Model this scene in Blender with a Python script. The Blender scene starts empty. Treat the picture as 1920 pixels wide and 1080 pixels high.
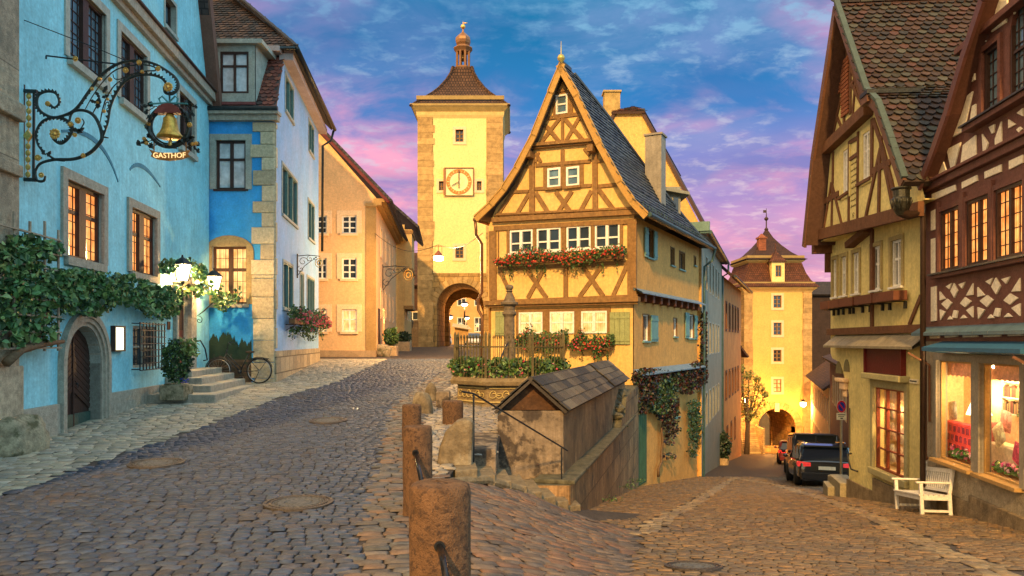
import bpy, bmesh, math, random
import numpy as np
from mathutils import Vector, Matrix
from mathutils.geometry import delaunay_2d_cdt
R = math.radians
random.seed(7)
S = bpy.context.scene
COL = S.collection
# ---------------------------------------------------------------- camera, sky, sun, exposure
FPX = 1400.0                                 # focal length in pixels of the 1920 wide photograph
cam = bpy.data.cameras.new('camera'); camo = bpy.data.objects.new('camera', cam); COL.objects.link(camo)
cam.sensor_width = 36; cam.lens = 36*FPX/1920; cam.shift_y = 100/1920
cam.clip_start = .05; cam.clip_end = 2000
camo.location = (0, 0, 0); camo.rotation_euler = (R(90), 0, 0)     # eye level is z = 0, the upper road lies 1.65 m below
S.camera = camo
S.view_settings.view_transform = 'Standard'; S.view_settings.look = 'None'
S.view_settings.exposure = .7; S.view_settings.gamma = 1
SUN_AZ, SUN_EL = 12, 31                      # the warm light comes from behind the viewer, a little left
W = bpy.data.worlds.new('World'); S.world = W; W.use_nodes = True
def build_sky():
    nt = W.node_tree; N = nt.nodes; L = nt.links; N.clear()
    out = N.new('ShaderNodeOutputWorld'); bg = N.new('ShaderNodeBackground'); L.new(bg.outputs[0], out.inputs[0])
    tc = N.new('ShaderNodeTexCoord'); sp = N.new('ShaderNodeSeparateXYZ'); L.new(tc.outputs['Generated'], sp.inputs[0])
    def mth(op, a, b=None, clamp=False):
        n = N.new('ShaderNodeMath'); n.operation = op; n.use_clamp = clamp
        for i, v in enumerate((a, b)):
            if v is None: continue
            if isinstance(v, (int, float)): n.inputs[i].default_value = v
            else: L.new(v, n.inputs[i])
        return n.outputs[0]
    def ramp(fac, stops):
        r = N.new('ShaderNodeValToRGB'); L.new(fac, r.inputs[0]); e = r.color_ramp.elements
        while len(e) < len(stops): e.new(.5)
        for q, (p, c) in zip(e, stops): q.position = p; q.color = (c, c, c, 1) if isinstance(c, (int, float)) else (*c, 1)
        return r.outputs[0]
    def mix(f, a, b, bt='MIX'):
        m = N.new('ShaderNodeMix'); m.data_type = 'RGBA'; m.blend_type = bt
        for k, v in ((0, f), (6, a), (7, b)):
            if isinstance(v, (int, float)): m.inputs[k].default_value = v
            elif isinstance(v, tuple): m.inputs[k].default_value = (*v, 1)
            else: L.new(v, m.inputs[k])
        return m.outputs[2]
    X, Y, Z = sp.outputs
    zz = mth('MAXIMUM', Z, 0.0)
    base = ramp(mth('MULTIPLY', zz, 2.2), [(0, (.55, .22, .16)), (.18, (.50, .23, .34)), (.38, (.20, .17, .42)), (.6, (.03, .16, .40)), (.85, (.004, .125, .27)), (1, (.003, .16, .29))])
    den = mth('ADD', zz, .16)
    cmb = N.new('ShaderNodeCombineXYZ'); L.new(mth('DIVIDE', X, den), cmb.inputs[0]); L.new(mth('DIVIDE', Y, den), cmb.inputs[1])
    def noise(scale, detail, rough, off, dist=0.):
        mp = N.new('ShaderNodeMapping'); L.new(cmb.outputs[0], mp.inputs[0]); mp.inputs[1].default_value = off; mp.inputs[3].default_value = (1, 1.15, 1)
        n = N.new('ShaderNodeTexNoise'); L.new(mp.outputs[0], n.inputs[0]); n.inputs['Scale'].default_value = scale
        n.inputs['Detail'].default_value = detail; n.inputs['Roughness'].default_value = rough; n.inputs['Distortion'].default_value = dist
        return n.outputs[0]
    big = noise(.75, 5, .55, (5.5, 6.6, 0), .3)
    mid = noise(2.6, 6, .6, (1.7, 5.2, 0), .4)
    fine = noise(13., 5, .6, (.3, 2.2, 0), .2)
    # soft blue and violet drifts, then the pink puffs
    c = mix(ramp(mid, [(.40, 0.), (.68, .75)]), base, mix(zz, (.22, .20, .42), (.012, .26, .40)))
    pf = mth('MULTIPLY', ramp(big, [(.42, 0.), (.58, 1.)]), ramp(mid, [(.36, .1), (.60, 1.)]))
    pink = mix(mth('MULTIPLY', zz, 2.4, True), (.88, .34, .32), (.70, .25, .42))
    glow = mth('MULTIPLY', ramp(zz, [(.0, .75), (.17, .42), (.30, 0.)]), ramp(noise(.9, 4, .5, (5.1, 7.3, 0), .3), [(.38, .25), (.6, 1.)]))
    c = mix(mth('MULTIPLY', mth('MAXIMUM', pf, glow), .85), c, pink)
    pf2 = mth('MULTIPLY', ramp(fine, [(.50, 0.), (.66, 1.)]), ramp(mid, [(.38, 0.), (.56, 1.)]))
    c = mix(mth('MULTIPLY', pf2, .6), c, mix(mth('MULTIPLY', zz, 2.6, True), (.88, .46, .44), (.17, .36, .50)))
    dk = ramp(noise(1.5, 4, .5, (8, 1, 0), .3), [(.42, 0.), (.62, 1.)])
    c = mix(mth('MULTIPLY', dk, .32), c, (.045, .09, .27))
    # added fill brightness in the unseen sky behind and beside: cyan right, warm left
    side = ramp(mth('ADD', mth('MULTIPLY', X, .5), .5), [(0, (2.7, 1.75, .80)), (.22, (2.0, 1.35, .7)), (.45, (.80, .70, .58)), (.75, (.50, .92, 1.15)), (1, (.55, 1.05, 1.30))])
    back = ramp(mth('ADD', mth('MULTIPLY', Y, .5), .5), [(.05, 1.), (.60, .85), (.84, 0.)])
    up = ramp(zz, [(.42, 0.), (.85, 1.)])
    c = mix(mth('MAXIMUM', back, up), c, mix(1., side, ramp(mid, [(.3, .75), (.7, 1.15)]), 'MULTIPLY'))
    gnd = ramp(mth('ADD', mth('MULTIPLY', Z, 4), .5), [(.3, .25), (.5, 1.)])
    c = mix(1., c, gnd, 'MULTIPLY')
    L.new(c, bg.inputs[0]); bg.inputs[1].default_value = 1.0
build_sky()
sl = bpy.data.lights.new('sun', 'SUN'); sl.energy = 3.4; sl.angle = R(2.0); sl.color = (1, .58, .19)
so = bpy.data.objects.new('sun', sl); COL.objects.link(so)
_sd = Vector((-math.sin(R(SUN_AZ))*math.cos(R(SUN_EL)), -math.cos(R(SUN_AZ))*math.cos(R(SUN_EL)), math.sin(R(SUN_EL))))
so.rotation_euler = _sd.to_track_quat('Z', 'Y').to_euler(); so.location = _sd*60
# ---------------------------------------------------------------- materials
MATS = {}
def M(name, col=(.5, .5, .5), rough=.85, var=.14, vs=2.5, bump=.25, bs=25., brick=None, metal=0., attr=False, col2=None, c2=(.5, .7), c2s=1.3,
      streak=0., emit=0., spec=.3, mortar=None, mbump=.6, alpha=None, coat=0.):
    if name in MATS: return MATS[name]
    m = bpy.data.materials.new(name); MATS[name] = m; m.use_nodes = True
    nt = m.node_tree; N = nt.nodes; L = nt.links; b = N['Principled BSDF']
    b.inputs['Roughness'].default_value = rough; b.inputs['Metallic'].default_value = metal
    b.inputs['Specular IOR Level'].default_value = spec
    if coat: b.inputs['Coat Weight'].default_value = coat
    tc = N.new('ShaderNodeTexCoord')
    def noise(s, det=4, vec=None, scl=None):
        n = N.new('ShaderNodeTexNoise'); n.inputs['Scale'].default_value = s; n.inputs['Detail'].default_value = det; n.inputs['Roughness'].default_value = .6
        v = vec or tc.outputs['Object']
        if scl:
            mp = N.new('ShaderNodeMapping'); L.new(v, mp.inputs[0]); mp.inputs[3].default_value = scl; v = mp.outputs[0]
        L.new(v, n.inputs[0]); return n.outputs[0]
    def mix(f, a, c, bt='MIX'):
        x = N.new('ShaderNodeMix'); x.data_type = 'RGBA'; x.blend_type = bt
        for k, v in ((0, f), (6, a), (7, c)):
            if isinstance(v, (int, float)): x.inputs[k].default_value = v
            elif isinstance(v, tuple): x.inputs[k].default_value = (*v, 1)
            else: L.new(v, x.inputs[k])
        return x.outputs[2]
    def ramp(f, a, c, lo=0., hi=1.):
        r = N.new('ShaderNodeMapRange'); L.new(f, r.inputs[0]); r.inputs[1].default_value = a; r.inputs[2].default_value = c
        r.inputs[3].default_value = lo; r.inputs[4].default_value = hi; return r.outputs[0]
    lo = tuple(x*(1-var) for x in col); hi = tuple(min(1, x*(1+var)) for x in col)
    c = mix(ramp(noise(vs, 6), .3, .7), lo, hi)
    if col2: c = mix(ramp(noise(c2s, 6), *c2), c, col2)
    h = noise(bs, 3)
    fg = ramp(h, .3, .7, .86, 1.12); fine = ramp(noise(vs*5.3, 5), .3, .7, .90, 1.09); mq = N.new('ShaderNodeMath'); mq.operation = 'MULTIPLY'; L.new(fg, mq.inputs[0]); L.new(fine, mq.inputs[1])
    if bump: c = mix(1., c, mq.outputs[0], 'MULTIPLY')
    if brick:
        bt = N.new('ShaderNodeTexBrick'); L.new(tc.outputs['UV'], bt.inputs['Vector'])
        bt.inputs['Scale'].default_value = 1; bt.inputs['Brick Width'].default_value = brick[0]; bt.inputs['Row Height'].default_value = brick[1]
        bt.inputs['Mortar Size'].default_value = brick[2]; bt.inputs['Mortar Smooth'].default_value = .3
        bt.inputs['Color1'].default_value = (.72, .72, .72, 1); bt.inputs['Color2'].default_value = (1.25, 1.22, 1.15, 1)
        bt.inputs['Mortar'].default_value = (*(mortar or (.45, .45, .45)), 1)
        c = mix(1., c, bt.outputs['Color'], 'MULTIPLY')
    if streak:
        s = ramp(noise(3., 6, None, (4.5, 4.5, .30)), .42, .70)
        mm = N.new('ShaderNodeMath'); mm.operation = 'MULTIPLY'; L.new(s, mm.inputs[0]); mm.inputs[1].default_value = streak
        c = mix(mm.outputs[0], c, tuple(x*.45 for x in col))
    if attr:
        a = N.new('ShaderNodeAttribute'); a.attribute_name = 'col'; c = mix(1., c, a.outputs['Color'], 'MULTIPLY')
    L.new(c, b.inputs['Base Color'])
    if bump:
        bp = N.new('ShaderNodeBump'); bp.inputs['Strength'].default_value = bump; bp.inputs['Distance'].default_value = .02; L.new(h, bp.inputs['Height'])
        last = bp
        if brick:
            b2 = N.new('ShaderNodeBump'); b2.inputs['Strength'].default_value = mbump; b2.inputs['Distance'].default_value = .03
            b2.invert = True; L.new(bt.outputs['Fac'], b2.inputs['Height']); L.new(bp.outputs[0], b2.inputs['Normal']); last = b2
        L.new(last.outputs[0], b.inputs['Normal'])
    if emit:
        L.new(c, b.inputs['Emission Color']); b.inputs['Emission Strength'].default_value = emit
    return m
def Mlit(name, col, strength, fold=40., folds=.35, blotch=.4, bscale=2.):
    """a lit window: glowing cloth or room seen through panes, folds run down it"""
    if name in MATS: return MATS[name]
    m = bpy.data.materials.new(name); MATS[name] = m; m.use_nodes = True
    nt = m.node_tree; N = nt.nodes; L = nt.links; b = N['Principled BSDF']; b.inputs['Roughness'].default_value = .15
    tc = N.new('ShaderNodeTexCoord'); w = N.new('ShaderNodeTexWave'); w.inputs['Scale'].default_value = fold/6.28; w.inputs['Distortion'].default_value = 3.
    w.inputs['Detail'].default_value = 2; w.inputs['Detail Scale'].default_value = .7
    L.new(tc.outputs['UV'], w.inputs[0])
    n = N.new('ShaderNodeTexNoise'); n.inputs['Scale'].default_value = bscale; n.inputs['Detail'].default_value = 3; L.new(tc.outputs['Object'], n.inputs[0])
    def rng(f, a, c, lo, hi):
        r = N.new('ShaderNodeMapRange'); L.new(f, r.inputs[0]); r.inputs[1].default_value = a; r.inputs[2].default_value = c
        r.inputs[3].default_value = lo; r.inputs[4].default_value = hi; return r.outputs[0]
    mu = N.new('ShaderNodeMath'); mu.operation = 'MULTIPLY'; L.new(rng(w.outputs[1], 0, 1, 1-folds, 1), mu.inputs[0]); L.new(rng(n.outputs[0], .3, .7, 1-blotch, 1), mu.inputs[1])
    rp = N.new('ShaderNodeValToRGB'); L.new(mu.outputs[0], rp.inputs[0]); e = rp.color_ramp.elements
    e[0].position = .2; e[0].color = (col[0]*.55, col[1]*.28, col[2]*.15, 1); e[1].position = .95; e[1].color = (*col, 1)
    L.new(rp.outputs[0], b.inputs['Emission Color']); b.inputs['Emission Strength'].default_value = strength
    b.inputs['Base Color'].default_value = (.25, .16, .08, 1)
    return m
def Mglass(name='clear_glass'):
    if name in MATS: return MATS[name]
    m = bpy.data.materials.new(name); MATS[name] = m; m.use_nodes = True
    nt = m.node_tree; N = nt.nodes; L = nt.links; N.clear()
    o = N.new('ShaderNodeOutputMaterial'); mx = N.new('ShaderNodeMixShader'); t = N.new('ShaderNodeBsdfTransparent'); g = N.new('ShaderNodeBsdfGlossy')
    g.inputs['Roughness'].default_value = .02; f = N.new('ShaderNodeLayerWeight'); f.inputs[0].default_value = .25; f2 = N.new('ShaderNodeMath'); f2.operation = 'MULTIPLY'; f2.inputs[1].default_value = .22; L.new(f.outputs[1], f2.inputs[0])
    L.new(f2.outputs[0], mx.inputs[0]); L.new(t.outputs[0], mx.inputs[1]); L.new(g.outputs[0], mx.inputs[2]); L.new(mx.outputs[0], o.inputs[0])
    return m
# ---------------------------------------------------------------- mesh building
def tag(o, label=None, cat=None, group=None, kind=None):
    if label: o['label'] = label
    if cat: o['category'] = cat
    if group: o['group'] = group
    if kind: o['kind'] = kind
    return o
def wloc(o):
    v = Vector((0, 0, 0))
    while o is not None: v += o.location; o = o.parent
    return v
def thing(name, label, cat, loc=(0, 0, 0), group=None):
    o = bpy.data.objects.new(name, None); COL.objects.link(o); o.location = loc; o.empty_display_size = .2
    return tag(o, label, cat, group)
class MB:
    def __init__(s): s.v = []; s.f = []; s.m = []; s.c = []; s.cur = 0; s.col = (1, 1, 1)
    def face(s, pts, m=None, c=None):
        i = len(s.v); s.v += [tuple(p) for p in pts]; s.f.append(tuple(range(i, i+len(pts)))); s.m.append(s.cur if m is None else m); s.c.append(c or s.col)
    def add(s, vs, fs, m=None, c=None):
        i = len(s.v); s.v += [tuple(p) for p in vs]
        for f in fs: s.f.append(tuple(i+k for k in f)); s.m.append(s.cur if m is None else m); s.c.append(c or s.col)
    def obox(s, O, a, b, c, m=None, col=None):
        O, a, b, c = Vector(O), Vector(a), Vector(b), Vector(c)
        if a.cross(b).dot(c) < 0: a, b = b, a
        P = [O, O+a, O+a+b, O+b, O+c, O+a+c, O+a+b+c, O+b+c]
        s.add(P, [(3, 2, 1, 0), (4, 5, 6, 7), (0, 1, 5, 4), (1, 2, 6, 5), (2, 3, 7, 6), (3, 0, 4, 7)], m, col)
    def box(s, x0, x1, y0, y1, z0, z1, m=None, col=None): s.obox((x0, y0, z0), (x1-x0, 0, 0), (0, y1-y0, 0), (0, 0, z1-z0), m, col)
    def bar(s, p, q, w, h=None, m=None, up=(0, 0, 1), col=None):
        p, q = Vector(p), Vector(q); d = (q-p); h = h or w; n = d.normalized(); up = Vector(up)
        if abs(n.dot(up)) > .98: up = Vector((1, 0, 0))
        x = n.cross(up).normalized(); y = x.cross(n)
        s.obox(p-x*w/2-y*h/2, x*w, y*h, d, m, col)
    def tube(s, pts, r, n=8, m=None, cap=True, closed=False, col=None):
        pts = [Vector(p) for p in pts]; k = len(pts); rs = r if isinstance(r, (list, tuple)) else [r]*k
        i0 = len(s.v); x = None
        for i, p in enumerate(pts):
            a = pts[i-1] if (i > 0 or closed) else p; b = pts[(i+1) % k] if (i < k-1 or closed) else p
            t = (b-a).normalized() if (b-a).length > 1e-9 else Vector((0, 0, 1))
            if x is None: x = t.orthogonal().normalized()
            x = (x-t*x.dot(t)); x = x.normalized() if x.length > 1e-6 else t.orthogonal().normalized(); y = t.cross(x)
            for j in range(n): a_ = 2*math.pi*j/n; s.v.append(tuple(p+(x*math.cos(a_)+y*math.sin(a_))*rs[i]))
        for i in range(k if closed else k-1):
            for j in range(n):
                A = i0+i*n; B = i0+((i+1) % k)*n
                s.f.append((A+j, A+(j+1) % n, B+(j+1) % n, B+j)); s.m.append(s.cur if m is None else m); s.c.append(col or s.col)
        if cap and not closed:
            s.f.append(tuple(i0+n-1-j for j in range(n))); s.m.append(s.cur if m is None else m); s.c.append(col or s.col)
            s.f.append(tuple(i0+(k-1)*n+j for j in range(n))); s.m.append(s.cur if m is None else m); s.c.append(col or s.col)
    def lathe(s, c, prof, n=16, rot=0., m=None, sx=1., sy=1., col=None):
        c = Vector(c); i0 = len(s.v); k = len(prof)
        for (r, z) in prof:
            for j in range(n):
                a = rot+2*math.pi*j/n; s.v.append((c.x+r*math.cos(a)*sx, c.y+r*math.sin(a)*sy, c.z+z))
        for i in range(k-1):
            for j in range(n):
                s.f.append((i0+i*n+j, i0+i*n+(j+1) % n, i0+(i+1)*n+(j+1) % n, i0+(i+1)*n+j)); s.m.append(s.cur if m is None else m); s.c.append(col or s.col)
        for ring, rev in ((0, True), (k-1, False)):
            if prof[ring][0] > 1e-4:
                q = [i0+ring*n+j for j in range(n)]; s.f.append(tuple(q[::-1] if rev else q)); s.m.append(s.cur if m is None else m); s.c.append(col or s.col)
    def blob(s, c, rx, ry, rz, n=10, m=None, jit=.0, col=None, seed=0):
        rg = random.Random(seed*7919+int(abs(c[0])*100)); k = n//2+1; i0 = len(s.v)
        for i in range(k+1):
            t = math.pi*i/k
            for j in range(n):
                a = 2*math.pi*j/n; q = 1+rg.uniform(-jit, jit)
                s.v.append((c[0]+rx*q*math.sin(t)*math.cos(a), c[1]+ry*q*math.sin(t)*math.sin(a), c[2]-rz*math.cos(t)*q))
        for i in range(k):
            for j in range(n):
                s.f.append((i0+i*n+j, i0+i*n+(j+1) % n, i0+(i+1)*n+(j+1) % n, i0+(i+1)*n+j)); s.m.append(s.cur if m is None else m); s.c.append(col or s.col)
    def build(s, name, mats, parent=None, smooth=False, bevel=0., origin=None, recalc=False, disp=None):
        if not isinstance(mats, (list, tuple)): mats = [mats]
        V = np.array(s.v, dtype=float).reshape(-1, 3)
        if parent is not None: org = np.array(wloc(parent))
        elif origin is not None: org = np.array(origin, dtype=float)
        else:
            lo, hi = V.min(0), V.max(0); org = np.array([(lo[0]+hi[0])/2, (lo[1]+hi[1])/2, lo[2]])
        me = bpy.data.meshes.new(name); me.from_pydata((V-org).tolist(), [], s.f); me.update()
        for mt in mats: me.materials.append(mt)
        nf = len(me.polygons)
        me.polygons.foreach_set('material_index', np.array(s.m, dtype=np.int32))
        if smooth: me.polygons.foreach_set('use_smooth', np.ones(nf, dtype=bool))
        if recalc:
            bm = bmesh.new(); bm.from_mesh(me); bmesh.ops.remove_doubles(bm, verts=bm.verts, dist=1e-4); bmesh.ops.recalc_face_normals(bm, faces=bm.faces); bm.to_mesh(me); bm.free()
        uvcol(me, None if recalc else s.c, org)
        o = bpy.data.objects.new(name, me); COL.objects.link(o)
        if parent is not None: o.parent = parent
        else: o.location = org
        if bevel:
            b = o.modifiers.new('bevel', 'BEVEL'); b.width = bevel; b.segments = 2; b.limit_method = 'ANGLE'; b.angle_limit = R(40)
        return o
def uvcol(me, cols, org=(0, 0, 0)):
    nf = len(me.polygons); nl = len(me.loops)
    if not nf: return
    nrm = np.empty(nf*3); me.polygons.foreach_get('normal', nrm); nrm = nrm.reshape(-1, 3)
    lt = np.empty(nf, dtype=np.int32); me.polygons.foreach_get('loop_total', lt)
    vi = np.empty(nl, dtype=np.int32); me.loops.foreach_get('vertex_index', vi)
    co = np.empty(len(me.vertices)*3); me.vertices.foreach_get('co', co); co = co.reshape(-1, 3)+np.array(org)
    ln = np.repeat(nrm, lt, axis=0); p = co[vi]
    t = np.stack([-ln[:, 1], ln[:, 0], np.zeros(nl)], 1); L_ = np.linalg.norm(t, axis=1); flat = L_ < .05
    t[flat] = (1, 0, 0); L_[flat] = 1; t /= L_[:, None]
    up = np.cross(ln, t); up[flat] = (0, 1, 0)
    uv = np.stack([(p*t).sum(1), (p*up).sum(1)], 1).astype(np.float32)
    l = me.uv_layers.new(name='UVMap'); l.data.foreach_set('uv', uv.ravel())
    if cols is not None and any(c != (1, 1, 1) for c in cols[:50]+cols[-5:]):
        a = me.color_attributes.new('col', 'FLOAT_COLOR', 'CORNER')
        C = np.repeat(np.array(cols, dtype=np.float32), lt, axis=0); C = np.concatenate([C, np.ones((nl, 1), np.float32)], 1); a.data.foreach_set('color', C.ravel())
def inpoly(pt, poly):
    x, y = pt; r = False; j = len(poly)-1
    for i in range(len(poly)):
        xi, yi = poly[i]; xj, yj = poly[j]
        if (yi > y) != (yj > y) and x < (xj-xi)*(y-yi)/(yj-yi)+xi: r = not r
        j = i
    return r
def arch(u0, u1, z0, z1, rise=None, n=12):
    """outline of an opening with a round or low arched head"""
    c = (u0+u1)/2; a = (u1-u0)/2; rise = rise or a
    return [(u0, z0), (u1, z0)]+[(c+a*math.cos(math.pi*k/n), z1-rise+rise*math.sin(math.pi*k/n)) for k in range(n+1)]
def rect(u0, u1, z0, z1): return [(u0, z0), (u1, z0), (u1, z1), (u0, z1)]
class Fr:
    """an upright plane: point O, horizontal direction u, outward normal n"""
    def __init__(s, O, u, n=None):
        s.O = Vector((O[0], O[1], 0)); s.u = Vector((u[0], u[1], 0)).normalized()
        n_ = Vector((s.u.y, -s.u.x, 0))
        if n is not None and n_.dot(Vector((n[0], n[1], 0))) < 0: n_ = -n_
        s.n = n_
    def P(s, u, z, d=0.): return s.O+s.u*u+Vector((0, 0, z))+s.n*d
    def at(s, px, py, d=0.):
        r = Vector(((px-960)/FPX, 1, (640-py)/FPX)); Od = s.O+s.n*d
        t = Od.dot(s.n)/r.dot(s.n); p = r*t; return ((p-s.O).dot(s.u), p.z)
    def rc(s, x0, x1, y0, y1, d=0.):
        """a rectangle on the plane from its left and right columns and two rows read at its middle"""
        a = s.at(x0, y0, d)[0]; b = s.at(x1, y0, d)[0]; xm = (x0+x1)/2
        z1 = s.at(xm, y0, d)[1]; z0 = s.at(xm, y1, d)[1]; return (min(a, b), max(a, b), z0, z1)
    def Y(s, px): return (s.P(s.at(px, 600)[0], 0)).y
def prism(mb, F, poly, d0, d1, m=None, col=None, tri=True):
    ar = sum(poly[i][0]*poly[(i+1) % len(poly)][1]-poly[(i+1) % len(poly)][0]*poly[i][1] for i in range(len(poly)))
    flip = (Vector((0, 0, 1)).cross(F.n).dot(F.u) > 0)          # u x z orientation against n
    if (ar < 0): poly = poly[::-1]
    if not flip: poly = poly[::-1]
    f = [F.P(u, z, d1) for u, z in poly]; b = [F.P(u, z, d0) for u, z in poly]; k = len(poly)
    mb.add(f+b, [tuple(range(k))]+[tuple(range(2*k-1, k-1, -1))]+[(i, k+i, k+(i+1) % k, (i+1) % k) for i in range(k)], m, col)
def fbox(mb, F, u0, u1, z0, z1, d0, d1, m=None, col=None): prism(mb, F, rect(u0, u1, z0, z1), d0, d1, m, col)
def beam(mb, F, a, b, w, d0, d1, m=None, col=None):
    dx, dz = b[0]-a[0], b[1]-a[1]; L_ = math.hypot(dx, dz) or 1; x, z = -dz/L_*w/2, dx/L_*w/2
    prism(mb, F, [(a[0]+x, a[1]+z), (b[0]+x, b[1]+z), (b[0]-x, b[1]-z), (a[0]-x, a[1]-z)], d0, d1, m, col)
def wall(mb, F, outline, holes, depth=.22, m=0, mr=None):
    """a wall face with real openings and their reveals"""
    vs = []; es = []
    for lp in [outline]+holes:
        i0 = len(vs); k = len(lp); vs += [Vector(p) for p in lp]; es += [(i0+i, i0+(i+1) % k) for i in range(k)]
    V, E, T, *_ = delaunay_2d_cdt(vs, es, [], 0, 1e-5)
    flip = (Vector((0, 0, 1)).cross(F.n).dot(F.u) > 0)
    for t in T:
        c = (sum(V[i].x for i in t)/3, sum(V[i].y for i in t)/3)
        if not inpoly(c, outline) or any(inpoly(c, h) for h in holes): continue
        p = [V[i] for i in t]; ar = (p[1]-p[0]).cross(p[2]-p[0])
        if (ar > 0) != flip: p = p[::-1]
        mb.face([F.P(q.x, q.y) for q in p], m)
    for h in holes:
        k = len(h); c = (sum(p[0] for p in h)/k, sum(p[1] for p in h)/k)
        for i in range(k):
            a, b = h[i], h[(i+1) % k]; q = [F.P(*a), F.P(*b), F.P(*b, -depth), F.P(*a, -depth)]
            nn = (q[1]-q[0]).cross(q[3]-q[0]); mid = (q[0]+q[2])/2
            if nn.dot(F.P(*c, -depth/2)-mid) < 0: q = q[::-1]
            mb.face(q, m if mr is None else mr)
def window(par, F, r, d=-.12, cols=2, rows=2, fw=.05, bw=.025, frame=None, pane=None, mull=0., surround=None, sill=None, rise=None, splits=None, name='window', pname='pane', lead=None):
    """frame with mullions and bars; children pane, surround, sill"""
    u0, u1, z0, z1 = r; mb = MB()
    def fr(a, b, c, e, t, d0, d1):
        fbox(mb, F, a, b, c, c+t, d0, d1); fbox(mb, F, a, b, e-t, e, d0, d1); fbox(mb, F, a, a+t, c+t, e-t, d0, d1); fbox(mb, F, b-t, b, c+t, e-t, d0, d1)
    fr(u0, u1, z0, z1, fw, d-.03, d+.04)
    for k in range(1, cols):
        x = u0+(u1-u0)*k/cols; w = mull if (mull and cols % 2 == 0 and k == cols//2) or (mull and cols <= 3) else bw*1.6
        fbox(mb, F, x-w/2, x+w/2, z0+fw, z1-fw, d-.03, d+.032 if w < .08 else d+.06)
    hs = splits or [k/rows for k in range(1, rows)]
    for q, h in enumerate(hs):
        z = z0+(z1-z0)*h; w = bw*1.3; 
        xs = [u0+fw]+[u0+(u1-u0)*k/cols for k in range(1, cols)]+[u1-fw]
        for a, b in zip(xs[:-1], xs[1:]): fbox(mb, F, a+.013, b-.013, z-w/2, z+w/2, d-.025, d+.024)
    if lead:
        for a in range(1, lead[0]): x = u0+(u1-u0)*a/lead[0]; fbox(mb, F, x-.006, x+.006, z0+fw, z1-fw, d-.012, d+.004)
        for a in range(1, lead[1]): z = z0+(z1-z0)*a/lead[1]; fbox(mb, F, u0+fw, u1-fw, z-.006, z+.006, d-.012, d+.003)
    w = mb.build(name, frame, par)
    if pane is not None:
        p = MB(); prism(p, F, rect(u0+.01, u1-.01, z0+.01, z1-.01), d-.05, d-.015); p.build(pname, pane, w)
    if surround:
        sm, sw, sp = surround; s = MB()
        if rise:
            o_ = arch(u0-sw, u1+sw, z0-sw*.0, z1+sw+rise*.3, rise+sw*.5); 
            wall_ring(s, F, o_, rect(u0, u1, z0, z1), .0, sp)
        else:
            fbox(s, F, u0-sw, u1+sw, z1, z1+sw, -.02, sp); fbox(s, F, u0-sw, u0, z0, z1, -.02, sp); fbox(s, F, u1, u1+sw, z0, z1, -.02, sp)
            if not sill: fbox(s, F, u0-sw, u1+sw, z0-sw, z0, -.02, sp)
        s.build('surround', sm, w)
    if sill:
        smt, sh, spr = sill; s = MB(); fbox(s, F, u0-.06, u1+.06, z0-sh, z0+.004, d-.02, spr); s.build('sill', smt, w)
    return w
def wall_ring(mb, F, outer, inner, d0, d1):
    """raised band between an outer and an inner outline"""
    G = Fr((F.O+F.n*d1)[:2], F.u[:2], F.n[:2])
    wall(mb, G, outer, [inner], d1-d0)
    k = len(outer)
    for i in range(k):
        a, b = outer[i], outer[(i+1) % k]; mb.face([F.P(*a, d1), F.P(*a, d0), F.P(*b, d0), F.P(*b, d1)])
def shutter(par, F, r, m, d=.03, t=.035, boards=4, name='shutter', ang=0.):
    u0, u1, z0, z1 = r; mb = MB(); w = (u1-u0)/boards
    for k in range(boards): fbox(mb, F, u0+k*w+.004, u0+(k+1)*w-.004, z0, z1, d, d+t)
    for z in (z0+(z1-z0)*.13, z0+(z1-z0)*.83): fbox(mb, F, u0+.01, u1-.01, z-.04, z+.04, d+t, d+t+.018)
    return mb.build(name, m, par)
from mathutils import noise as mnoise
def rock(name, c, rx, ry, rz_, mat, seed=0, n=36, amp=.12, sq=.55, parent=None):
    """a worn stone: superellipsoid with layered noise"""
    mb = MB(); k = n//2; c = Vector(c)
    f = lambda v: math.copysign(abs(v)**sq, v)
    for i in range(k+1):
        t = math.pi*i/k
        for j in range(n):
            a = 2*math.pi*j/n; d = Vector((f(math.sin(t))*f(math.cos(a)), f(math.sin(t))*f(math.sin(a)), -f(math.cos(t))))
            q = 1+amp*mnoise.noise(d*1.3+Vector((seed*3.1, 0, 0)))+amp*.45*mnoise.noise(d*4+Vector((0, seed, 0)))+amp*.2*mnoise.noise(d*11)
            mb.v.append((c.x+rx*d.x*q, c.y+ry*d.y*q, c.z+rz_*d.z*q))
    for i in range(k):
        for j in range(n): mb.f.append((i*n+j, i*n+(j+1) % n, (i+1)*n+(j+1) % n, (i+1)*n+j)); mb.m.append(0); mb.c.append((1, 1, 1))
    return mb.build(name, mat, parent, smooth=True)
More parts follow.
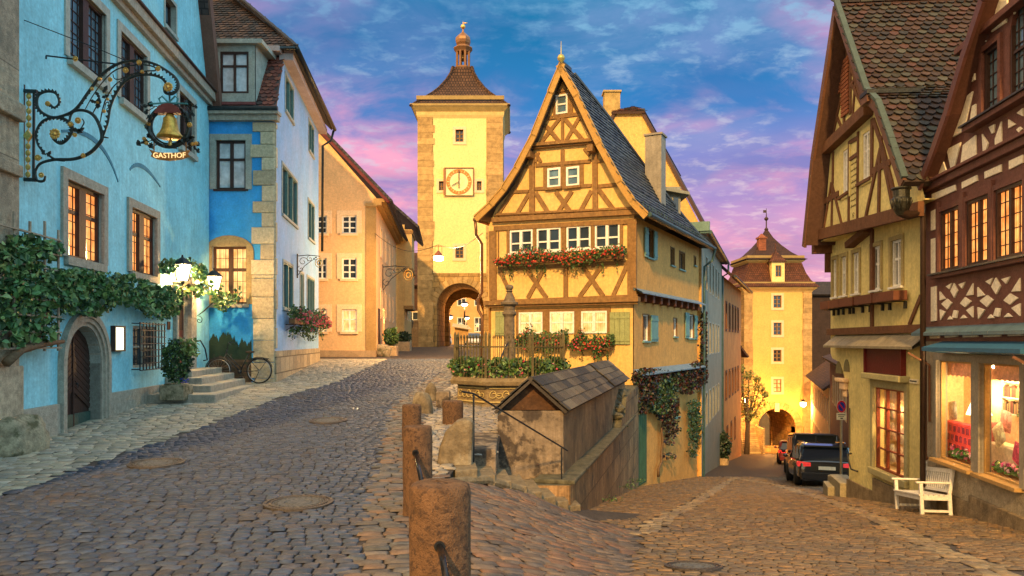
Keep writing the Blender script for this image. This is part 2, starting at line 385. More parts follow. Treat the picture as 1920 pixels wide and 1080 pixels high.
# ---------------------------------------------------------------- foliage, tiles
def leaves(mb, pts, size, cols, jit=.55, up=.3, rg=random, m=None):
    """one small folded leaf at every point"""
    for p in pts:
        n = Vector((rg.gauss(0, 1), rg.gauss(0, 1)-.5, rg.gauss(0, 1)+up)).normalized(); a = n.orthogonal().normalized()
        a = (Matrix.Rotation(rg.uniform(0, 6.28), 3, n) @ a); b = n.cross(a); s = size*rg.uniform(1-jit, 1+jit); p = Vector(p); c = rg.choice(cols)
        q = rg.uniform(.6, 1.45); c = (c[0]*q, c[1]*q, c[2]*q); f = n*s*.18
        mb.add([p-a*s*.5, p-a*s*.1+b*s*.42+f, p+a*s*.25+b*s*.3+f, p+a*s*.55, p+a*s*.25-b*s*.3+f, p-a*s*.1-b*s*.42+f], [(0, 3, 2, 1), (0, 5, 4, 3)], m, c)
def blossoms(mb, pts, size, cols, rg=random):
    for p in pts:
        c = rg.choice(cols); p = Vector(p)
        for k in range(7):
            d = Vector((rg.gauss(0, 1), rg.gauss(0, 1), rg.gauss(0, 1))).normalized(); q = p+d*size*.45
            a = d.orthogonal().normalized(); b = d.cross(a); s = size*.42; w = rg.uniform(.8, 1.2); cc = tuple(min(1, x*w) for x in c)
            mb.add([q+a*s, q+b*s, q-a*s, q-b*s], [(0, 1, 2, 3)], None, cc)
def tiles(mb, O, eu, es, poly, tw, th, pal, rg=None, lift=.03, rnd=.45, top=None):
    """overlapping beaver tail tiles over a polygon given in (u, s) on the roof slope"""
    rg = rg or random.Random(3); O = Vector(O); eu = Vector(eu).normalized(); es = Vector(es).normalized(); n = eu.cross(es).normalized()
    if n.z < 0: n = -n
    us = [p[0] for p in poly]; ss = [p[1] for p in poly]; r = 0; s = min(ss)
    while s < max(ss):
        u = min(us)-(tw/2 if r % 2 else 0)
        while u < max(us)+tw:
            if inpoly((u+tw/2, s+th*.5), poly) or inpoly((u+tw/2, s+th*.15), poly):
                w = tw/2-.004; c = rg.choice(pal); q = rg.uniform(.7, 1.3); c = tuple(x*q for x in c); lf = lift*rg.uniform(.8, 1.35); sk = rg.uniform(-.01, .01)
                def P(a, b, h): return O+eu*(u+tw/2+a)+es*(s+b)+n*h
                cut = th*rnd
                top_ = [P(-w, th*1.15, .004), P(-w, cut, lf*.75), P(-w*.62, cut*.35+sk, lf*.97), P(0, sk, lf), P(w*.62, cut*.35+sk, lf*.97), P(w, cut, lf*.75), P(w, th*1.15, .004)]
                bot = [p-n*.02 for p in top_]
                mb.add(top_+bot, [(0, 1, 2, 3, 4, 5, 6)]+[(k, k+7, k+8, k+1) for k in range(6)], None, c)
            u += tw
        s += th; r += 1
def roofslab(mb, P, t=.12, m=None):
    """a sheet of given corners with thickness below it"""
    P = [Vector(p) for p in P]; n = (P[1]-P[0]).cross(P[2]-P[0]).normalized()
    if n.z < 0: n = -n
    k = len(P); Q = [p-n*t for p in P]; mb.add(P+Q, [tuple(range(k)), tuple(range(2*k-1, k-1, -1))]+[(i, k+i, k+(i+1) % k, (i+1) % k) for i in range(k)], m)
def txt(s, F, u, z, h, d, mat, par, name='lettering', ex=.004, align='CENTER', curve=None, sx=1.):
    c = bpy.data.curves.new('t', 'FONT'); c.body = s; c.size = h; c.align_x = align; c.extrude = ex; c.resolution_u = 3
    o = bpy.data.objects.new('t', c); COL.objects.link(o); bpy.context.view_layer.update()
    me = bpy.data.meshes.new_from_object(o); bpy.data.objects.remove(o)
    vu = F.u if F.u.cross(Vector((0, 0, 1))).dot(F.n) > 0 else -F.u; base = F.P(u, z, d); org = wloc(par)
    for v in me.vertices:
        x, y, q = v.co; zz = y+(curve*(x*x) if curve else 0)
        v.co = base+vu*x*sx+Vector((0, 0, zz))+F.n*q-org
    me.materials.clear(); me.materials.append(mat); o = bpy.data.objects.new(name, me); COL.objects.link(o); o.parent = par
    return o
def point_light(name, loc, energy, col=(1, .62, .25), r=.06, par=None):
    l = bpy.data.lights.new(name, 'POINT'); l.energy = energy; l.color = col; l.shadow_soft_size = r
    o = bpy.data.objects.new(name, l); COL.objects.link(o)
    if par is not None: o.parent = par; o.location = Vector(loc)-wloc(par)
    else: o.location = loc
    return o
def PX(px, py, Y): return Vector(((px-960)/FPX*Y, Y, (640-py)/FPX*Y))
# ---------------------------------------------------------------- the setting: ground heights
_LY = [-5, 8, 13, 17, 21, 29.5, 33, 58, 140]; _LZ = [-1.65, -1.62, -1.49, -1.25, -1.13, -.76, -.68, -.43, -.3]
_PY = [-5, 8, 12, 16.5, 20, 24, 30, 58, 140]; _PZ = [-1.65, -1.62, -1.53, -1.44, -1.28, -1.05, -.8, -.43, -.3]
_RY = [-5, 1.5, 3, 4, 6.4, 10.2, 11.6, 13.5, 18.9, 24.7, 32, 45, 60, 68, 100, 140]; _RZ = [-1.65, -1.65, -1.70, -1.77, -2.03, -2.6, -2.75, -3.03, -3.88, -4.8, -5.8, -7.4, -9.2, -10.2, -13, -13]
_RXY = [-5, 0, 3.7, 6.9, 8.7, 9.0, 10.4, 10.41, 12.2, 12.21, 21.7, 24, 26.4, 26.41, 140]; _RX = [.4, .4, -.1, -.6, -.75, -.75, -.65, -.2, -.2, .4, 2.8, 3.2, 3.2, 3.2, 3.2]
_WXY = [-5, 0, 3.7, 6.9, 8.7, 9.0, 11.6, 11.61, 23, 24, 32, 45, 60, 140]; _WX = [.4, .4, -.1, -.6, -.75, -.75, .95, .95, 3.8, 3.9, 7.8, 12.5, 18, 18]
_XKY = [-5, 2, 5.25, 7.5, 10.6, 14.6, 18.5, 24.9, 30]; _XK = [-.7, -.75, -1.14, -1.48, -1.9, -2.4, -2.45, -2.3, -2.2]
_XLY = [-5, 8, 14, 21, 30, 33, 58, 140]; _XL = [-5.6, -5.5, -5.5, -5.0, -5.2, -5.4, -5.6, -5.6]
_FY = [-5, 2, 6.4, 10.2, 11.6, 12.5]; _FX = [.5, .6, .95, 1.66, 1.15, 1.1]
def zU(x, y):
    a = np.interp(y, _LY, _LZ); p = np.interp(y, _PY, _PZ); t = np.clip((x+2.4)/.8, 0, 1); return a*(1-t)+p*t
def zR(y): return np.interp(y, _RY, _RZ)
def xb(y): return np.interp(y, _WXY, _WX)
def zD(x, y):
    t = np.clip((x-xb(y))/np.maximum(np.interp(y, _FY, _FX)-np.interp(y, [-5, 3.7, 6.9, 10, 11.6], [.3, -.1, -.6, -1.2, -1.5]), .2), 0, 1)
    x0 = np.interp(y, [-5, 3.7, 6.9, 10, 11.6], [.3, -.1, -.6, -1.2, -1.5]); x1 = np.interp(y, _FY, _FX)
    t = np.clip((x-x0)/np.maximum(x1-x0, .2), 0, 1); t = t*t*(3-2*t)*.35+t*.65
    return np.where(y < 12.0, zU(x, y)*(1-t)+zR(y)*t, zR(y))
# stone materials
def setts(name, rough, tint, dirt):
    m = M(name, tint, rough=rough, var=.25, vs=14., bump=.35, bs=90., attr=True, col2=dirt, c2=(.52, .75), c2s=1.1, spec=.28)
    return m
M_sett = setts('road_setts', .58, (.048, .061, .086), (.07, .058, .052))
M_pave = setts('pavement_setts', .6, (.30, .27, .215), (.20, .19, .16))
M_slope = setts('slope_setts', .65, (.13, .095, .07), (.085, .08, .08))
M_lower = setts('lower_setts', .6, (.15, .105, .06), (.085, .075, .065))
M_joint = M('joint_earth', (.055, .045, .04), rough=.95, var=.3, vs=8, bump=.6, bs=40)
M_far = M('far_setts', (.09, .07, .06), rough=.6, var=.25, vs=3, bump=.3, bs=40, brick=(.19, .19, .03), mbump=1., mortar=(.3, .3, .3))
def cobbles(name, mat, xr, yr, inside, zf, size, dirv=(0, 1), seed=1, pal=((1, 1, 1),), gap=.012, skew=None, extra=None, dome=.007, base=None):
    """sheet of single rounded setts laid in rows; rows run across dirv"""
    rg = np.random.default_rng(seed); d = np.array(dirv, float); d /= np.linalg.norm(d); a = np.array([d[1], -d[0]])
    cs = np.array([(x, y) for x in xr for y in yr]); A0, A1 = (cs@a).min(), (cs@a).max(); B0, B1 = (cs@d).min(), (cs@d).max()
    C = []; 
    b = B0
    while b < B1:
        h = size[1]*rg.uniform(.88, 1.12); n = int((A1-A0)/size[0])+3; w = size[0]*rg.uniform(.82, 1.2, n); x = A0-rg.uniform(0, size[0])+np.cumsum(w)
        C.append(np.stack([x-w/2, np.full(n, b+h/2), w-gap, np.full(n, h-gap)], 1)); b += h
    C = np.concatenate(C); wob = .03*np.sin(C[:, 0]*1.7+C[:, 1]*.6)+.02*np.sin(C[:, 0]*4.1)
    B = C[:, 1]+wob; X = C[:, 0]*a[0]+B*d[0]; Y = C[:, 0]*a[1]+B*d[1]
    k = inside(X, Y); C = C[k]; X = X[k]; Y = Y[k]; n = len(X)
    g = np.array([-.5, -.44, 0, .44, .5]); gu, gv = np.meshgrid(g, g); gu = gu.ravel(); gv = gv.ravel()
    edge = (np.abs(gu) > .45) | (np.abs(gv) > .45); corner = (np.abs(gu) > .45) & (np.abs(gv) > .45); inn = (np.abs(gu) > .4) & (np.abs(gv) > .4) & ~edge
    hh = np.where(edge, -.012, np.where((gu == 0) & (gv == 0), dome, 0.)); hh = np.where((np.abs(gu)+np.abs(gv) == .44), dome*.7, hh)
    sc = np.where(corner, .93, np.where(inn, .97, 1.))
    th = rg.normal(0, .012, n); jw = 1+rg.normal(0, .03, (n, 25)); jh = rg.normal(0, .0018, (n, 25)); tilt = rg.normal(0, .012, (n, 2)); hz = rg.normal(0, .004, n)
    U = gu[None]*sc[None]*C[:, 2:3]*jw; V = gv[None]*sc[None]*C[:, 3:4]*jw
    Ur = U*np.cos(th)[:, None]-V*np.sin(th)[:, None]; Vr = U*np.sin(th)[:, None]+V*np.cos(th)[:, None]
    PX_ = X[:, None]+Ur*a[0]+Vr*d[0]; PY_ = Y[:, None]+Ur*a[1]+Vr*d[1]
    PZ_ = zf(PX_, PY_)+hh[None]+jh*(~edge)[None]+tilt[:, :1]*U+tilt[:, 1:]*V+hz[:, None]
    vs = np.stack([PX_, PY_, PZ_], 2).reshape(-1, 3)
    q = np.array([(r*5+c, r*5+c+1, (r+1)*5+c+1, (r+1)*5+c) for r in range(4) for c in range(4)])
    if a[0]*d[1]-a[1]*d[0] < 0: q = q[:, ::-1]
    fs = (q[None]+np.arange(n)[:, None, None]*25).reshape(-1, 4)
    pal = np.array(pal, float); cc = pal[rg.integers(0, len(pal), n)]*rg.uniform(.78, 1.22, (n, 1)); fc = np.repeat(cc, 16, axis=0)
    mi = np.zeros(len(fs), np.int32)
    # the sheet of joint earth below, on the same object
    if base is not None:
        bv, bf = base; o = len(vs); vs = np.concatenate([vs, bv]); fs = np.concatenate([fs, np.array(bf)+o]); fc = np.concatenate([fc, np.ones((len(bf), 3))]); mi = np.concatenate([mi, np.ones(len(bf), np.int32)])
    me = bpy.data.meshes.new(name); nv, nf = len(vs), len(fs)
    me.vertices.add(nv); me.vertices.foreach_set('co', vs.ravel()); me.loops.add(nf*4); me.loops.foreach_set('vertex_index', fs.ravel().astype(np.int32))
    me.polygons.add(nf); me.polygons.foreach_set('loop_start', np.arange(nf, dtype=np.int32)*4); me.update(calc_edges=True); me.validate()
    for m_ in (mat, M_joint): me.materials.append(m_)
    me.polygons.foreach_set('material_index', mi); me.polygons.foreach_set('use_smooth', np.ones(nf, bool))
    at = me.color_attributes.new('col', 'FLOAT_COLOR', 'CORNER'); at.data.foreach_set('color', np.concatenate([np.repeat(fc, 4, axis=0), np.ones((nf*4, 1))], 1).astype(np.float32).ravel())
    o = bpy.data.objects.new(name, me); COL.objects.link(o); o['kind'] = 'structure'
    return o
def sheet(ys, xa, xb_, nx, zf, dz=0.):
    vs = []; fs = []
    for y in ys:
        a = xa(y); b = xb_(y)
        for k in range(nx+1):
            x = a+(b-a)*k/nx; vs.append((x, y, float(zf(np.array(x), np.array(y)))+dz))
    for i in range(len(ys)-1):
        for k in range(nx): q = i*(nx+1)+k; fs.append((q, q+1, q+nx+2, q+nx+1))
    return np.array(vs), fs
YS = [0., 1.5, 2.5, 3, 3.7, 4, 5, 6, 6.4, 6.9, 7.5, 8, 8.35, 8.7, 9.0, 9.4, 9.8, 10.2, 10.6, 11, 11.3, 11.6]
XLf = lambda y: np.interp(y, _XLY, _XL); XKf = lambda y: np.interp(y, _XKY, _XK); RXf = lambda y: np.interp(y, _RXY, _RX)
def wallX(y): return -6.04-.114*y
YU = sorted(set(YS+[10.4, 10.41, 12.2, 12.21, 13, 14, 15, 16, 17, 18, 19, 20, 21, 21.7, 23, 24, 26.4, 26.41, 29.5, 31]))
EARTH = -.020
# carriageway with its setts
pal_road = ((1, 1, 1.02), (.88, .92, 1.), (1.1, 1.04, 1.), (1.12, .95, .86), (.82, .85, .92), (1.03, 1.06, 1.12), (.95, .97, 1.02))
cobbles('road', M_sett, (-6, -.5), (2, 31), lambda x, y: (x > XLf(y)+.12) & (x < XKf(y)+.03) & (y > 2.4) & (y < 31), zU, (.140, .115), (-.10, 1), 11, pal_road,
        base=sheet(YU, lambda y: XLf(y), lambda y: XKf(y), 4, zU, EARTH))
# long kerb setts and the gutter strip between road and bollards
cobbles('gutter', M_slope, (-3.2, 1), (1.5, 31), lambda x, y: (x > XKf(y)-.01) & (x < np.where(y < 8.9, RXf(y)+.02, XKf(y)+.66)) & (y > 1.8) & (y < 31), zU, (.20, .115), (-.14, 1), 12,
        ((.85, 1.05, 1.3), (1.05, .95, .9), (.7, .9, 1.1), (.9, 1., 1.1)), base=sheet(YU, lambda y: XKf(y), lambda y: min(XKf(y)+.66, RXf(y)), 3, zU, EARTH))
cobbles('plaza', M_pave, (-2.2, 3.3), (1.5, 26), lambda x, y: (x > XKf(y)+.68) & (x < RXf(y)-.05) & (y > 8.9) & (y < 27), zU, (.15, .12), (.05, 1), 13,
        ((.8, .75, .8), (1, .9, .8), (.7, .7, .75)), base=sheet(YU, lambda y: min(XKf(y)+.66, RXf(y)), RXf, 4, zU, EARTH))
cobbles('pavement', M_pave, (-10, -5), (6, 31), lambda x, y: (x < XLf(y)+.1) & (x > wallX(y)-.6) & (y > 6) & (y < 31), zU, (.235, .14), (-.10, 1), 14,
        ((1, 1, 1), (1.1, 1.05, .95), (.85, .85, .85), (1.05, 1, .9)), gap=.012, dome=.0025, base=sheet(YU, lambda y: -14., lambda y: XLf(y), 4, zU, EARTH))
# the bank of setts falling from the bollards to the lower street, and the lower street itself
def onbank(x, y): return (y < 11.55) & (x < np.interp(y, _FY, _FX)+.05) & (x > xb(y)+.05)
YD = [y for y in YS]
cobbles('paved_bank', M_slope, (-.8, 2), (1.8, 11.6), lambda x, y: onbank(x, y) & (y > 1.8), zD, (.21, .095), (-.62, 1), 15,
        ((1, 1, 1), (1.2, .9, .75), (.7, .75, .85), (1.05, 1., .95), (1.3, 1.05, .85)), dome=.003, base=sheet(YD, lambda y: float(xb(y)), lambda y: float(np.interp(y, _FY, _FX))+.1, 10, zD, EARTH))
def XW(y): return float(np.interp(y, _WXY, _WX))
YL = sorted(set(YS+[11.61, 12.5, 13.5, 15, 17, 18.9, 20, 22, 24, 24.7, 28, 32]))
LAf = lambda y: np.interp(y, [6, 9.8, 13.9, 24.9, 39], [1.3, 1.62, 3.25, 6.94, 12.3]); LBf = lambda y: np.interp(y, [3, 7.2, 10.1, 18, 26], [3.6, 4.5, 5.3, 7.35, 9.2])
_b = (np.zeros((0, 3)), [])
for nm_, Lf, y0_, dv_ in (('gutter_left', LAf, 9.9, (.36, 1)), ('gutter_right', LBf, 3, (.24, 1))):
    cobbles('gutter', M_pave, (0, 13), (y0_, 32), lambda x, y, Lf=Lf, y0_=y0_: (np.abs(x-Lf(y)) < .16) & (y > y0_) & (y < 32), zD, (.15, .24), dv_, 21, ((.8, .62, .42), (.7, .58, .42), (.62, .5, .4)), gap=.008, dome=.001)
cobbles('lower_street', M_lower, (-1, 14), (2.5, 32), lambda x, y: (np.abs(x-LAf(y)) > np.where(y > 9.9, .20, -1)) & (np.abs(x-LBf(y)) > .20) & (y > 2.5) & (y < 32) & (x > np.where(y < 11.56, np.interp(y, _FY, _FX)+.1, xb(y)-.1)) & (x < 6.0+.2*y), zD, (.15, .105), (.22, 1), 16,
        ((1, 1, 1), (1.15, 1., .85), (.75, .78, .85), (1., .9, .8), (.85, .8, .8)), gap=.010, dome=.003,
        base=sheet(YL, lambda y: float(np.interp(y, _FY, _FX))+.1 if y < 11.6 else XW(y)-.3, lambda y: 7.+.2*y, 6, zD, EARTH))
# distant stretches of both streets and the open country round the town
def plain(name, vf, mat):
    me = bpy.data.meshes.new(name); me.from_pydata([tuple(v) for v in vf[0]], [], vf[1]); me.update(); me.materials.append(mat)
    uvcol(me, None); o = bpy.data.objects.new(name, me); COL.objects.link(o); o['kind'] = 'structure'; return o
plain('square', sheet([31, 33, 40, 50, 58, 80, 140], lambda y: -60., lambda y: 3.2, 6, zU, 0), M_far)
M_farlow = M('far_lower_setts', (.09, .065, .045), rough=.6, var=.25, vs=3, bump=.3, bs=40, brick=(.16, .11, .02), mbump=1., mortar=(.3, .3, .3))
plain('lower_street_far', sheet([32, 38, 45, 52, 60, 68, 80, 100, 140], lambda y: XW(y)-.3, lambda y: 7.+.2*y+(0 if y < 33 else 4), 6, zD, 0), M_farlow)
plain('terrain', (np.array([(-700, -300, -13.2), (700, -300, -13.2), (700, 900, -13.2), (-700, 900, -13.2)]), [(0, 1, 2, 3)]), M('field', (.05, .06, .03), vs=.02))
# ---------------------------------------------------------------- manhole covers
M_iron = M('cast_iron', (.09, .075, .065), rough=.5, metal=.6, var=.3, vs=20, bump=.6, bs=80)
def manhole(px, py, Yd, lab, lower=False, r=.34):
    x = (px-960)/FPX*Yd; zf = zD if lower else zU
    z = lambda a, b: float(zf(np.array(x+a), np.array(Yd+b)))
    sx = (z(.3, 0)-z(-.3, 0))/.6; sy = (z(0, .3)-z(0, -.3))/.6; z0 = z(0, 0)+.016
    t = thing('manhole_cover', lab, 'manhole cover', (x, Yd, z0), group='round manhole covers in the paving')
    def disc(mb, prof, n=40):
        i0 = len(mb.v); mb.lathe((x, Yd, z0), prof, n)
        for i in range(i0, len(mb.v)): a, b, c = mb.v[i]; mb.v[i] = (a, b, c+sx*(a-x)+sy*(b-Yd))
    mb = MB(); disc(mb, [(r, -.02), (r, .006), (r*.9, .008), (r*.9, .0), (r*.84, .0), (r*.84, .008), (r*.76, .008), (r*.76, -.02)]); mb.build('rim', M_iron, t)
    mb = MB(); disc(mb, [(r*.74, -.02), (r*.74, .004), (r*.70, .004), (r*.69, -.004), (r*.60, -.004), (r*.59, .004), (r*.42, .004), (r*.41, -.004), (r*.36, -.004), (r*.35, .004), (.001, .004)])
    for q_ in range(24):
        a_ = q_*math.pi/12; i0 = len(mb.v); mb.box(x+r*.64*math.cos(a_)-.012, x+r*.64*math.cos(a_)+.012, Yd+r*.64*math.sin(a_)-.012, Yd+r*.64*math.sin(a_)+.012, z0-.005, z0+.006)
        for i in range(i0, len(mb.v)): a, b, c = mb.v[i]; mb.v[i] = (a, b, c+sx*(a-x)+sy*(b-Yd))
    mb.build('lid', M('lid_concrete', (.10, .098, .095), var=.4, vs=25, bump=.8, bs=50), t)
manhole(560, 947, 7.45, 'large round manhole cover in the near road left of the bollards')
manhole(293, 870, 9.6, 'round manhole cover in the road nearest the pavement, below the arched cellar door')
manhole(615, 800, 13.6, 'most distant round manhole cover in the middle of the curving road')
manhole(1300, 1046, 7.0, 'round manhole cover at the bottom of the picture in the lower street', True, .27)
# ================================================================= shared materials
M_timber = M('ochre_timber', (.25, .135, .045), rough=.75, var=.3, vs=9, bump=.6, bs=45, streak=.3)
M_dark = M('dark_wood', (.045, .022, .016), rough=.55, var=.2, vs=10)
M_black = M('black_iron', (.03, .032, .035), rough=.45, metal=.5, var=.2)
M_gold = M('gilding', (.75, .45, .12), rough=.35, metal=.7, var=.25, vs=30)
M_lime = M('limestone', (.36, .32, .25), rough=.9, var=.25, vs=12, bump=.8, bs=40, streak=.3)
M_greyst = M('grey_stone', (.27, .25, .21), rough=.9, var=.3, vs=8, bump=.8, bs=30, streak=.5)
M_white = M('white_paint', (.78, .76, .68), rough=.5, var=.06)
M_dglass = M('dark_window_glass', (.03, .04, .05), rough=.06, var=.3, vs=1.5, bump=0, spec=.8)
M_bglass = M('sky_window_glass', (.10, .16, .20), rough=.06, var=.5, vs=2., bump=.04, bs=6, spec=1.)
M_curt = M('curtained_glass', (.55, .58, .60), rough=.15, var=.3, vs=5, bump=0, spec=.8)
M_tile = M('old_clay_tile', (1, 1, 1), rough=.8, var=.35, vs=14, bump=.5, bs=60, attr=True)
M_gutter = M('gutter_metal', (.045, .05, .05), rough=.45, metal=.7, var=.3, vs=8)
M_copper = M('copper_gutter', (.20, .10, .05), rough=.45, metal=.7, var=.3, vs=8)
M_lit = Mlit('warm_curtains', (1., .46, .12), 1.15, folds=.6, blotch=.8, bscale=5)
M_litw = Mlit('lit_white_room', (1., .66, .25), 1.0, fold=30, folds=.4, blotch=.75, bscale=4)
M_lito = Mlit('orange_lit_room', (1., .40, .10), 1.2, blotch=.75, bscale=2.5)
M_lampg = M('lamp_glass', (1, .82, .45), emit=14., var=.02, bump=0)
def Mlamp():
    m = bpy.data.materials.new('lantern_pane'); m.use_nodes = True; nt = m.node_tree; N = nt.nodes; L = nt.links; N.clear()
    o = N.new('ShaderNodeOutputMaterial'); a = N.new('ShaderNodeAddShader'); e = N.new('ShaderNodeEmission'); t = N.new('ShaderNodeBsdfTransparent')
    e.inputs[0].default_value = (1, .74, .36, 1); e.inputs[1].default_value = 5.; t.inputs[0].default_value = (.85, .8, .7, 1); L.new(e.outputs[0], a.inputs[0]); L.new(t.outputs[0], a.inputs[1]); L.new(a.outputs[0], o.inputs[0]); return m
M_lantern = Mlamp()
PAL_RED = [(.20, .06, .04), (.26, .085, .05), (.16, .06, .045), (.10, .05, .04)]
PAL_DARK = [(.05, .042, .04), (.075, .055, .05), (.10, .06, .05), (.04, .04, .042), (.12, .07, .05)]
PAL_OLD = [(.055, .031, .022), (.045, .03, .024), (.036, .028, .024), (.066, .038, .026), (.052, .046, .03), (.032, .03, .028), (.075, .034, .024), (.07, .068, .05)]
PAL_SLATE = [(.06, .075, .085), (.045, .055, .065), (.08, .095, .10), (.03, .035, .045)]
def quoin_stack(mb, F, u0, w1, w2, z0, z1, h, d, sgn=1, rg=random):
    z = z0; k = 0
    while z < z1:
        hh = min(h*rg.uniform(.8, 1.2), z1-z); w = w1 if k % 2 else w2; w *= rg.uniform(.93, 1.07); q = rg.uniform(.8, 1.15)
        a, b = (u0, u0+w*sgn); fbox(mb, F, min(a, b), max(a, b), z+.006, z+hh-.006, -.03, d+rg.uniform(0, .012), col=(q, q, q)); z += hh; k += 1
# ================================================================= the cyan inn
FG = Fr((-6.04-.114*9.4, 9.4), (-.114, 1), (1, 0))
M_cyan = M('cyan_plaster', (.25, .60, .70), var=.16, vs=1.2, bump=.35, bs=18, col2=(.32, .64, .70), c2=(.5, .8), c2s=.8, streak=.28)
M_cyang = M('grey_green_frame_stone', (.33, .34, .29), var=.2, vs=6, bump=.4, bs=30)
inn = thing('inn', 'cyan plastered guesthouse with stone framed windows and arched cellar door at the left edge', 'building', tuple(FG.P(6, -1.5)))
uR = FG.at(392, 600)[0]; zc = 6.62
uk = FG.at(371, 0)[0]
top = [(uR, zc), (uk-.05, 9.1), (uk-1.6, 12.2), (5.4, 17), (-1, 12)]
rows_hi = [FG.rc(122, 202, 20, 100), FG.rc(220, 278, 60, 190), FG.rc(332, 366, 175, 300)]
W_hi = [(a+.12, b-.12, 4.78, 6.12) for a, b, _, _ in rows_hi]
W_lo = [(FG.at(117, 0)[0]+.1, FG.at(196, 0)[0]-.12, 1.42, 2.72), (FG.at(240, 0)[0]+.1, FG.at(295, 0)[0]-.12, 1.42, 2.74)]
W_gb = FG.rc(309, 329, 0, 58)
Dc = (FG.at(122, 0)[0], FG.at(188, 0)[0], -1.62, .27); DE = (FG.at(328, 0)[0], FG.at(352, 0)[0], -.72, 1.3)
grl = FG.rc(249, 293, 612, 688)
holes = [rect(*w) for w in W_hi+W_lo+[W_gb, grl, DE]]+[arch(*Dc)]
mb = MB(); wall(mb, FG, [(-6, -2.2), (uR, -2.2)]+top+[(-6, 12)], holes, .32, 0, 1)
mb.face([FG.P(uR, -2.2), FG.P(uR, zc), FG.P(uR, zc, -9), FG.P(uR, -2.2, -9)][::-1], 0)
mb.build('wall', [M_cyan, M_cyang], inn)
# plinth, string course, brown verge board, corner pier
mb = MB(); a0, a1 = Dc[0]-.28, Dc[1]+.34
for (a, b, zt) in ((-.5, a0, -1.02), (a1, DE[0]-.7, -.98), (DE[1]+.5, uR, -.98)): mb = MB(); fbox(mb, FG, a, b, -2.2, zt, -.02, .06); mb.build('plinth', M_lime, inn, bevel=.01)
mb = MB(); fbox(mb, FG, 0, uR+.12, zc+.02, zc+.24, -.05, .20, 0); fbox(mb, FG, 0, uR+.12, zc-.1, zc+.02, -.05, .10, 0); fbox(mb, FG, 0, uR+.15, zc+.24, zc+.29, -.05, .26, 1); mb.build('cornice', [M_lime, M_dark], inn, bevel=.01)
mb = MB(); pts = [(uR+.14, zc-.08), (uk+.13, 9.1), (uk-1.4, 12.2)]
for p, q in zip(pts[:-1], pts[1:]): beam(mb, FG, p, q, .30, -.4, .30)
mb.build('verge_board', M('brown_board', (.16, .075, .05), var=.15), inn)
mb = MB(); prism(mb, FG, [(uR+.2, zc), (uk+.2, 9.2), (uk-1.3, 12.3), (5.4, 17.2), (5.4, 17.05), (uk-1.4, 12.1), (uk, 9.0), (uR+.0, zc)], -9, .25); mb.build('roof', M('inn_roof', (.07, .05, .045), brick=(.18, .16, .02)), inn)
M_pier = M('rusticated_stone', (.42, .34, .24), rough=.95, var=.35, vs=11, bump=1., bs=45, brick=(2.4, 1.3, .012), mbump=.4, streak=.35, col2=(.26, .22, .16), c2=(.5, .65), c2s=2)
mb = MB(); up = FG.at(40, 600, .18)[0]
fbox(mb, FG, -6, up, -2.2, 12, -.1, .16); fbox(mb, FG, -6, up-.05, 2.35, 2.52, .1, .24); fbox(mb, FG, -6, up-.02, 3.15, 3.4, .1, .26)
fbox(mb, FG, -6, up+.04, -2.2, -.35, -.1, .20)
mb.build('corner_pier', M_pier, inn, bevel=.02)
# blind arches scratched in the plaster
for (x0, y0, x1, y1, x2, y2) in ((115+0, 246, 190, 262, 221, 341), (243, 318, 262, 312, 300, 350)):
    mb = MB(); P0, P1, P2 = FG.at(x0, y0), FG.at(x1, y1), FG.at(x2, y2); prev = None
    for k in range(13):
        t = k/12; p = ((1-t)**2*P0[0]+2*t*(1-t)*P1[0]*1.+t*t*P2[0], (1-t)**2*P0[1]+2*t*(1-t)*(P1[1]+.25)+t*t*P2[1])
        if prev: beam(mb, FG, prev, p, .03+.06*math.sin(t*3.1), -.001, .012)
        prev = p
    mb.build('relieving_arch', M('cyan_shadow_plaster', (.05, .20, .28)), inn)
for r in W_hi: window(inn, FG, r, -.09, 2, 1, .05, .03, M_dark, M_bglass, mull=.22, surround=(M_cyang, .16, .03), sill=(M_cyang, .12, .10), lead=(8, 7))
for r in W_lo: window(inn, FG, r, -.09, 2, 2, .06, .05, M_dark, M_lit, mull=.26, surround=(M_lime, .17, .05), sill=(M_lime, .14, .08), splits=[.62], lead=(6, 6))
window(inn, FG, W_gb, -.15, 2, 1, .05, .03, M_dark, M_bglass, surround=(M_cyang, .08, .02), sill=(M_cyang, .08, .06))
# grille window
w = window(inn, FG, grl, -.08, 2, 2, .05, .03, M_cyang, M_dglass)
mb = MB(); g0, g1, g2, g3 = grl
for k in range(9): x = g0-.05+(g1-g0+.1)*k/8; mb.bar(FG.P(x, g2-.05, .16), FG.P(x, g3+.08, .16), .02)
for k in range(8): z = g2-.05+(g3-g2+.1)*k/7; mb.bar(FG.P(g0-.08, z, .172), FG.P(g1+.08, z, .172), .02)
for x in (g0-.06, g1+.06):
    for z in (g2-.03, g3+.05): mb.bar(FG.P(x, z, 0), FG.P(x, z, .17), .02)
mb.build('iron_grille', M_black, w)
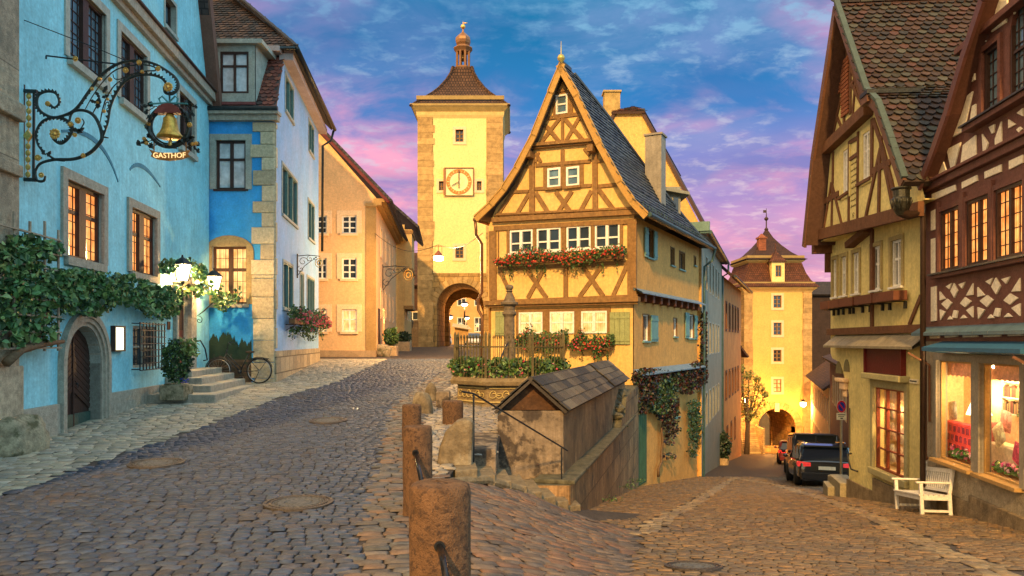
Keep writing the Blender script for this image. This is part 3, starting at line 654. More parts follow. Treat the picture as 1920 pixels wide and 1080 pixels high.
# cellar door: deep moulded stone arch and boarded leaves
dr = MB(); um = (Dc[0]+Dc[1])/2
def leafdoor(a, b, sg):
    fbox(dr, FG, a, b, -1.62, .3, -.24, -.20, 0)
    n = 17
    for k in range(-4, n):
        z = -1.3+k*.11; p, q = (a, z+(b-a)*.55*(sg < 0)), (b, z+(b-a)*.55*(sg > 0))
        if max(p[1], q[1]) > .28 or min(p[1], q[1]) < -1.25: continue
        beam(dr, FG, p, q, .085, -.202, -.178, 0)
    fbox(dr, FG, a+.01, b-.01, -1.62, -1.28, -.20, -.165, 1)
leafdoor(Dc[0]+.005, um-.008, 1); leafdoor(um+.008, Dc[1]-.005, -1)
fbox(dr, FG, um-.02, um+.02, -1.62, .27, -.20, -.16, 0)
do = dr.build('cellar_door', [M_dark, M('green_brass_kick', (.06, .11, .09), rough=.5, metal=.4)], inn)
mb = MB(); mb.blob(FG.P(um+.1, -.75, -.15), .02, .03, .02); mb.tube([FG.P(um+.1+.03*math.cos(t), -.8+.03*math.sin(t), -.14) for t in np.linspace(0, 6.2, 10)], .006, 5); mb.build('door_handle', M_black, do)
mb = MB(); wall_ring(mb, FG, arch(Dc[0]-.3, Dc[1]+.3, -2.0, Dc[3]+.3, n=20), arch(*[Dc[0], Dc[1], -2.0, Dc[3]], n=20), -.55, -.31)
mb.build('door_reveal', M_lime, inn)
mb = MB()
for (e0, e1, da, db) in ((0., .07, -.34, .03), (.07, .15, -.02, .07), (.15, .26, -.02, .10)):
    o_ = arch(Dc[0]-e1, Dc[1]+e1, -2.0, Dc[3]+e1, n=20); i_ = arch(Dc[0]-e0, Dc[1]+e0, -2.0, Dc[3]+e0, n=20)
    wall_ring(mb, FG, o_, i_, da, db)
    k = len(i_)
    for q in range(k): a, b = i_[q], i_[(q+1) % k]; mb.face([FG.P(*a, da), FG.P(*b, da), FG.P(*b, db), FG.P(*a, db)])
mb.build('door_arch', M_lime, inn, recalc=True)
# entrance
mb = MB(); a, b = DE[0], DE[1]
fbox(mb, FG, a, a+(b-a)*1., DE[2], DE[3], -.14, -.10, 0); fbox(mb, FG, a+.08, b-.08, DE[2]+.12, DE[2]+.85, -.10, -.085, 0); fbox(mb, FG, a+.08, b-.08, DE[2]+1.0, DE[3]-.12, -.10, -.085, 1)
mb.build('entrance_door', [M('red_door', (.16, .035, .02), rough=.4), M_dark], inn)
mb = MB(); fbox(mb, FG, b, b+.42, DE[2], DE[3]+.1, -.02, .10); fbox(mb, FG, a-.16, a, DE[2], DE[3]+.1, -.02, .10); fbox(mb, FG, a-.22, b+.48, DE[3]+.1, DE[3]+.32, -.02, .14); mb.build('door_frame', M_lime, inn, bevel=.015)
mb = MB(); fbox(mb, FG, FG.at(313, 0)[0], FG.at(318, 0)[0], FG.at(315, 618)[1], FG.at(315, 603)[1], 0, .02); mb.build('name_plaque', M('bronze', (.16, .06, .03), metal=.5), inn)
mb = MB(); mb.tube([FG.P(FG.at(366, 0)[0], -.0, .02), FG.P(FG.at(367, 0)[0], .02, .12), FG.P(FG.at(376, 0)[0], -.2, .12), FG.P(FG.at(380, 0)[0], -.5, .12), FG.P(FG.at(380, 0)[0], -.52, .02)], .018, 8); mb.build('hand_rail', M_black, inn, smooth=True)
# menu case
mc = thing('menu_case', 'glowing framed menu case on the cyan wall between the arched door and the barred window', 'menu case', tuple(FG.P(FG.at(217, 0)[0], -.2, .03)))
m0, m1, m2, m3 = FG.rc(207, 227, 611, 659)
mb = MB(); window_r = [(m0, m1, m2, m2+.03), (m0, m1, m3-.03, m3), (m0, m0+.03, m2+.03, m3-.03), (m1-.03, m1, m2+.03, m3-.03)]
for q in window_r: fbox(mb, FG, *q, 0, .09)
mb.build('case_frame', M_dark, mc); mb = MB(); fbox(mb, FG, m0+.02, m1-.02, m2+.02, m3-.02, .01, .06); mb.build('lit_menu', M('menu_paper', (1., .86, .55), emit=1.6, var=.12, vs=14, bump=0), mc)
# entrance steps
st = thing('entrance_steps', 'worn stone steps with four treads up to the guesthouse entrance', 'steps', (-7.6, 17.5, -1.3))
for k, (y0, y1, out, zt) in enumerate(((16.0, 19.6, 1.42, -1.14), (16.7, 19.9, 1.12, -.99), (17.2, 20.1, .78, -.84), (17.6, 20.2, .42, -.70))):
    mb = MB(); x0 = wallX(17.5); mb.obox((wallX(y0)-.02, y0, -1.7), (out+.1, 0, 0), ((wallX(y1)-wallX(y0)), y1-y0, 0), (0, 0, zt+1.7)); mb.build('step', M('step_stone', (.30, .27, .21), var=.25, vs=9, bump=.6, bs=30), st, bevel=.02)
bo = rock('boulder', tuple(FG.P(1.1, -1.42, .20)), .36, .50, .36, M('mossy_stone', (.27, .22, .14), rough=.95, var=.4, vs=9, bump=1., bs=26, col2=(.09, .08, .04), c2=(.5, .62), c2s=4), 4, amp=.22, sq=.7)
tag(bo, 'pale rounded guard boulder against the corner of the cyan guesthouse', 'boulder')
# ================================================================= the blue corner house
YA = 20.8; FA = Fr((-9.6, YA), (1, 0), (0, -1)); XA = (515-960)/FPX*YA; FS = Fr((XA, YA), (-.12, 1), (1, 0))
M_blue = M('deep_blue_plaster', (.035, .30, .68), var=.14, vs=1.0, bump=.25, bs=20, col2=(.10, .40, .75), c2=(.5, .75), c2s=.6)
M_pale = M('pale_blue_plaster', (.22, .40, .66), var=.10, vs=1.5, bump=.3, bs=18, col2=(.36, .43, .62), c2=(.45, .8), c2s=.5, streak=.15)
ann = thing('corner_house', 'blue corner house with stone quoins, red fish scale mansard roof and green shuttered side', 'building', (-8, 21, -1.2))
uC = XA+9.6; ue = 8.7/math.hypot(1, .12)+1.1
wf1 = FA.rc(405, 461, 263, 355); wf0 = FA.rc(398, 463, 462, 570); dm = FA.rc(411, 462, 101, 170)
mb = MB(); wall(mb, FA, [(-1, -2), (uC, -2), (uC, 6.12), (-1, 6.12)], [rect(*wf1), rect(*wf0)], .2, 0, 2)
YS_ = 29.6; Ls = (YS_-YA)*math.hypot(1, .12)
# side wall in shape of the mansard at its front edge
mb2u = lambda y: (y-YA)*math.hypot(1, .12)
side_w = [FS.rc(534, 550, 160, 232), FS.rc(578, 588, 235, 300), FS.rc(528, 557, 300, 398), FS.rc(577, 589, 360, 430), FS.rc(530, 549, 478, 552), FS.rc(562, 569, 500, 556), FS.rc(575, 589, 506, 560)]
Z3 = [(6.95, 8.0), (6.95, 8.0), (3.75, 5.2), (3.75, 5.1), (1.0, 2.35), (1.0, 2.3), (1.0, 2.3)]
side_w = [(a+.05, b-.05, z0, z1) for (a, b, _, _), (z0, z1) in zip(side_w, Z3)]
wall(mb, FS, [(0, -2), (Ls, -2), (Ls, 8.5), (mb2u(22.2), 8.5), (0, 6.12)], [rect(*w) for w in side_w], .18, 1, 2)
mb.face([FS.P(Ls, -2), FS.P(Ls, 8.5), FS.P(Ls, 8.5, -6), FS.P(Ls, -2, -6)], 1)
mb.build('wall', [M_blue, M_pale, M_cyang], ann)
mb = MB(); fbox(mb, FS, 0, Ls+.02, -2, -.27, -.02, .05); mb.build('plinth', M('block_plinth', (.33, .27, .18), brick=(.7, .45, .02), var=.25, vs=8, bump=.7, mbump=.7), ann)
rg = random.Random(5); mb = MB(); M_quoin = M('rough_quoin', (.52, .43, .28), rough=.95, var=.25, vs=12, bump=1., bs=35, attr=True)
quoin_stack(mb, FA, uC, .36, .62, 1.85, 6.1, .40, .05, -1, rg); quoin_stack(mb, FA, uC, .62, .58, -1.5, 1.85, .55, .06, -1, rg); quoin_stack(mb, FS, 0, .05, .22, -.2, 6.1, .5, .035, 1, rg)
mb.build('quoins', M_quoin, ann, bevel=.012)
mb = MB(); fbox(mb, FA, -1, uC+.12, 6.12, 6.28, -.1, .16, 0); fbox(mb, FA, -1, uC+.16, 6.28, 6.36, -.1, .24, 0); mb.tube([FA.P(-1, 6.42, .22), FA.P(uC+.15, 6.42, .22)], .07, 8, 1); mb.build('cornice', [M_lime, M_gutter], ann)
# mansard front
mz0, mz1, my1 = 6.36, 8.5, 22.2; O = Vector((-10.6, YA-.05, mz0)); es = Vector((0, my1-YA, mz1-mz0)); Lr = es.length; es.normalize(); ur = XA+10.6
mb = MB(); roofslab(mb, [O, O+Vector((ur, 0, 0)), O+Vector((ur-.17, 0, 0))+es*Lr, O+es*Lr], .1, 0, ); mb.c = [(.07, .05, .045)]*len(mb.f); rg = random.Random(8)
dl, drr = FA.at(393, 150)[0]-1., FA.at(471, 150)[0]-1.+.02; dl += 9.6+1-9.6; O_ = 10.6-9.6
dl = FA.at(394, 150)[0]+O_; drr = FA.at(470, 150)[0]+O_
class Pal(list): pass
for (poly, pal) in (([(dl-2, .0), (ur, .0), (ur-.06, .62), (dl-2, .62)], PAL_RED+PAL_DARK[:2]), ([(drr, .62), (ur-.06, .62), (ur-.17, Lr), (drr, Lr)], PAL_RED+[PAL_RED[0]]*3)):
    tiles(mb, O, (1, 0, 0), es, poly, .17, .15, pal, rg, .028)
mb.build('mansard_roof', [M_tile], ann)
mb = MB(); yD = YA+.12; D = Fr((-9.6, yD), (1, 0), (0, -1)); q = (dm[0]-.02, dm[1]+.02, 6.95, 8.12)
wall(mb, D, [(q[0]-.18, 6.7), (q[1]+.2, 6.7), (q[1]+.2, 8.3), (q[0]-.18, 8.3)], [rect(*q)], .1, 0); fbox(mb, D, q[0]-.35, q[1]+.42, 8.3, 8.42, -1.2, .16, 0)
prism(mb, Fr(D.P(q[1]+.2, 0)[:2], (0, 1), (1, 0)), [(0, 6.7), (0, 8.3), (1.3, 8.3)], -.02, 0, 0)
fbox(mb, D, q[0]-.18, q[1]+.2, 6.62, 6.7, -.3, .05, 1); fbox(mb, D, q[0]-.25, q[1]+.2, 6.36, 6.62, -.3, -.06, 1)
dmo = mb.build('dormer', [M_cyang, M('lead_apron', (.20, .06, .055))], ann)
window(dmo, D, q, -.05, 2, 2, .06, .04, M_dark, M_curt, splits=[.66], name='dormer_window')
window(ann, FA, wf1, -.1, 2, 2, .06, .05, M_dark, M_curt, splits=[.62], surround=(M_cyang, .17, .03), sill=(M_dark, .05, .05))
window(ann, FA, wf0, -.14, 2, 2, .06, .07, M('brown_frame', (.07, .03, .015), rough=.5), M_litw, splits=[.6], surround=(M('ochre_stone', (.33, .23, .10), var=.2, vs=8), .2, .045), sill=(M_lime, .1, .08), rise=.35, lead=(6, 5))
M_gsh = M('green_shutter', (.11, .20, .17), rough=.6, var=.15)
for r in side_w: window(ann, FS, r, -.04, 2 if r[1]-r[0] < 1.7 else 3, 1, .04, .03, M_gsh, M_dglass, mull=.09, surround=(M_cyang, .08, .025), sill=(M_cyang, .08, .06))
# upper roof with hip
E = Vector((XA-.12*(my1-YA)+.45, my1-.35, 8.62)); tdir = Vector((-1, 1, 1.0)); T = E+tdir*5
mb = MB(); fl = Vector((-14, my1-.35, 8.62)); A = [fl, E, T, Vector((-14, T.y, T.z))]; mb.col = (.06, .05, .045); roofslab(mb, A, .12, 0)
E2 = Vector((XA-.12*(YS_-YA)+.45, YS_+.6, 8.62)); B_ = [E, E2, Vector((E2.x-5, E2.y, T.z)), T]; roofslab(mb, B_, .12, 0)
nrm = Vector((0, 1, 1)).normalized(); tiles(mb, fl, (1, 0, 0), nrm, [(2.5, 0), (E.x-fl.x, 0), (T.x-fl.x, 5*1.414), (2.5, 5*1.414)], .18, .17, PAL_DARK, rg, .03)
ev = (E2-E).normalized(); es2 = (Vector((-1, 0, 1))-ev*ev.dot(Vector((-1, 0, 1)))).normalized()
tiles(mb, E, ev, es2, [(0, 0), ((E2-E).length, 0), ((E2-E).length, 6.5), (4.8, 6.8)], .18, .17, PAL_DARK, rg, .03)
for k in range(18): p = E+tdir*(k*.28); mb.bar(p+Vector((0, 0, .03)), p+tdir*.3+Vector((0, 0, .05)), .16, .07, 0)
mb.build('roof', [M_tile], ann)
mb = MB(); mb.tube([E+Vector((.05, -.05, -.06)), E2+Vector((.05, 0, -.06))], .075, 8); mb.tube([fl+Vector((0, -.06, -.06)), E+Vector((0, -.06, -.06))], .05, 8); mb.tube([E2+Vector((0, 0, -.1)), E2+Vector((-.1, .0, -.5)), E2+Vector((-.4, -.15, -.75)), E2+Vector((-.42, -.15, -5))], .05, 8); mb.build('gutter', M_gutter, ann, smooth=True)
mb = MB(); fbox(mb, FS, mb2u(my1-.2), Ls+.3, 8.3, 8.5, -.1, .30); fbox(mb, FA, -1, uC-.15, 8.45, 8.6, -1.5, -.9); mb.build('soffit', M('pinkish_soffit', (.42, .34, .32)), ann)
# painted hedge on the lower front wall: pattern belonging to the wall, thin paint layer
mb = MB(); rg = random.Random(2); fbox(mb, FA, .0, uC-.64, -1.3, -.33, .002, .006, 1)
for k in range(150):
    u = rg.uniform(.3, uC-.64); z = rg.uniform(-.35, .0)+.12*math.sin(u*5)
    w_ = rg.uniform(.04, .10); h_ = rg.uniform(.1, .24)
    prism(mb, FA, [(u-w_, z-h_), (min(u+w_, uC-.64), z-h_), (min(u+w_*.3, uC-.64), z+h_*.6), (u, z+h_), (u-w_*.5, z+h_*.5)], .003, .007+rg.uniform(0, .004), 0)
fbox(mb, FA, .0, uC-.64, -1.3, -.5, .008, .0095, 1)
for k in range(5): fbox(mb, FA, .0, uC-.64, -1.18+k*.15, -1.12+k*.15, .0095, .011, 2)
mb.build('painted_hedge', [M('painted_green', (.018, .04, .025)), M('painted_brown', (.055, .045, .03), var=.4), M('painted_board', (.09, .06, .04))], ann)
# ================================================================= the apricot house
YB = 33.; FB = Fr((-14, YB), (1, 0), (0, -1)); XB = (705-960)/FPX*YB; FBS = Fr((XB, YB), (-.086, 1), (1, 0))
M_apr = M('apricot_plaster', (.74, .45, .21), var=.08, vs=1.5, bump=.2, bs=15, streak=.1); M_aprt = M('apricot_trim', (.78, .54, .31), var=.06)
apr = thing('gabled_house', 'apricot gabled house with three rows of white sash windows beside the square', 'building', (-8, 34, -.7))
uB = XB+14; wb = []
for (x0, x1) in ((641, 669), (594, 613)):
    for (y0, y1) in ((404, 438), (484, 523), (580, 622)): wb.append(FB.rc(x0, x1, y0, y1))
mb = MB(); wall(mb, FB, [(0, -1.5), (uB, -1.5), (uB, 6.35), (FB.at(603, 254)[0], 9.1), (0, 13.5)], [rect(*w) for w in wb], .15, 0, 1)
Lb = 13*math.hypot(1, .086); bd = [FBS.rc(a, b, c, d_) for a, b, c, d_ in ((722, 726, 560, 640),)]
bw = [(2.2+k*2.6, 2.9+k*2.6, z, z+1.2) for k in range(4) for z in (1.2, 4.1)]
wall(mb, FBS, [(0, -1.5), (Lb, -1.5), (Lb, 6.35), (0, 6.35)], [rect(*w) for w in bw], .15, 0, 1); mb.build('wall', [M_apr, M_aprt], apr)
for i, w_ in enumerate(wb):
    low = i % 3 == 2
    window(apr, FB, w_, -.08, 2, 2 if low else 3, .06, .04, M_white, M_litw if low else M_dglass, surround=(M_aprt, .22, .03), sill=(M_aprt, .1, .08), splits=[.55] if low else None)
for w_ in bw: window(apr, FBS, w_, -.08, 2, 2, .06, .04, M_white, M_dglass, surround=(M_aprt, .14, .03))
mb = MB(); a, b = FB.at(718, 372), FB.at(603, 250); b2 = (0, b[1]+(b[1]-a[1])/(b[0]-a[0])*(0-b[0]))
beam(mb, FB, (a[0]+.3, a[1]-.15), b2, .22, -.1, .18, 0); mb.build('verge_board', M('maroon_board', (.13, .03, .03)), apr)
mb = MB(); sl = (b2[1]-a[1])/(b2[0]-a[0]); o1 = FB.P(a[0]+.45, a[1]-.1, .2); o2 = FB.P(b2[0], b2[1]+.18, .2); back = Vector((-.086, 1, 0))*13.4
roofslab(mb, [o1, o2, o2+back, o1+back], .12); mb.build('roof', M('apr_roof', (.06, .055, .06), brick=(.2, .17, .02), var=.4), apr)
mb = MB(); fbox(mb, FBS, -.1, Lb+.2, 6.0, 6.15, -.1, .25); fbox(mb, FBS, -.1, Lb+.2, 6.15, 6.3, -.1, .4); fbox(mb, FB, uB-.45, uB+.05, 5.95, 6.1, 0, .1); fbox(mb, FB, uB-.45, uB+.0, -1.2, 5.95, -.05, .03); mb.build('cornice', M('ochre_cornice', (.36, .22, .08)), apr)
mb = MB(); fbox(mb, FB, 0, uB, -1.5, FB.at(650, 657)[1], -.1, .05); mb.build('plinth', M('apricot_plinth', (.42, .28, .15), var=.2, vs=4), apr)
mb = MB(); fbox(mb, FBS, .9, 1.8, -.7, 1.5, -.05, .03, 0); fbox(mb, FBS, 3.4, 4.2, -.7, 1.6, -.05, .03, 1); mb.build('door', [M_dark, M_lito], apr)
# narrow ochre house between the apricot house and the gate tower
FN = Fr((FBS.P(Lb, 0)+FBS.n*.5)[:2], (-.086, 1), (1, 0)); FNf = Fr(FN.O[:2], (-1, 0), (0, -1))
nh = thing('narrow_house', 'narrow ochre house with a jettied bay, behind the apricot house', 'building', tuple(FN.P(3, -.5)))
mb = MB(); wall(mb, FN, rect(0, 9, -1.5, 7.2), [rect(1+k*2, 1.9+k*2, z, z+1.4) for k in range(4) for z in (1.4, 4.2)], .12, 0, 0); wall(mb, FNf, rect(0, 8, -1.5, 7.2), [], .1, 0)
fbox(mb, FN, -.02, 3.4, 2.1, 6.9, 0, .45, 0); mb.build('wall', [M('ochre_plaster', (.50, .33, .13))], nh)
for k in range(4):
    for z in (1.4, 4.2): window(nh, FN, (1+k*2, 1.9+k*2, z, z+1.4), -.06, 2, 2, .06, .04, M_white, M_dglass)
mb = MB(); roofslab(mb, [FN.P(-.3, 7.1, .9), FN.P(9, 7.1, .9), FN.P(9, 10.5, -3), FN.P(-.3, 10.5, -3)], .15); mb.build('roof', M('apr_roof'), nh)
for z in (2.1, 4.4, 6.75): mb = MB(); fbox(mb, FN, -.05, 3.45, z-.12, z+.1, -.05, .52); mb.build('timber_band', M_timber, nh)
# ================================================================= clock tower over the upper street
YT = 58.; FT = Fr(((783-960)/FPX*YT, YT), (1, 0), (0, -1)); wT = 160/FPX*YT
M_tw = M('tower_plaster', (.80, .60, .24), var=.06, vs=1., bump=.15, bs=10, streak=.08)
M_ts = M('tower_sandstone', (.36, .22, .075), rough=.95, var=.3, vs=3, bump=.8, bs=14, brick=(.75, .42, .02), mbump=.6, col2=(.2, .13, .06), c2=(.6, .75))
tow = thing('gate_tower', 'tall pale clock tower with sandstone edges, cupola and arched gateway left of the yellow house', 'tower', tuple(FT.P(wT/2, -.43)))
def tz(y): return (640-y)/FPX*YT
def tz2(y): return (640-y)/FPX*(YT+3.3)
def tu(x): return (x-783)/FPX*YT
ga = (tu(819), tu(907), -1., tz(531)); w_t = [FT.rc(854, 869, 243, 266), FT.rc(854, 869, 462, 484)]; w_s = [FT.rc(823, 832, 340, 357), FT.rc(894, 903, 340, 357)]
mb = MB(); outer = rect(0, wT, -1, tz(205)); pan = rect(tu(812), tu(912), tz(512), tz(219))
wall(mb, FT, outer, [arch(*ga, n=24), pan], 1.4, 0, 0)
G = Fr(FT.P(0, 0, -.0)[:2], (1, 0), (0, -1)); wall(mb, G, [(p[0], p[1]) for p in pan], [rect(*w) for w in w_t+w_s], .3, 1, 0)
for u_, dd in ((0, 1), (wT, -1)):
    mb.face([FT.P(u_, -1), FT.P(u_, tz(205)), FT.P(u_, tz(205), -7), FT.P(u_, -1, -7)], 0)
mb.build('wall', [M_ts, M_tw], tow)
# tunnel walls behind the arch
mb = MB(); ar = arch(ga[0], ga[1], -1, ga[3], n=20)
for i in range(1, len(ar)-1 if False else len(ar)):
    a, b = ar[i], ar[(i+1) % len(ar)]
    if a[1] < -.9 and b[1] < -.9: continue
    mb.face([FT.P(*a, -1.4), FT.P(*b, -1.4), FT.P(*b, -7.2), FT.P(*a, -7.2)])
wall(mb, Fr(FT.P(0, 0, -7.2)[:2], (1, 0), (0, -1)), rect(0, wT, -1, 8), [arch(ga[0]+.35, ga[1]-.35, -1, ga[3]-.7, n=20)], .5)
mb.build('gate_passage', M_ts, tow)
# stone voussoirs and edge quoins proud of the wall
rg = random.Random(9); mb = MB()
quoin_stack(mb, FT, 0, 1.20, 1.24, -.6, tz(219), .55, .05, 1, rg); quoin_stack(mb, FT, wT, 1.28, 1.24, -.6, tz(219), .5, .04, -1, rg)
ca = ((ga[0]+ga[1])/2, ga[3]-(ga[1]-ga[0])/2); ra = (ga[1]-ga[0])/2
for k in range(17):
    t0, t1 = math.pi*k/17+.012, math.pi*(k+1)/17-.012
    prism(mb, FT, [(ca[0]+r*math.cos(t), ca[1]+r*math.sin(t)) for r, t in ((ra+.01, t0), (ra+.5, t0), (ra+.5, t1), (ra+.01, t1))], -.1, .05, None, (rg.uniform(.8, 1.1),)*3)
mb.build('quoins', M('tower_quoin', (.42, .27, .105), rough=.95, var=.3, vs=3, bump=.8, bs=14, attr=True), tow)
for w in w_t: window(tow, FT, w, -.2, 2, 3, .07, .06, M_timber, M_dglass, surround=(M_aprt, .22, .05))
for w in w_s: window(tow, FT, w, -.2, 2, 2, .07, .06, M_timber, M_dglass, surround=(M_aprt, .2, .05))
# clock
ck = thing('tower_clock', 'square white clock face with an orange ring and golden hands on the tall tower', 'clock', tuple(FT.P(tu(861), tz(342), .1)))
c0, c1, c2_, c3 = FT.rc(835, 887, 317, 367); cu, cz = (c0+c1)/2, (c2_+c3)/2
mb = MB(); fbox(mb, FT, c0, c1, c2_, c3, 0, .22); mb.build('clock_board', M('clock_white', (.82, .68, .36), var=.04), ck)
mb = MB(); wall_ring(mb, FT, [(cu+.98*math.cos(t), cz+.98*math.sin(t)) for t in np.linspace(0, 6.2832, 41)[:-1]], [(cu+.72*math.cos(t), cz+.72*math.sin(t)) for t in np.linspace(0, 6.2832, 41)[:-1]], .22, .26); mb.build('dial_ring', M('clock_red', (.50, .20, .05), var=.3, vs=8), ck)
mb = MB()
for k in range(24):
    a = 2*math.pi*k/24; beam(mb, FT, (cu+.75*math.cos(a), cz+.75*math.sin(a)), (cu+(.93 if k % 2 == 0 else .85)*math.cos(a), cz+(.93 if k % 2 == 0 else .85)*math.sin(a)), .05 if k % 2 == 0 else .03, .255, .275)
    beam(mb, FT, (cu+.2*math.cos(a), cz+.2*math.sin(a)), (cu+.5*math.cos(a), cz+.5*math.sin(a)), .012, .215, .23)
mb.build('hour_marks', M('pale_gold', (.8, .6, .25)), ck)
mb = MB(); beam(mb, FT, (cu, cz-.5), (cu, cz+.92), .07, .28, .31); mb.build('minute_hand', M_black, ck); mb = MB(); beam(mb, FT, (cu, cz), (cu-.55, cz-.32), .05, .31, .33); mb.build('hour_hand', M_black, ck)
mb = MB(); [mb.bar(FT.P(c0-.03, c2_, .24), FT.P(c0-.03, c3, .24)  , .05, .2)]; fbox(mb, FT, c0-.05, c1+.06, c3, c3+.06, 0, .3); fbox(mb, FT, c1+.0, c1+.06, c2_+.05, c3, 0, .26); mb.build('clock_frame', M('clock_rim', (.30, .14, .06)), ck)
# cornice and roof
def sq(cx_, cy_, h, z): return [(cx_-h, cy_-h, z), (cx_+h, cy_-h, z), (cx_+h, cy_+h, z), (cx_-h, cy_+h, z)]
def stack(mb, cx_, cy_, prof, m=None):
    for (h0, z0), (h1, z1) in zip(prof[:-1], prof[1:]):
        a, b = sq(cx_, cy_, h0, z0), sq(cx_, cy_, h1, z1)
        for k in range(4): mb.face([a[k], a[(k+1) % 4], b[(k+1) % 4], b[k]], m)
hx = wT/2; cxT, cyT = FT.P(hx, 0).x, YT+hx
mb = MB(); stack(mb, cxT, cyT, [(hx+.0, tz(222)), (hx+.08, tz(216)), (hx+.1, tz(210)), (hx+.42, tz(203)), (hx+.52, tz(199)), (hx+.55, tz(198)), (hx+.5, tz(197.5))]); mb.build('cornice', M('tower_cornice', (.58, .42, .16), var=.15), tow)
prof = [(hx+.62, tz(196)), (hx+.15, tz(187)), (hx-.3, tz(183)), (hx-.75, tz(177)), (hx-1.3, tz(168)), (hx-1.8, tz(157)), (hx-2.15, tz(146)), (hx-2.5, tz(133)), (.72, tz(131))]
# widths follow the bell curve: 90 px at the eaves, 18 px at the cupola
prof = [(3.80, 18.15), (3.25, 18.70), (2.72, 19.2), (2.2, 19.72), (1.75, 20.25), (1.2, 21.1), (.88, 21.75), (.74, tz2(131))]
M_troof = M('tower_roof_tile', (.075, .038, .022), brick=(.22, .3, .03), var=.35, vs=3, bump=.5, mbump=1., mortar=(.25, .25, .25), attr=False)
mb = MB(); stack(mb, cxT, cyT, prof); 
for (h0, z0), (h1, z1) in zip(prof[:-1], prof[1:]):
    a, b = sq(cxT, cyT, h0+.02, z0), sq(cxT, cyT, h1+.02, z1)
    for k in range(4): mb.bar(a[k], b[k], .22, .16)
mb.build('roof', M_troof, tow)
mb = MB()
for k in range(4): a = sq(cxT, cyT, 3.38, tz(190)+.28); mb.bar(a[k], a[(k+1) % 4], .05, .3)
mb.build('snow_guard', M('guard_tin', (.35, .25, .1), metal=.4), tow)
mb = MB(); zb = tz2(131); zz_ = lambda y: tz2(y)
mb.lathe((cxT, cyT, 0), [(.8, zz_(133)), (.85, zz_(130)), (.7, zz_(128)), (.7, zz_(127))], 8, R(22.5), 0)
for k in range(8):
    a = R(22.5)+k*math.pi/4; p = Vector((cxT+.52*math.cos(a), cyT+.52*math.sin(a), zz_(127))); mb.bar(p, p+Vector((0, 0, zz_(97)-zz_(127))), .17, .17, 0)
mb.lathe((cxT, cyT, 0), [(.58, zz_(99)), (.64, zz_(97)), (.82, zz_(92)), (.8, zz_(91)), (.6, zz_(88)), (.5, zz_(86))], 8, R(22.5), 0)
mb.build('bell_cupola', M('cupola_wood', (.20, .10, .045), var=.2), tow)
mb = MB(); mb.lathe((cxT, cyT, 0), [(.05, zz_(98)), (.1, zz_(100)), (.16, zz_(103)), (.2, zz_(108)), (.34, zz_(113)), (.3, zz_(113))], 12); mb.build('bell', M('bronze_bell', (.1, .07, .03), metal=.7, rough=.4), tow, smooth=True)
mb = MB(); mb.lathe((cxT, cyT, 0), [(.5, zz_(86)), (.6, zz_(82)), (.66, zz_(77)), (.62, zz_(72)), (.42, zz_(67)), (.28, zz_(64)), (.12, zz_(61)), (.06, zz_(56)), (.06, zz_(52))], 8, R(22.5)); mb.build('onion_dome', M('dome_copper', (.22, .11, .05), metal=.4, rough=.45), tow)
mb = MB(); mb.blob((cxT, cyT, zz_(50)), .2, .2, .2, 12); mb.tube([(cxT, cyT, zz_(48)), (cxT, cyT, zz_(39))], [.04, .01], 6); mb.box(cxT, cxT+.35, cyT-.01, cyT+.01, zz_(44), zz_(42)); mb.build('finial', M_gold, tow, smooth=True)
mb = MB(); x = tu(911)+FT.O.x; mb.box(x-.22, x+.22, YT+2.2, YT+2.6, tz(182), tz(164)); mb.lathe((x, YT+2.4, tz(163)), [(.34, 0), (.02, .38)], 4, R(45)); mb.build('chimney', M('brick_chimney', (.30, .10, .05), brick=(.2, .08, .01)), tow)
# ================================================================= gate tower of the lower street
YK = 68.; FK = Fr(((1395-960)/FPX*YK, YK), (1, 0), (0, -1)); wK = 127/FPX*YK
def kz(y): return (640-y)/FPX*YK
def kz2(y): return (640-y)/FPX*(YK+3.1)
def ku(x): return (x-1395)/FPX*YK
kob = thing('gate_tower', 'squat cream gate tower with a curved red roof closing the lower street', 'tower', tuple(FK.P(wK/2, -10.2)))
ka = (ku(1421), ku(1491), -11.5, kz(766)); kw = [FK.rc(1450, 1465, 554, 577), FK.rc(1450, 1465, 605, 628), FK.rc(1450, 1465, 656, 678), FK.rc(1450, 1465, 711, 735)]
mb = MB(); pan = rect(ku(1411), ku(1505), kz(764), kz(545))
wall(mb, FK, rect(0, wK, -11.5, kz(541)), [rect(*[pan[0][0], pan[1][0], kz(838), pan[2][1]])], .2, 0, 0)
o_ = rect(pan[0][0], pan[1][0], kz(838), pan[2][1]); wall(mb, FK, o_, [arch(ka[0], ka[1], kz(838)+.001, ka[3], (ka[1]-ka[0])/2, 22)]+[rect(*w) for w in kw], 1.0, 1, 0)
for u_ in (0, wK): mb.face([FK.P(u_, -11.5), FK.P(u_, kz(541)), FK.P(u_, kz(541), -6), FK.P(u_, -11.5, -6)], 0)
mb.build('wall', [M_ts, M('amber_plaster', (.68, .42, .12), var=.10, vs=1.2, bump=.2, bs=10, streak=.15)], kob)
mb = MB(); rg = random.Random(19); quoin_stack(mb, FK, 0, .78, .8, -10.8, kz(545), .55, .05, 1, rg); quoin_stack(mb, FK, wK, .82, .8, -10.8, kz(545), .5, .05, -1, rg)
ca = ((ka[0]+ka[1])/2, ka[3]-(ka[1]-ka[0])/2); ra = (ka[1]-ka[0])/2
for k in range(15):
    t0, t1 = math.pi*k/15+.012, math.pi*(k+1)/15-.012
    prism(mb, FK, [(ca[0]+r*math.cos(t), ca[1]+r*math.sin(t)) for r, t in ((ra+.01, t0), (ra+.65, t0), (ra+.65, t1), (ra+.01, t1))], -.3, .08, None, (rg.uniform(.85, 1.1),)*3)
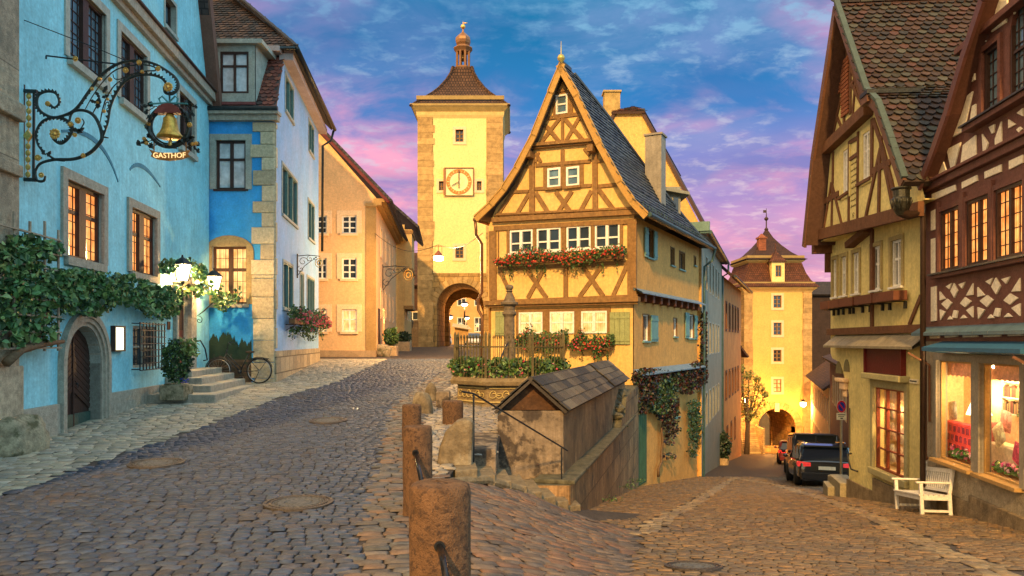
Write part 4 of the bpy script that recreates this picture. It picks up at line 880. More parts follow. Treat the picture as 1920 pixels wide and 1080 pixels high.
for a, b in ((ka[0]-.62, ka[0]), (ka[1], ka[1]+.62)): fbox(mb, FK, a, b, -11, ca[1], -.3, .07)
mb.build('quoins', MATS['tower_quoin'], kob)
mb = MB(); ar = arch(ka[0], ka[1], -11.5, ka[3], n=20)
for i in range(1, len(ar)):
    a, b = ar[i], ar[(i+1) % len(ar)]; mb.face([FK.P(*a, -.3), FK.P(*b, -.3), FK.P(*b, -6), FK.P(*a, -6)])
wall(mb, Fr(FK.P(0, 0, -6)[:2], (1, 0), (0, -1)), rect(-1, wK+1, -11.5, kz(700)), [arch(ka[0]+.95, ka[1]-.1, -11.5, ka[3]-.75, n=20)], .5); mb.build('gate_passage', M_ts, kob)
mb = MB(); fbox(mb, FK, ca[0]-.2, ca[0]+.2, ka[3]-.25, ka[3]+.5, .05, .2); mb.build('coat_of_arms', M_aprt, kob)
for i, w in enumerate(kw): window(kob, FK, w, -.12, 2, 3, .07, .06, M_timber, M_litw if i == 3 else M_dglass, surround=(M_aprt, .22, .05))
hk = wK/2; cxK, cyK = FK.P(hk, 0).x, YK+hk
mb = MB(); stack(mb, cxK, cyK, [(hk, kz(548)), (hk+.1, kz(545)), (hk+.35, kz(541)), (hk+.4, kz(539))]); stack(mb, cxK, cyK, [(2.35, kz(492)), (2.62, kz(488)), (2.68, kz(486))]); mb.build('cornice', M('tower_cornice'), kob)
M_kroof = M('red_roof_tile', (.12, .042, .02), brick=(.2, .2, .03), var=.35, vs=2.5, bump=.5, mbump=1., mortar=(.3, .3, .3))
mb = MB(); stack(mb, cxK, cyK, [(3.62, kz(538)), (3.05, kz(525)), (2.7, kz(510)), (2.45, kz(492)), (2.3, kz(490))]); mb.build('lower_roof', M_kroof, kob)
mb = MB(); stack(mb, cxK, cyK, [(2.85, kz(485)), (2.4, 7.75), (1.73, 8.3), (1.05, 9.05), (.5, 9.8), (.12, kz2(432))]); mb.build('upper_roof', M('dark_red_tile', (.06, .028, .02), brick=(.2, .2, .03), var=.35, vs=2.5, mbump=1.), kob)
mb = MB()
for h, z in ((3.3, kz(533)+.1), (2.6, kz(482)+.1)):
    a = sq(cxK, cyK, h, z)
    for k in range(4): mb.bar(a[k], a[(k+1) % 4], .05, .22)
mb.build('snow_guard', MATS['guard_tin'], kob)
mb = MB(); mb.lathe((cxK, cyK, kz2(432)), [(.12, -.1), (.2, .1), (.06, .3), (.06, .9), (.2, 1.05), (.2, 1.15), (.05, 1.3), (.02, 2.1)], 10); mb.box(cxK-.3, cxK+.02, cyK-.01, cyK+.01, kz2(399), kz2(394)); mb.build('finial', M_dark, kob)
# dormer
FD = Fr(FK.P(0, 0, .0)[:2], (1, 0), (0, -1)); a, b = ku(1446), ku(1470); q = FK.rc(1453, 1464, 498, 519)
mb = MB(); D0 = Fr((FK.O.x, YK-.15), (1, 0), (0, -1)); wall(mb, D0, rect(a, b, kz(530), kz(491)), [rect(*q)], .2); 
for u_ in (a, b): mb.face([D0.P(u_, kz(530)), D0.P(u_, kz(491)), D0.P(u_, kz(491), -2), D0.P(u_, kz(530), -2)])
dd = mb.build('dormer', M_tw, kob); window(dd, D0, q, -.1, 2, 2, .06, .05, M_timber, M_dglass, name='dormer_window')
mb = MB(); cu_ = (a+b)/2; ap = D0.P(cu_, kz(468), -.7); e = [D0.P(a-.18, kz(491), .2), D0.P(b+.18, kz(491), .2), D0.P(b+.18, kz(491), -1.8), D0.P(a-.18, kz(491), -1.8)]
for k in range(4): mb.face([e[k], e[(k+1) % 4], ap])
mb.tube([ap, ap+Vector((0, 0, .7))], [.06, .02], 6); mb.build('dormer_roof', M_kroof, dd)
mb = MB(); x0, x1 = FK.O.x+ku(1433), FK.O.x+ku(1447); mb.box(x0, x1, YK+1.5, YK+2.1, kz(475), kz(443)); mb.box(x0-.08, x1+.08, YK+1.4, YK+2.2, kz(443), kz(440)); mb.lathe(((x0+x1)/2, YK+1.8, kz(440)), [(.45, 0), (.05, .35)], 4, R(45)); mb.build('chimney', MATS['brick_chimney'], kob)
# ================================================================= the yellow half timbered house at the fork
CX, CY = 3.94, 24.
FH = Fr((CX, CY), (-1, .507), (-.45, -.9)); FHS = Fr((CX, CY), (.507, 1), (.9, -.45))
def z1(x, y, F=FH, d=0): return F.at(860+x/2.842, 80+y/2.842, d)
def z2(x, y, F=FH, d=0): return F.at(860+x/2.842, 400+y/2.842, d)
def z3(x, y, d=0): return FHS.at(1160+x/3.177, 380+y/3.177, d)
M_yel = M('yellow_plaster', (.78, .50, .17), var=.13, vs=1.8, bump=.4, bs=11, col2=(.70, .41, .12), c2=(.48, .72), c2s=.9, streak=.25)
M_org = M('orange_plaster', (.62, .31, .08), var=.12, vs=1.2, bump=.4, bs=14, col2=(.48, .26, .08), c2=(.5, .75), streak=.25)
WH = FH.at(916, 600)[0]; LH = 9.0
yh = thing('half_timbered_house', 'narrow yellow half timbered house with steep gable at the fork of the streets', 'building', tuple(FH.P(WH/2, -1.1, -4)))
def rz(F, z, x0, x1, y0, y1):
    """rectangle from zoomed pixels"""
    a, b = F(x0, y0), F(x1, y0); zt = F((x0+x1)/2, y0)[1]; zb = F((x0+x1)/2, y1)[1]; return (min(a[0], b[0]), max(a[0], b[0]), zb, zt)
wg = [rz(z1, 0, 475, 545, 668, 772), rz(z1, 0, 575, 645, 661, 765), rz(z1, 0, 520, 583, 277, 380)]
w2r = [rz(z2, 0, 275, 396, 86, 205), rz(z2, 0, 418, 545, 78, 200), rz(z2, 0, 577, 705, 67, 195), rz(z2, 0, 728, 860, 58, 190)]
w1r = [rz(z2, 0, 314, 441, 523, 640), rz(z2, 0, 480, 610, 523, 640), rz(z2, 0, 648, 785, 523, 640)]
for L_ in (w2r, w1r):
    zt = sum(r[3] for r in L_)/len(L_); zb = sum(r[2] for r in L_)/len(L_)
    for i, r in enumerate(L_): L_[i] = (r[0], r[1], zb, zt)
pk = z1(545, 150); eR = (0.0, z1(960, 900)[1]); zE = FH.at(1195, 404)[1]
GL = [(WH, zE), (z1(250, 760)[0]+.02, z1(250, 760)[1]), pk, (z1(880, 780)[0], z1(880, 780)[1]), (0, zE)]
zJ = FH.at(1195, 560)[1]; zB = FH.at(1195, 698)[1]
mb = MB(); wall(mb, FH, [(0, zJ-.08), (WH, zJ-.08)]+GL, [rect(*r) for r in wg+w2r], .14, 0, 1)
F0 = Fr(FH.P(0, 0, -.14)[:2], FH.u[:2], FH.n[:2])
wall(mb, F0, rect(.1, WH-.02, zB-1.2, zJ), [rect(*r) for r in w1r], .14, 0, 1)
s_up = [rz(z3, 0, 170, 205, 158, 330), rz(z3, 0, 309, 331, 270, 375), rz(z3, 0, 360, 393, 296, 400), rz(z3, 0, 448, 459, 322, 375)]
s_lo = [rz(z3, 0, 154, 190, 668, 825), rz(z3, 0, 335, 355, 690, 798), rz(z3, 0, 420, 455, 668, 808)]
wall(mb, FHS, [(0, zJ-.05), (LH, zJ-.05), (LH, zE-.02), (0, zE-.02)], [rect(*r) for r in s_up], .16, 2, 3)
F1 = Fr(FHS.P(0, 0, -.06)[:2], FHS.u[:2], FHS.n[:2]); dW = FHS.at(1278, 760); bw_ = FHS.rc(1267, 1276, 748, 782)
wall(mb, F1, [(.1, -4.9), (LH, -6.4), (LH, zJ), (.1, zJ)], [rect(*r) for r in s_lo]+[rect(*bw_)], .16, 2, 3)
mb.face([FHS.P(LH, -6.5), FHS.P(LH, zE), FHS.P(LH, zE, -WH), FHS.P(LH, -6.5, -WH)], 2)
mb.face([FH.P(WH, -1.6), FH.P(WH, zE), FH.P(WH, zE, -LH), FH.P(WH, -1.6, -LH)][::-1], 2)
mb.build('wall', [M_yel, M_timber, M_org, M_timber], yh)
# timbers
mb = MB(); TD = .045; K = .0
def bm(F, x0, y0, x1, y1, w, d1=TD, m=0): q = (.83+.3*random.random()); beam(mb, FH, F(x0, y0), F(x1, y1), w*.9/2.842/58.3, -.02, d1+random.uniform(0, .006), m)
G1 = [(185, 948, 1000, 903, 30, .16), (200, 918, 985, 880, 14, .10), (270, 797, 375, 792, 20), (410, 780, 710, 762, 22), (745, 766, 860, 755, 22), (340, 663, 376, 660, 18), (412, 655, 705, 632, 22), (740, 632, 790, 626, 20),
      (385, 552, 750, 522, 20, .22), (395, 565, 748, 535, 12, .14), (465, 405, 645, 380, 24), (520, 262, 585, 250, 18), (525, 280, 580, 268, 14),
      (393, 600, 393, 930, 38, .06), (727, 560, 730, 908, 34, .06), (555, 572, 555, 660, 26), (555, 400, 555, 528, 20), (461, 665, 461, 780, 22), (558, 660, 560, 775, 26), (657, 650, 659, 768, 22),
      (520, 795, 605, 915, 28), (605, 792, 522, 918, 28), (375, 808, 302, 932, 28), (412, 800, 487, 920, 28), (710, 788, 645, 908, 28), (745, 780, 832, 898, 28),
      (452, 425, 538, 528, 24), (540, 405, 440, 535, 24), (568, 408, 662, 518, 24), (645, 398, 575, 522, 24), (512, 300, 512, 402, 18), (598, 270, 600, 388, 26),
      (545, 165, 470, 400, 26), (470, 400, 385, 560, 26), (385, 560, 300, 780, 26), (300, 780, 195, 940, 26), (560, 195, 640, 370, 26), (640, 370, 745, 555, 26), (745, 555, 860, 760, 26), (860, 760, 960, 900, 26),
      (412, 590, 440, 640, 22), (700, 600, 670, 565, 20), (430, 585, 412, 640, 14)]
for q in G1: bm(z1, *q[:5], q[5] if len(q) > 5 else TD)
G2 = [(190, 82, 952, 42, 30, .06), (183, 95, 185, 462, 52, .06), (213, 90, 213, 300, 8), (265, 90, 265, 300, 20), (407, 78, 407, 290, 22), (561, 70, 561, 290, 30), (716, 60, 716, 290, 22), (868, 50, 868, 270, 20), (925, 45, 925, 445, 56, .06),
      (215, 297, 905, 262, 24), (365, 300, 470, 452, 28), (455, 298, 370, 452, 28), (572, 290, 572, 450, 30), (665, 288, 772, 442, 28), (760, 285, 645, 446, 28), (220, 305, 292, 458, 26), (900, 275, 825, 438, 26),
      (185, 470, 955, 440, 18, .06)]
for q in G2: bm(z2, *q[:5], q[5] if len(q) > 5 else TD)
beam(mb, FH, (-.16, zJ-.02), (WH+.14, zJ-.02), .16, -.14, .14); beam(mb, FH, (-.12, zJ-.13), (WH+.1, zJ-.13), .09, -.14, .06)
for (x, y) in ((393, 602), (722, 572)):
    p = z1(x, y); fbox(mb, FH, p[0]-.1, p[0]+.1, p[1]-.13, p[1]+.09, -.1, .42)
fbox(mb, FHS, -.02, .06, zJ, zE, -.02, .012)
mb.build('timber_frame', M_timber, yh, bevel=.008)
# windows
for r in wg[:2]: window(yh, FH, r, .01, 1, 2, .07, .045, M_white, M_bglass, surround=(M_timber, .05, .03), sill=(M_timber, .08, .12))
window(yh, FH, wg[2], .01, 1, 2, .06, .04, M_white, M_bglass, surround=(M_timber, .05, .03))
for i, r in enumerate(w2r):
    w = window(yh, FH, r, .0, 2, 2, .06, .04, M_white, M_dglass, splits=[.42], mull=.1, sill=(M_white, .05, .06)); mb = MB()
    for s_ in ((0, 1) if i < 3 else (0,)):
        a = r[0]+.07+(r[1]-r[0])/2*s_; b = a+(r[1]-r[0])/2-.13; n = 14; P = [(a+(b-a)*k/n, .012*math.sin(k*2.2)) for k in range(n+1)]
        for (ua, da), (ub, db) in zip(P[:-1], P[1:]): mb.face([FH.P(ua, r[2]+.06, -.035+da*.2), FH.P(ub, r[2]+.06, -.035+db*.2), FH.P(ub, r[2]+.44*(r[3]-r[2]), -.03+db*.2), FH.P(ua, r[2]+.44*(r[3]-r[2]), -.03+da*.2)])
    mb.build('curtain', M('lace_curtain', (.70, .62, .42), rough=.9), w)
for r in w1r: window(yh, F0, r, .02, 2, 2, .06, .04, M_white, M_litw, splits=[.5], mull=.1, surround=(M_timber, .0, .0))
mb = MB(); a, b = w1r[2][0]-.12, w1r[0][1]+.12; zt, zb = w1r[0][3], w1r[0][2]
xs = [a]+sum([[r[0], r[1]] for r in w1r[::-1]], [])+[b]; fbox(mb, F0, a, b, zt, zt+.12, -.05, .05)
for k in range(0, len(xs), 2): fbox(mb, F0, xs[k], xs[k+1], zb-.15, zt, -.05, .045)
mb.build('window_surround', M_timber, yh)
M_osh = M('olive_shutter', (.27, .30, .13), rough=.65, var=.15, vs=6); rS = rz(z2, 0, 800, 908, 525, 698); shutter(yh, F0, (rS[0], rS[1], rS[2], rS[3]), M_osh, boards=4)
rS = rz(z2, 0, 188, 262, 522, 650); shutter(yh, F0, rS, M_osh, boards=3)
M_tsh = M('teal_shutter', (.14, .28, .25), rough=.6, var=.15)
for r, F_ in [(r, FHS) for r in s_up]+[(r, F1) for r in s_lo+[bw_]]: window(yh, F_, r, -.08, 1 if r[1]-r[0] < .75 else 2, 1, .04, .03, M_white if r in s_lo else M_timber, M_dglass, sill=(M_tsh, .05, .07), surround=(M_timber, .04, .015))
for (x0, x1, y0, y1) in ((148, 168, 150, 325), (203, 222, 172, 340)): shutter(yh, FHS, rz(z3, 0, x0, x1, y0, y1), M_tsh, boards=2)
for (x0, x1, y0, y1) in ((195, 236, 672, 828), (400, 422, 655, 808), (455, 470, 672, 815)): shutter(yh, F1, rz(z3, 0, x0, x1, y0, y1), M_tsh, boards=2)
# slate drip ledges with rafter ends
mb = MB(); zl = z3(130, 530)[1]
prism(mb, Fr(FHS.P(0, 0)[:2], FHS.u[:2], FHS.n[:2]), [(-.1, zl+.06), (LH, zl+.06), (LH, zl+.0), (-.1, zl)], 0, .04)
for k in range(12):
    u0 = -.12+k*(LH+.15)/12; u1 = u0+(LH+.15)/12-.012
    mb.add([FHS.P(u0, zl+.1, -.02), FHS.P(u1, zl+.1, -.02), FHS.P(u1, zl-.06, .30), FHS.P(u0, zl-.06, .30)], [(0, 1, 2, 3)]); mb.add([FHS.P(u0, zl-.06, .30), FHS.P(u1, zl-.06, .30), FHS.P(u1, zl-.1, .30), FHS.P(u0, zl-.1, .30), FHS.P(u0, zl+.05, -.02), FHS.P(u1, zl+.05, -.02)], [(0, 1, 2, 3), (3, 2, 5, 4)])
zb_ = FHS.at(1195, 697)[1]-.02
for k in range(9):
    u0 = -.12+k*(LH+.15)/9; u1 = u0+(LH+.15)/9-.012; dz = .10*math.sin(k/8*3.1)
    mb.add([FHS.P(u0, zb_+.1, -.02), FHS.P(u1, zb_+.1, -.02), FHS.P(u1, zb_-.06, .30), FHS.P(u0, zb_-.06, .30)], [(0, 1, 2, 3)]); mb.add([FHS.P(u0, zb_-.06, .30), FHS.P(u1, zb_-.06, .30), FHS.P(u1, zb_-.1, .30), FHS.P(u0, zb_-.1, .30), FHS.P(u0, zb_+.05, -.02), FHS.P(u1, zb_+.05, -.02)], [(0, 1, 2, 3), (3, 2, 5, 4)])
mb.build('slate_ledge', M('slate', (.15, .22, .27), rough=.5, var=.25, vs=5), yh)
for k in range(9): mb = MB(); u = .45+k*.95; fbox(mb, FHS, u-.11, u+.11, zl-.34, zl-.1, -.1, .24); mb.build('joist_end', M('dark_joist', (.10, .035, .015), var=.3), yh)
mb = MB(); gd = (FHS.at(1191, 800)[0]+.12, FHS.at(1213, 800)[0]); fbox(mb, F1, gd[0], gd[1], -4.75, FHS.at(1200, 778)[1], -.02, .04)
for k in range(5): fbox(mb, F1, gd[0]+.01+k*(gd[1]-gd[0])/5, gd[0]-.01+(k+1)*(gd[1]-gd[0])/5, -4.7, FHS.at(1200, 778)[1]-.02, .04, .055)
mb.build('cellar_door', M('green_door', (.05, .12, .06), rough=.6, var=.2), yh)
# roof: right slope along the street, left slope, bargeboards
def roofpts(side):
    """verge line from ridge down to the flared eaves, on the front plane"""
    if side == 'R': return [z1(548, 112, FH, .42), z1(640, 275, FH, .42), z1(760, 530, FH, .42), z1(870, 735, FH, .42), z1(935, 835, FH, .42), z1(1008, 912, FH, .42)]
    return [z1(541, 112, FH, .42), z1(478, 265, FH, .42), z1(390, 490, FH, .42), z1(300, 665, FH, .42), z1(232, 775, FH, .42), z1(165, 855, FH, .42), z1(88, 930, FH, .42)]
OV = .42; Lb_ = LH+.3
mb = MB(); mb.col = (.06, .065, .07); rg = random.Random(21); hipL_, hipR_ = [], []
def tb(z): return .35+(Lb_-.35)*max(0, (9.35-z)/(9.35-zE))
for side in 'RL':
    P = roofpts(side)
    for (a, b) in zip(P[:-1], P[1:]):
        q = [FH.P(a[0], a[1], OV), FH.P(b[0], b[1], OV), FH.P(b[0], b[1], -tb(b[1])), FH.P(a[0], a[1], -tb(a[1]))]; roofslab(mb, q, .1); (hipR_ if side == 'R' else hipL_).extend([q[3], q[2]])
        if side == 'R':
            es = (q[0]-q[1]); L_ = es.length; tiles(mb, q[1], (q[2]-q[1]), es, [(0.02, 0), ((q[2]-q[1]).length, 0), ((q[3]-q[0]).length, L_), (0.02, L_)], .22, .17, PAL_SLATE, rg, .035, rnd=.2)
mb.face(hipR_+hipL_[::-1])
for a_, b_ in zip(hipR_[:-1], hipR_[1:]):
    if (b_-a_).length > .05: mb.bar(a_, b_, .16, .08)
for k in range(2): a = FH.P(*z1(544, 110, FH, .42), OV-.02-k*.33); mb.bar(a, a-FH.n*.35, .2, .12)
mb.build('roof', [M('slate_tile', (1, 1, 1), rough=.45, var=.3, vs=12, attr=True)], yh)
mb = MB()
for side in 'RL':
    P = roofpts(side); sgn = 1 if side == 'R' else -1
    P2 = [(p[0], p[1]) for p in P]
    for (a, b) in zip(P2[:-1], P2[1:]):
        nx, nz = (a[1]-b[1]), (b[0]-a[0]); l = math.hypot(nx, nz); nx, nz = nx/l, nz/l
        if nz > 0: nx, nz = -nx, -nz
        w_ = .2; e = .03
        dx, dz = (b[0]-a[0])/l*e, (b[1]-a[1])/l*e
        prism(mb, FH, [(a[0]-dx, a[1]-dz), (b[0]+dx, b[1]+dz), (b[0]+dx+nx*w_, b[1]+dz+nz*w_), (a[0]-dx+nx*w_, a[1]-dz+nz*w_)], OV-.02, OV+.045)
        prism(mb, FH, [(a[0]-dx, a[1]+.06), (b[0]+dx, b[1]+.06), (b[0]+dx, b[1]), (a[0]-dx, a[1])], OV-.04, OV+.07)
mb.build('bargeboard', M('ochre_board', (.42, .24, .06), rough=.6, var=.12, vs=6), yh)
mb = MB(); pR = roofpts('R')[-1]; g0, g1 = FH.P(pR[0]-.06, pR[1]-.02, OV), FH.P(pR[0]-.06, pR[1]-.02, -Lb_)
mb.tube([g0, g1], .075, 8); mb.tube([g1+Vector((0, 0, -.05)), g1+FHS.u*.0-FHS.n*.1+Vector((0, 0, -.5)), g1-FHS.n*.42-FHS.u*.1+Vector((0, 0, -.75)), g1-FHS.n*.45-FHS.u*.1+Vector((0, 0, -10))], .055, 8)
for k in range(26):
    a = FH.P(pR[0]+.25, pR[1]+.18, .1-k*.36); b = a-FH.n*.36; mb.bar(a+Vector((0, 0, .0)), a+Vector((0, 0, .28)), .015)
    for h in (.27, .16): mb.bar(a+Vector((0, 0, h)), b+Vector((0, 0, h)), .012)
mb.build('gutter', M('verdigris_gutter', (.05, .10, .10), metal=.4, rough=.5, var=.3), yh, smooth=False)
mb = MB(); pL = roofpts('L')[-1]; a = FH.P(pL[0]+.02, pL[1]-.02, .1)
mb.tube([FH.P(pL[0]+.03, pL[1]-.08, OV), FH.P(pL[0]+.03, pL[1]-.08, -Lb_)], .07, 8)
xl = FH.at(906, 500)[0]
mb.tube([FH.P(pL[0]+.03, pL[1]-.1, OV-.05), FH.P(pL[0]+.02, pL[1]-.45, OV-.1), FH.P(xl+.12, pL[1]-.6, .3), FH.P(xl, pL[1]-.9, .1), FH.P(xl, zJ+.35, .1), FH.P(xl+.14, zJ+.1, .12), FH.P(xl+.14, zJ-.25, .1), FH.P(xl, zJ-.5, .08), FH.P(xl, -1.1, .08)], .055, 9)
mb.build('downpipe', M_copper, yh, smooth=True)
mb = MB(); a = FH.P(*z1(546, 112, FH, .42), OV); mb.lathe(a, [(.05, -.05), (.06, .06), (.12, .14), (.13, .2), (.09, .28), (.03, .3), (.02, .32), (.008, .75)], 12); mb.build('finial', M('finial_brass', (.45, .36, .10), metal=.5, rough=.4), yh, smooth=True)
# side chimney standing on the roof
ch = MB(); b0 = PX(1229, 395, 28.2); w = .31; zt = (640-257)/FPX*28.2
ch.obox(Vector((b0.x, b0.y, 4.35))-FHS.u*w-FHS.n*w, FHS.u*2*w, FHS.n*2*w, (0, 0, zt-4.35)); ch.obox(Vector((b0.x, b0.y, zt))-FHS.u*(w+.05)-FHS.n*(w+.05), FHS.u*2*(w+.05), FHS.n*2*(w+.05), (0, 0, .07)); ch.build('chimney', M('render_grey', (.27, .24, .19), var=.2, vs=3, streak=.3), yh)
# ================================================================= houses stepping down the lower street
C2 = Vector((8.2, 32.3, 0)); FW = Fr((C2.x, C2.y), (.35, 1), (1, 0)); FWf = Fr((C2.x, C2.y), (-1, .35), (0, -1))
th_ = thing('town_house', 'tall house with ochre gable and grey street front, behind the yellow timbered house', 'building', tuple(FW.P(6, -6, -3)))
pk = (FWf.at(1178, 186)[0], FWf.at(1178, 186)[1]); zE2 = 4.9; hw = pk[0]; sl = (pk[1]-zE2)/hw; hipL, hipR = FWf.at(1152, 212), FWf.at(1207, 212)
M_gab = M('ochre_gable', (.62, .38, .12), var=.12, vs=1., bump=.3, bs=12, streak=.15); M_grw = M('grey_green_render', (.24, .24, .19), var=.12, vs=1., bump=.3, streak=.35)
mb = MB(); wall(mb, FWf, [(0, -7), (hw*2, -7), (hw*2, zE2), hipL, hipR, (0, zE2)], [], .2, 0)
sw = [(2.2+k*2.0, 3.0+k*2.0, z, z+1.5) for k in range(5) for z in (-3.9, -.6, 2.4)]
wall(mb, FW, rect(0, 13.6, -8.5, zE2), [rect(*w) for w in sw], .15, 1); mb.build('wall', [M_gab, M_grw], th_)
for w in sw: window(th_, FW, w, -.08, 2, 1, .05, .04, M_timber, M_dglass, surround=(M_cyang, .06, .015))
mb = MB(); mb.col = (.09, .05, .04); rg = random.Random(31); bk = -FWf.n*13.6
hp = (pk[0], pk[1]+.0); ridge = FWf.P(hp[0], hp[1]+.15, -1.6)
for a, b in ((hipR, (-.35, zE2-.25)), (hipL, (hw*2+.3, zE2-.2))):
    q0, q1 = FWf.P(a[0], a[1]+.1, .12), FWf.P(b[0], b[1], .12); roofslab(mb, [q0, q1, q1+bk, q0+bk], .14)
q0 = FWf.P(hipL[0]+.1, hipL[1]+.02, .2); q1 = FWf.P(hipR[0]-.1, hipR[1]+.02, .2); roofslab(mb, [q0, q1, ridge], .1)
es = (ridge-(q0+q1)/2); wdt = (q1-q0).length; tiles(mb, q0, q1-q0, es, [(0, 0), (wdt, 0), (wdt/2, es.length)], .2, .17, PAL_RED+PAL_OLD, rg, .04)
roofslab(mb, [q1, q1+bk, ridge+bk, ridge], .1); roofslab(mb, [q0, q0+bk, ridge+bk, ridge], .1)
mb.build('roof', [M_tile], th_)
mb = MB(); e0 = FW.P(-.1, zE2-.2, .38); e1 = FW.P(13.6, zE2-.2, .38); mb.tube([e0, e1], .09, 8); fbox(mb, FW, -.15, 13.7, zE2-.25, zE2-.1, -.05, .34); a0 = FW.P(13.5, zE2-.3, .38); mb.tube([a0, a0+Vector((0, 0, -.5)), FW.P(13.5, zE2-1, .05), FW.P(13.5, -8, .05)], .06, 6); mb.build('gutter', M('verdigris_gutter'), th_)
mb = MB(); fbox(mb, FWf, -.35, .9, zE2-.15, zE2+.25, -.1, .2); mb.build('eaves_box', M('green_grey_board', (.15, .24, .20)), th_)
mb = MB(); c = FWf.at(1138, 200); p = FWf.P(c[0], 0, -1.0); mb.obox((p.x-.36, p.y-.3, 6), (.72, 0, 0), (0, .6, 0), (0, 0, FWf.at(1138, 176)[1]-6+.3)); mb.obox((p.x-.42, p.y-.36, FWf.at(1138, 176)[1]+.3), (.84, 0, 0), (0, .72, 0), (0, 0, .08)); mb.build('chimney', M('ochre_chimney', (.40, .27, .09), var=.3, vs=4), th_)
mb = MB(); c = FWf.at(1200, 200); p = FWf.P(c[0], 0, -.6); mb.tube([p+Vector((0, 0, 9)), p+Vector((0, 0, 10.35))], .05, 6); mb.box(p.x-.1, p.x+.1, p.y-.1, p.y+.1, 10.3, 10.5); mb.build('flue', M_gutter, th_)
# roof dormer of that house seen over the yellow roof
mb = MB(); p = PX(1258, 385, 30.5); pz = (640-400)/FPX*30.5; mb.box(p.x-.45, p.x+.35, 30.3, 32.2, pz-.5, (640-352)/FPX*30.5); mb.obox((p.x-.7, 30., (640-358)/FPX*30.5), (1.35, 0, -.25), (0, 1.9, 0), (0, 0, .12)); dq = mb.build('dormer', [M_grw], th_)
mb = MB(); mb.box(p.x-.3, p.x-.02, 30.26, 30.3, pz-.3, pz+.6); mb.box(p.x+.05, p.x+.25, 30.26, 30.3, pz-.3, pz+.6); mb.build('dormer_window', M_dglass, dq)
# orange house
C3 = FW.P(13.6, 0); FO = Fr((C3.x, C3.y), (.387, 1), (1, 0)); FOf = Fr((C3.x, C3.y), (-1, .387), (0, -1))
oh = thing('town_house', 'orange rendered house with dark shutters, last on the left before the lower gate', 'building', tuple(FO.P(6, -8, -3)))
M_oo = M('deep_orange_render', (.46, .19, .06), var=.2, vs=1., bump=.35, streak=.5); ow = [(2.2+k*2.4, 3.1+k*2.4, z, z+1.6) for k in range(5) for z in (-3.6, .8)]+[(3+k*3., 3.8+k*3., -6.9, -5.6) for k in range(3)]
mb = MB(); wall(mb, FO, rect(0, 15.5, -11, 4.0), [rect(*w) for w in ow], .15, 0); wall(mb, FOf, [(0, -9), (8, -9), (8, 4.0), (4, 8), (0, 4.0)], [], .1, 0); mb.build('wall', [M_oo], oh)
for w in ow: window(oh, FO, w, -.08, 2, 1, .05, .04, M_dark, M_dglass, surround=(M('shutter_brown', (.08, .025, .015)), .16, .03))
mb = MB(); a0, a1 = FO.P(-.4, 3.95, .7), FO.P(15.9, 3.95, .7); b0, b1 = FO.P(-.4, 8.2, -3.7), FO.P(15.9, 8.2, -3.7); roofslab(mb, [a0, a1, b1, b0], .16); c0, c1 = FO.P(-.4, 3.9, -8), FO.P(15.9, 3.9, -8); roofslab(mb, [b0, b1, c1, c0], .16); mb.build('roof', M('dark_brown_tile', (.07, .035, .025), brick=(.2, .2, .02), var=.4), oh)
mb = MB(); a0 = FO.P(-.35, 3.9, .78); a1 = FO.P(15.9, 3.9, .78); mb.tube([a0, a1], .09, 8); mb.build('gutter', M_gutter, oh)
# rough stone house / wall closing the left side before the tower
C4 = FO.P(15.5, 0); lf = Fr((C4.x-.1, C4.y), (-.2, 1), (1, 0)); lff = Fr((C4.x-.1, C4.y), (-1, 0), (0, -1))
rw = thing('stone_house', 'dark house with rough stone walls beside the stairs of the lower gate', 'building', tuple(lf.P(3, -9.5, -2)))
mb = MB(); wall(mb, lf, rect(0, 6, -11, -1.2), [], .1, 0); wall(mb, lff, rect(0, 9, -11, 1.8), [], .1, 0); mb.build('wall', M('rubble', (.24, .12, .05), brick=(.5, .22, .03), var=.4, bump=1.), rw)
mb = MB(); roofslab(mb, [lf.P(-.4, -1.2, .6), lf.P(6, -1.2, .6), lf.P(6, 3.2, -3.), lf.P(-.4, 3.2, -3.)], .15); mb.build('roof', MATS['dark_brown_tile'], rw)
# gate stairs
gs = thing('gate_stairs', 'long flight of stone stairs climbing the left side of the lower gate tower', 'stairs', (FK.O.x-.2, YK-2, -10.2))
mb = MB(); x0, x1 = (1393-960)/FPX*67, (1417-960)/FPX*67
for k in range(22): mb.box(x0-.3, x1, YK-3+k*.14, YK+3, -10.6+k*.17, -10.43+k*.17)
mb.box(x1, x1+.15, YK-3, YK, -10.6, -7.6); mb.box(x0-1.4, x0-.3, YK-1, YK+3, -10.6, -3.5); mb.build('flight', M('warm_step', (.42, .30, .15), brick=(.8, .17, .01), var=.2), gs)
# ================================================================= retaining wall and the stone hut in front of it
hd = Vector((.256, 1, 0)).normalized(); HF = Fr(((933-960)/FPX*12.2, 12.2), (1, -.256*.0), (0, -1)); HS = Fr(((1056-960)/FPX*12.2, 12.2), (.256, 1), (1, 0))
hut = thing('cistern_hut', 'weathered low stone hut with a slate gabled roof in front of the timbered house', 'stone hut', (1.2, 15, -2.4))
M_hst = M('weathered_stone', (.24, .18, .12), rough=.95, var=.4, vs=2.2, bump=1., bs=18, col2=(.06, .045, .035), c2=(.47, .56), c2s=3.4, streak=.6)
M_hsd = M('streaked_boards', (.30, .195, .10), rough=.95, var=.35, vs=3., bump=1., bs=22, brick=(1.1, 3., .012), mortar=(.3, .3, .3), mbump=.8, col2=(.10, .075, .05), c2=(.5, .68), c2s=1.4, streak=.75)
wHu = 123/FPX*12.2; HL = 9.9; zt = -130/FPX*12.2
mb = MB(); x0 = HF.O.x
A = [HF.P(0, -2.9), HF.P(wHu, -2.9)]; b0 = HS.P(HL, -2.9); c0 = b0-Vector((wHu, 0, 0))
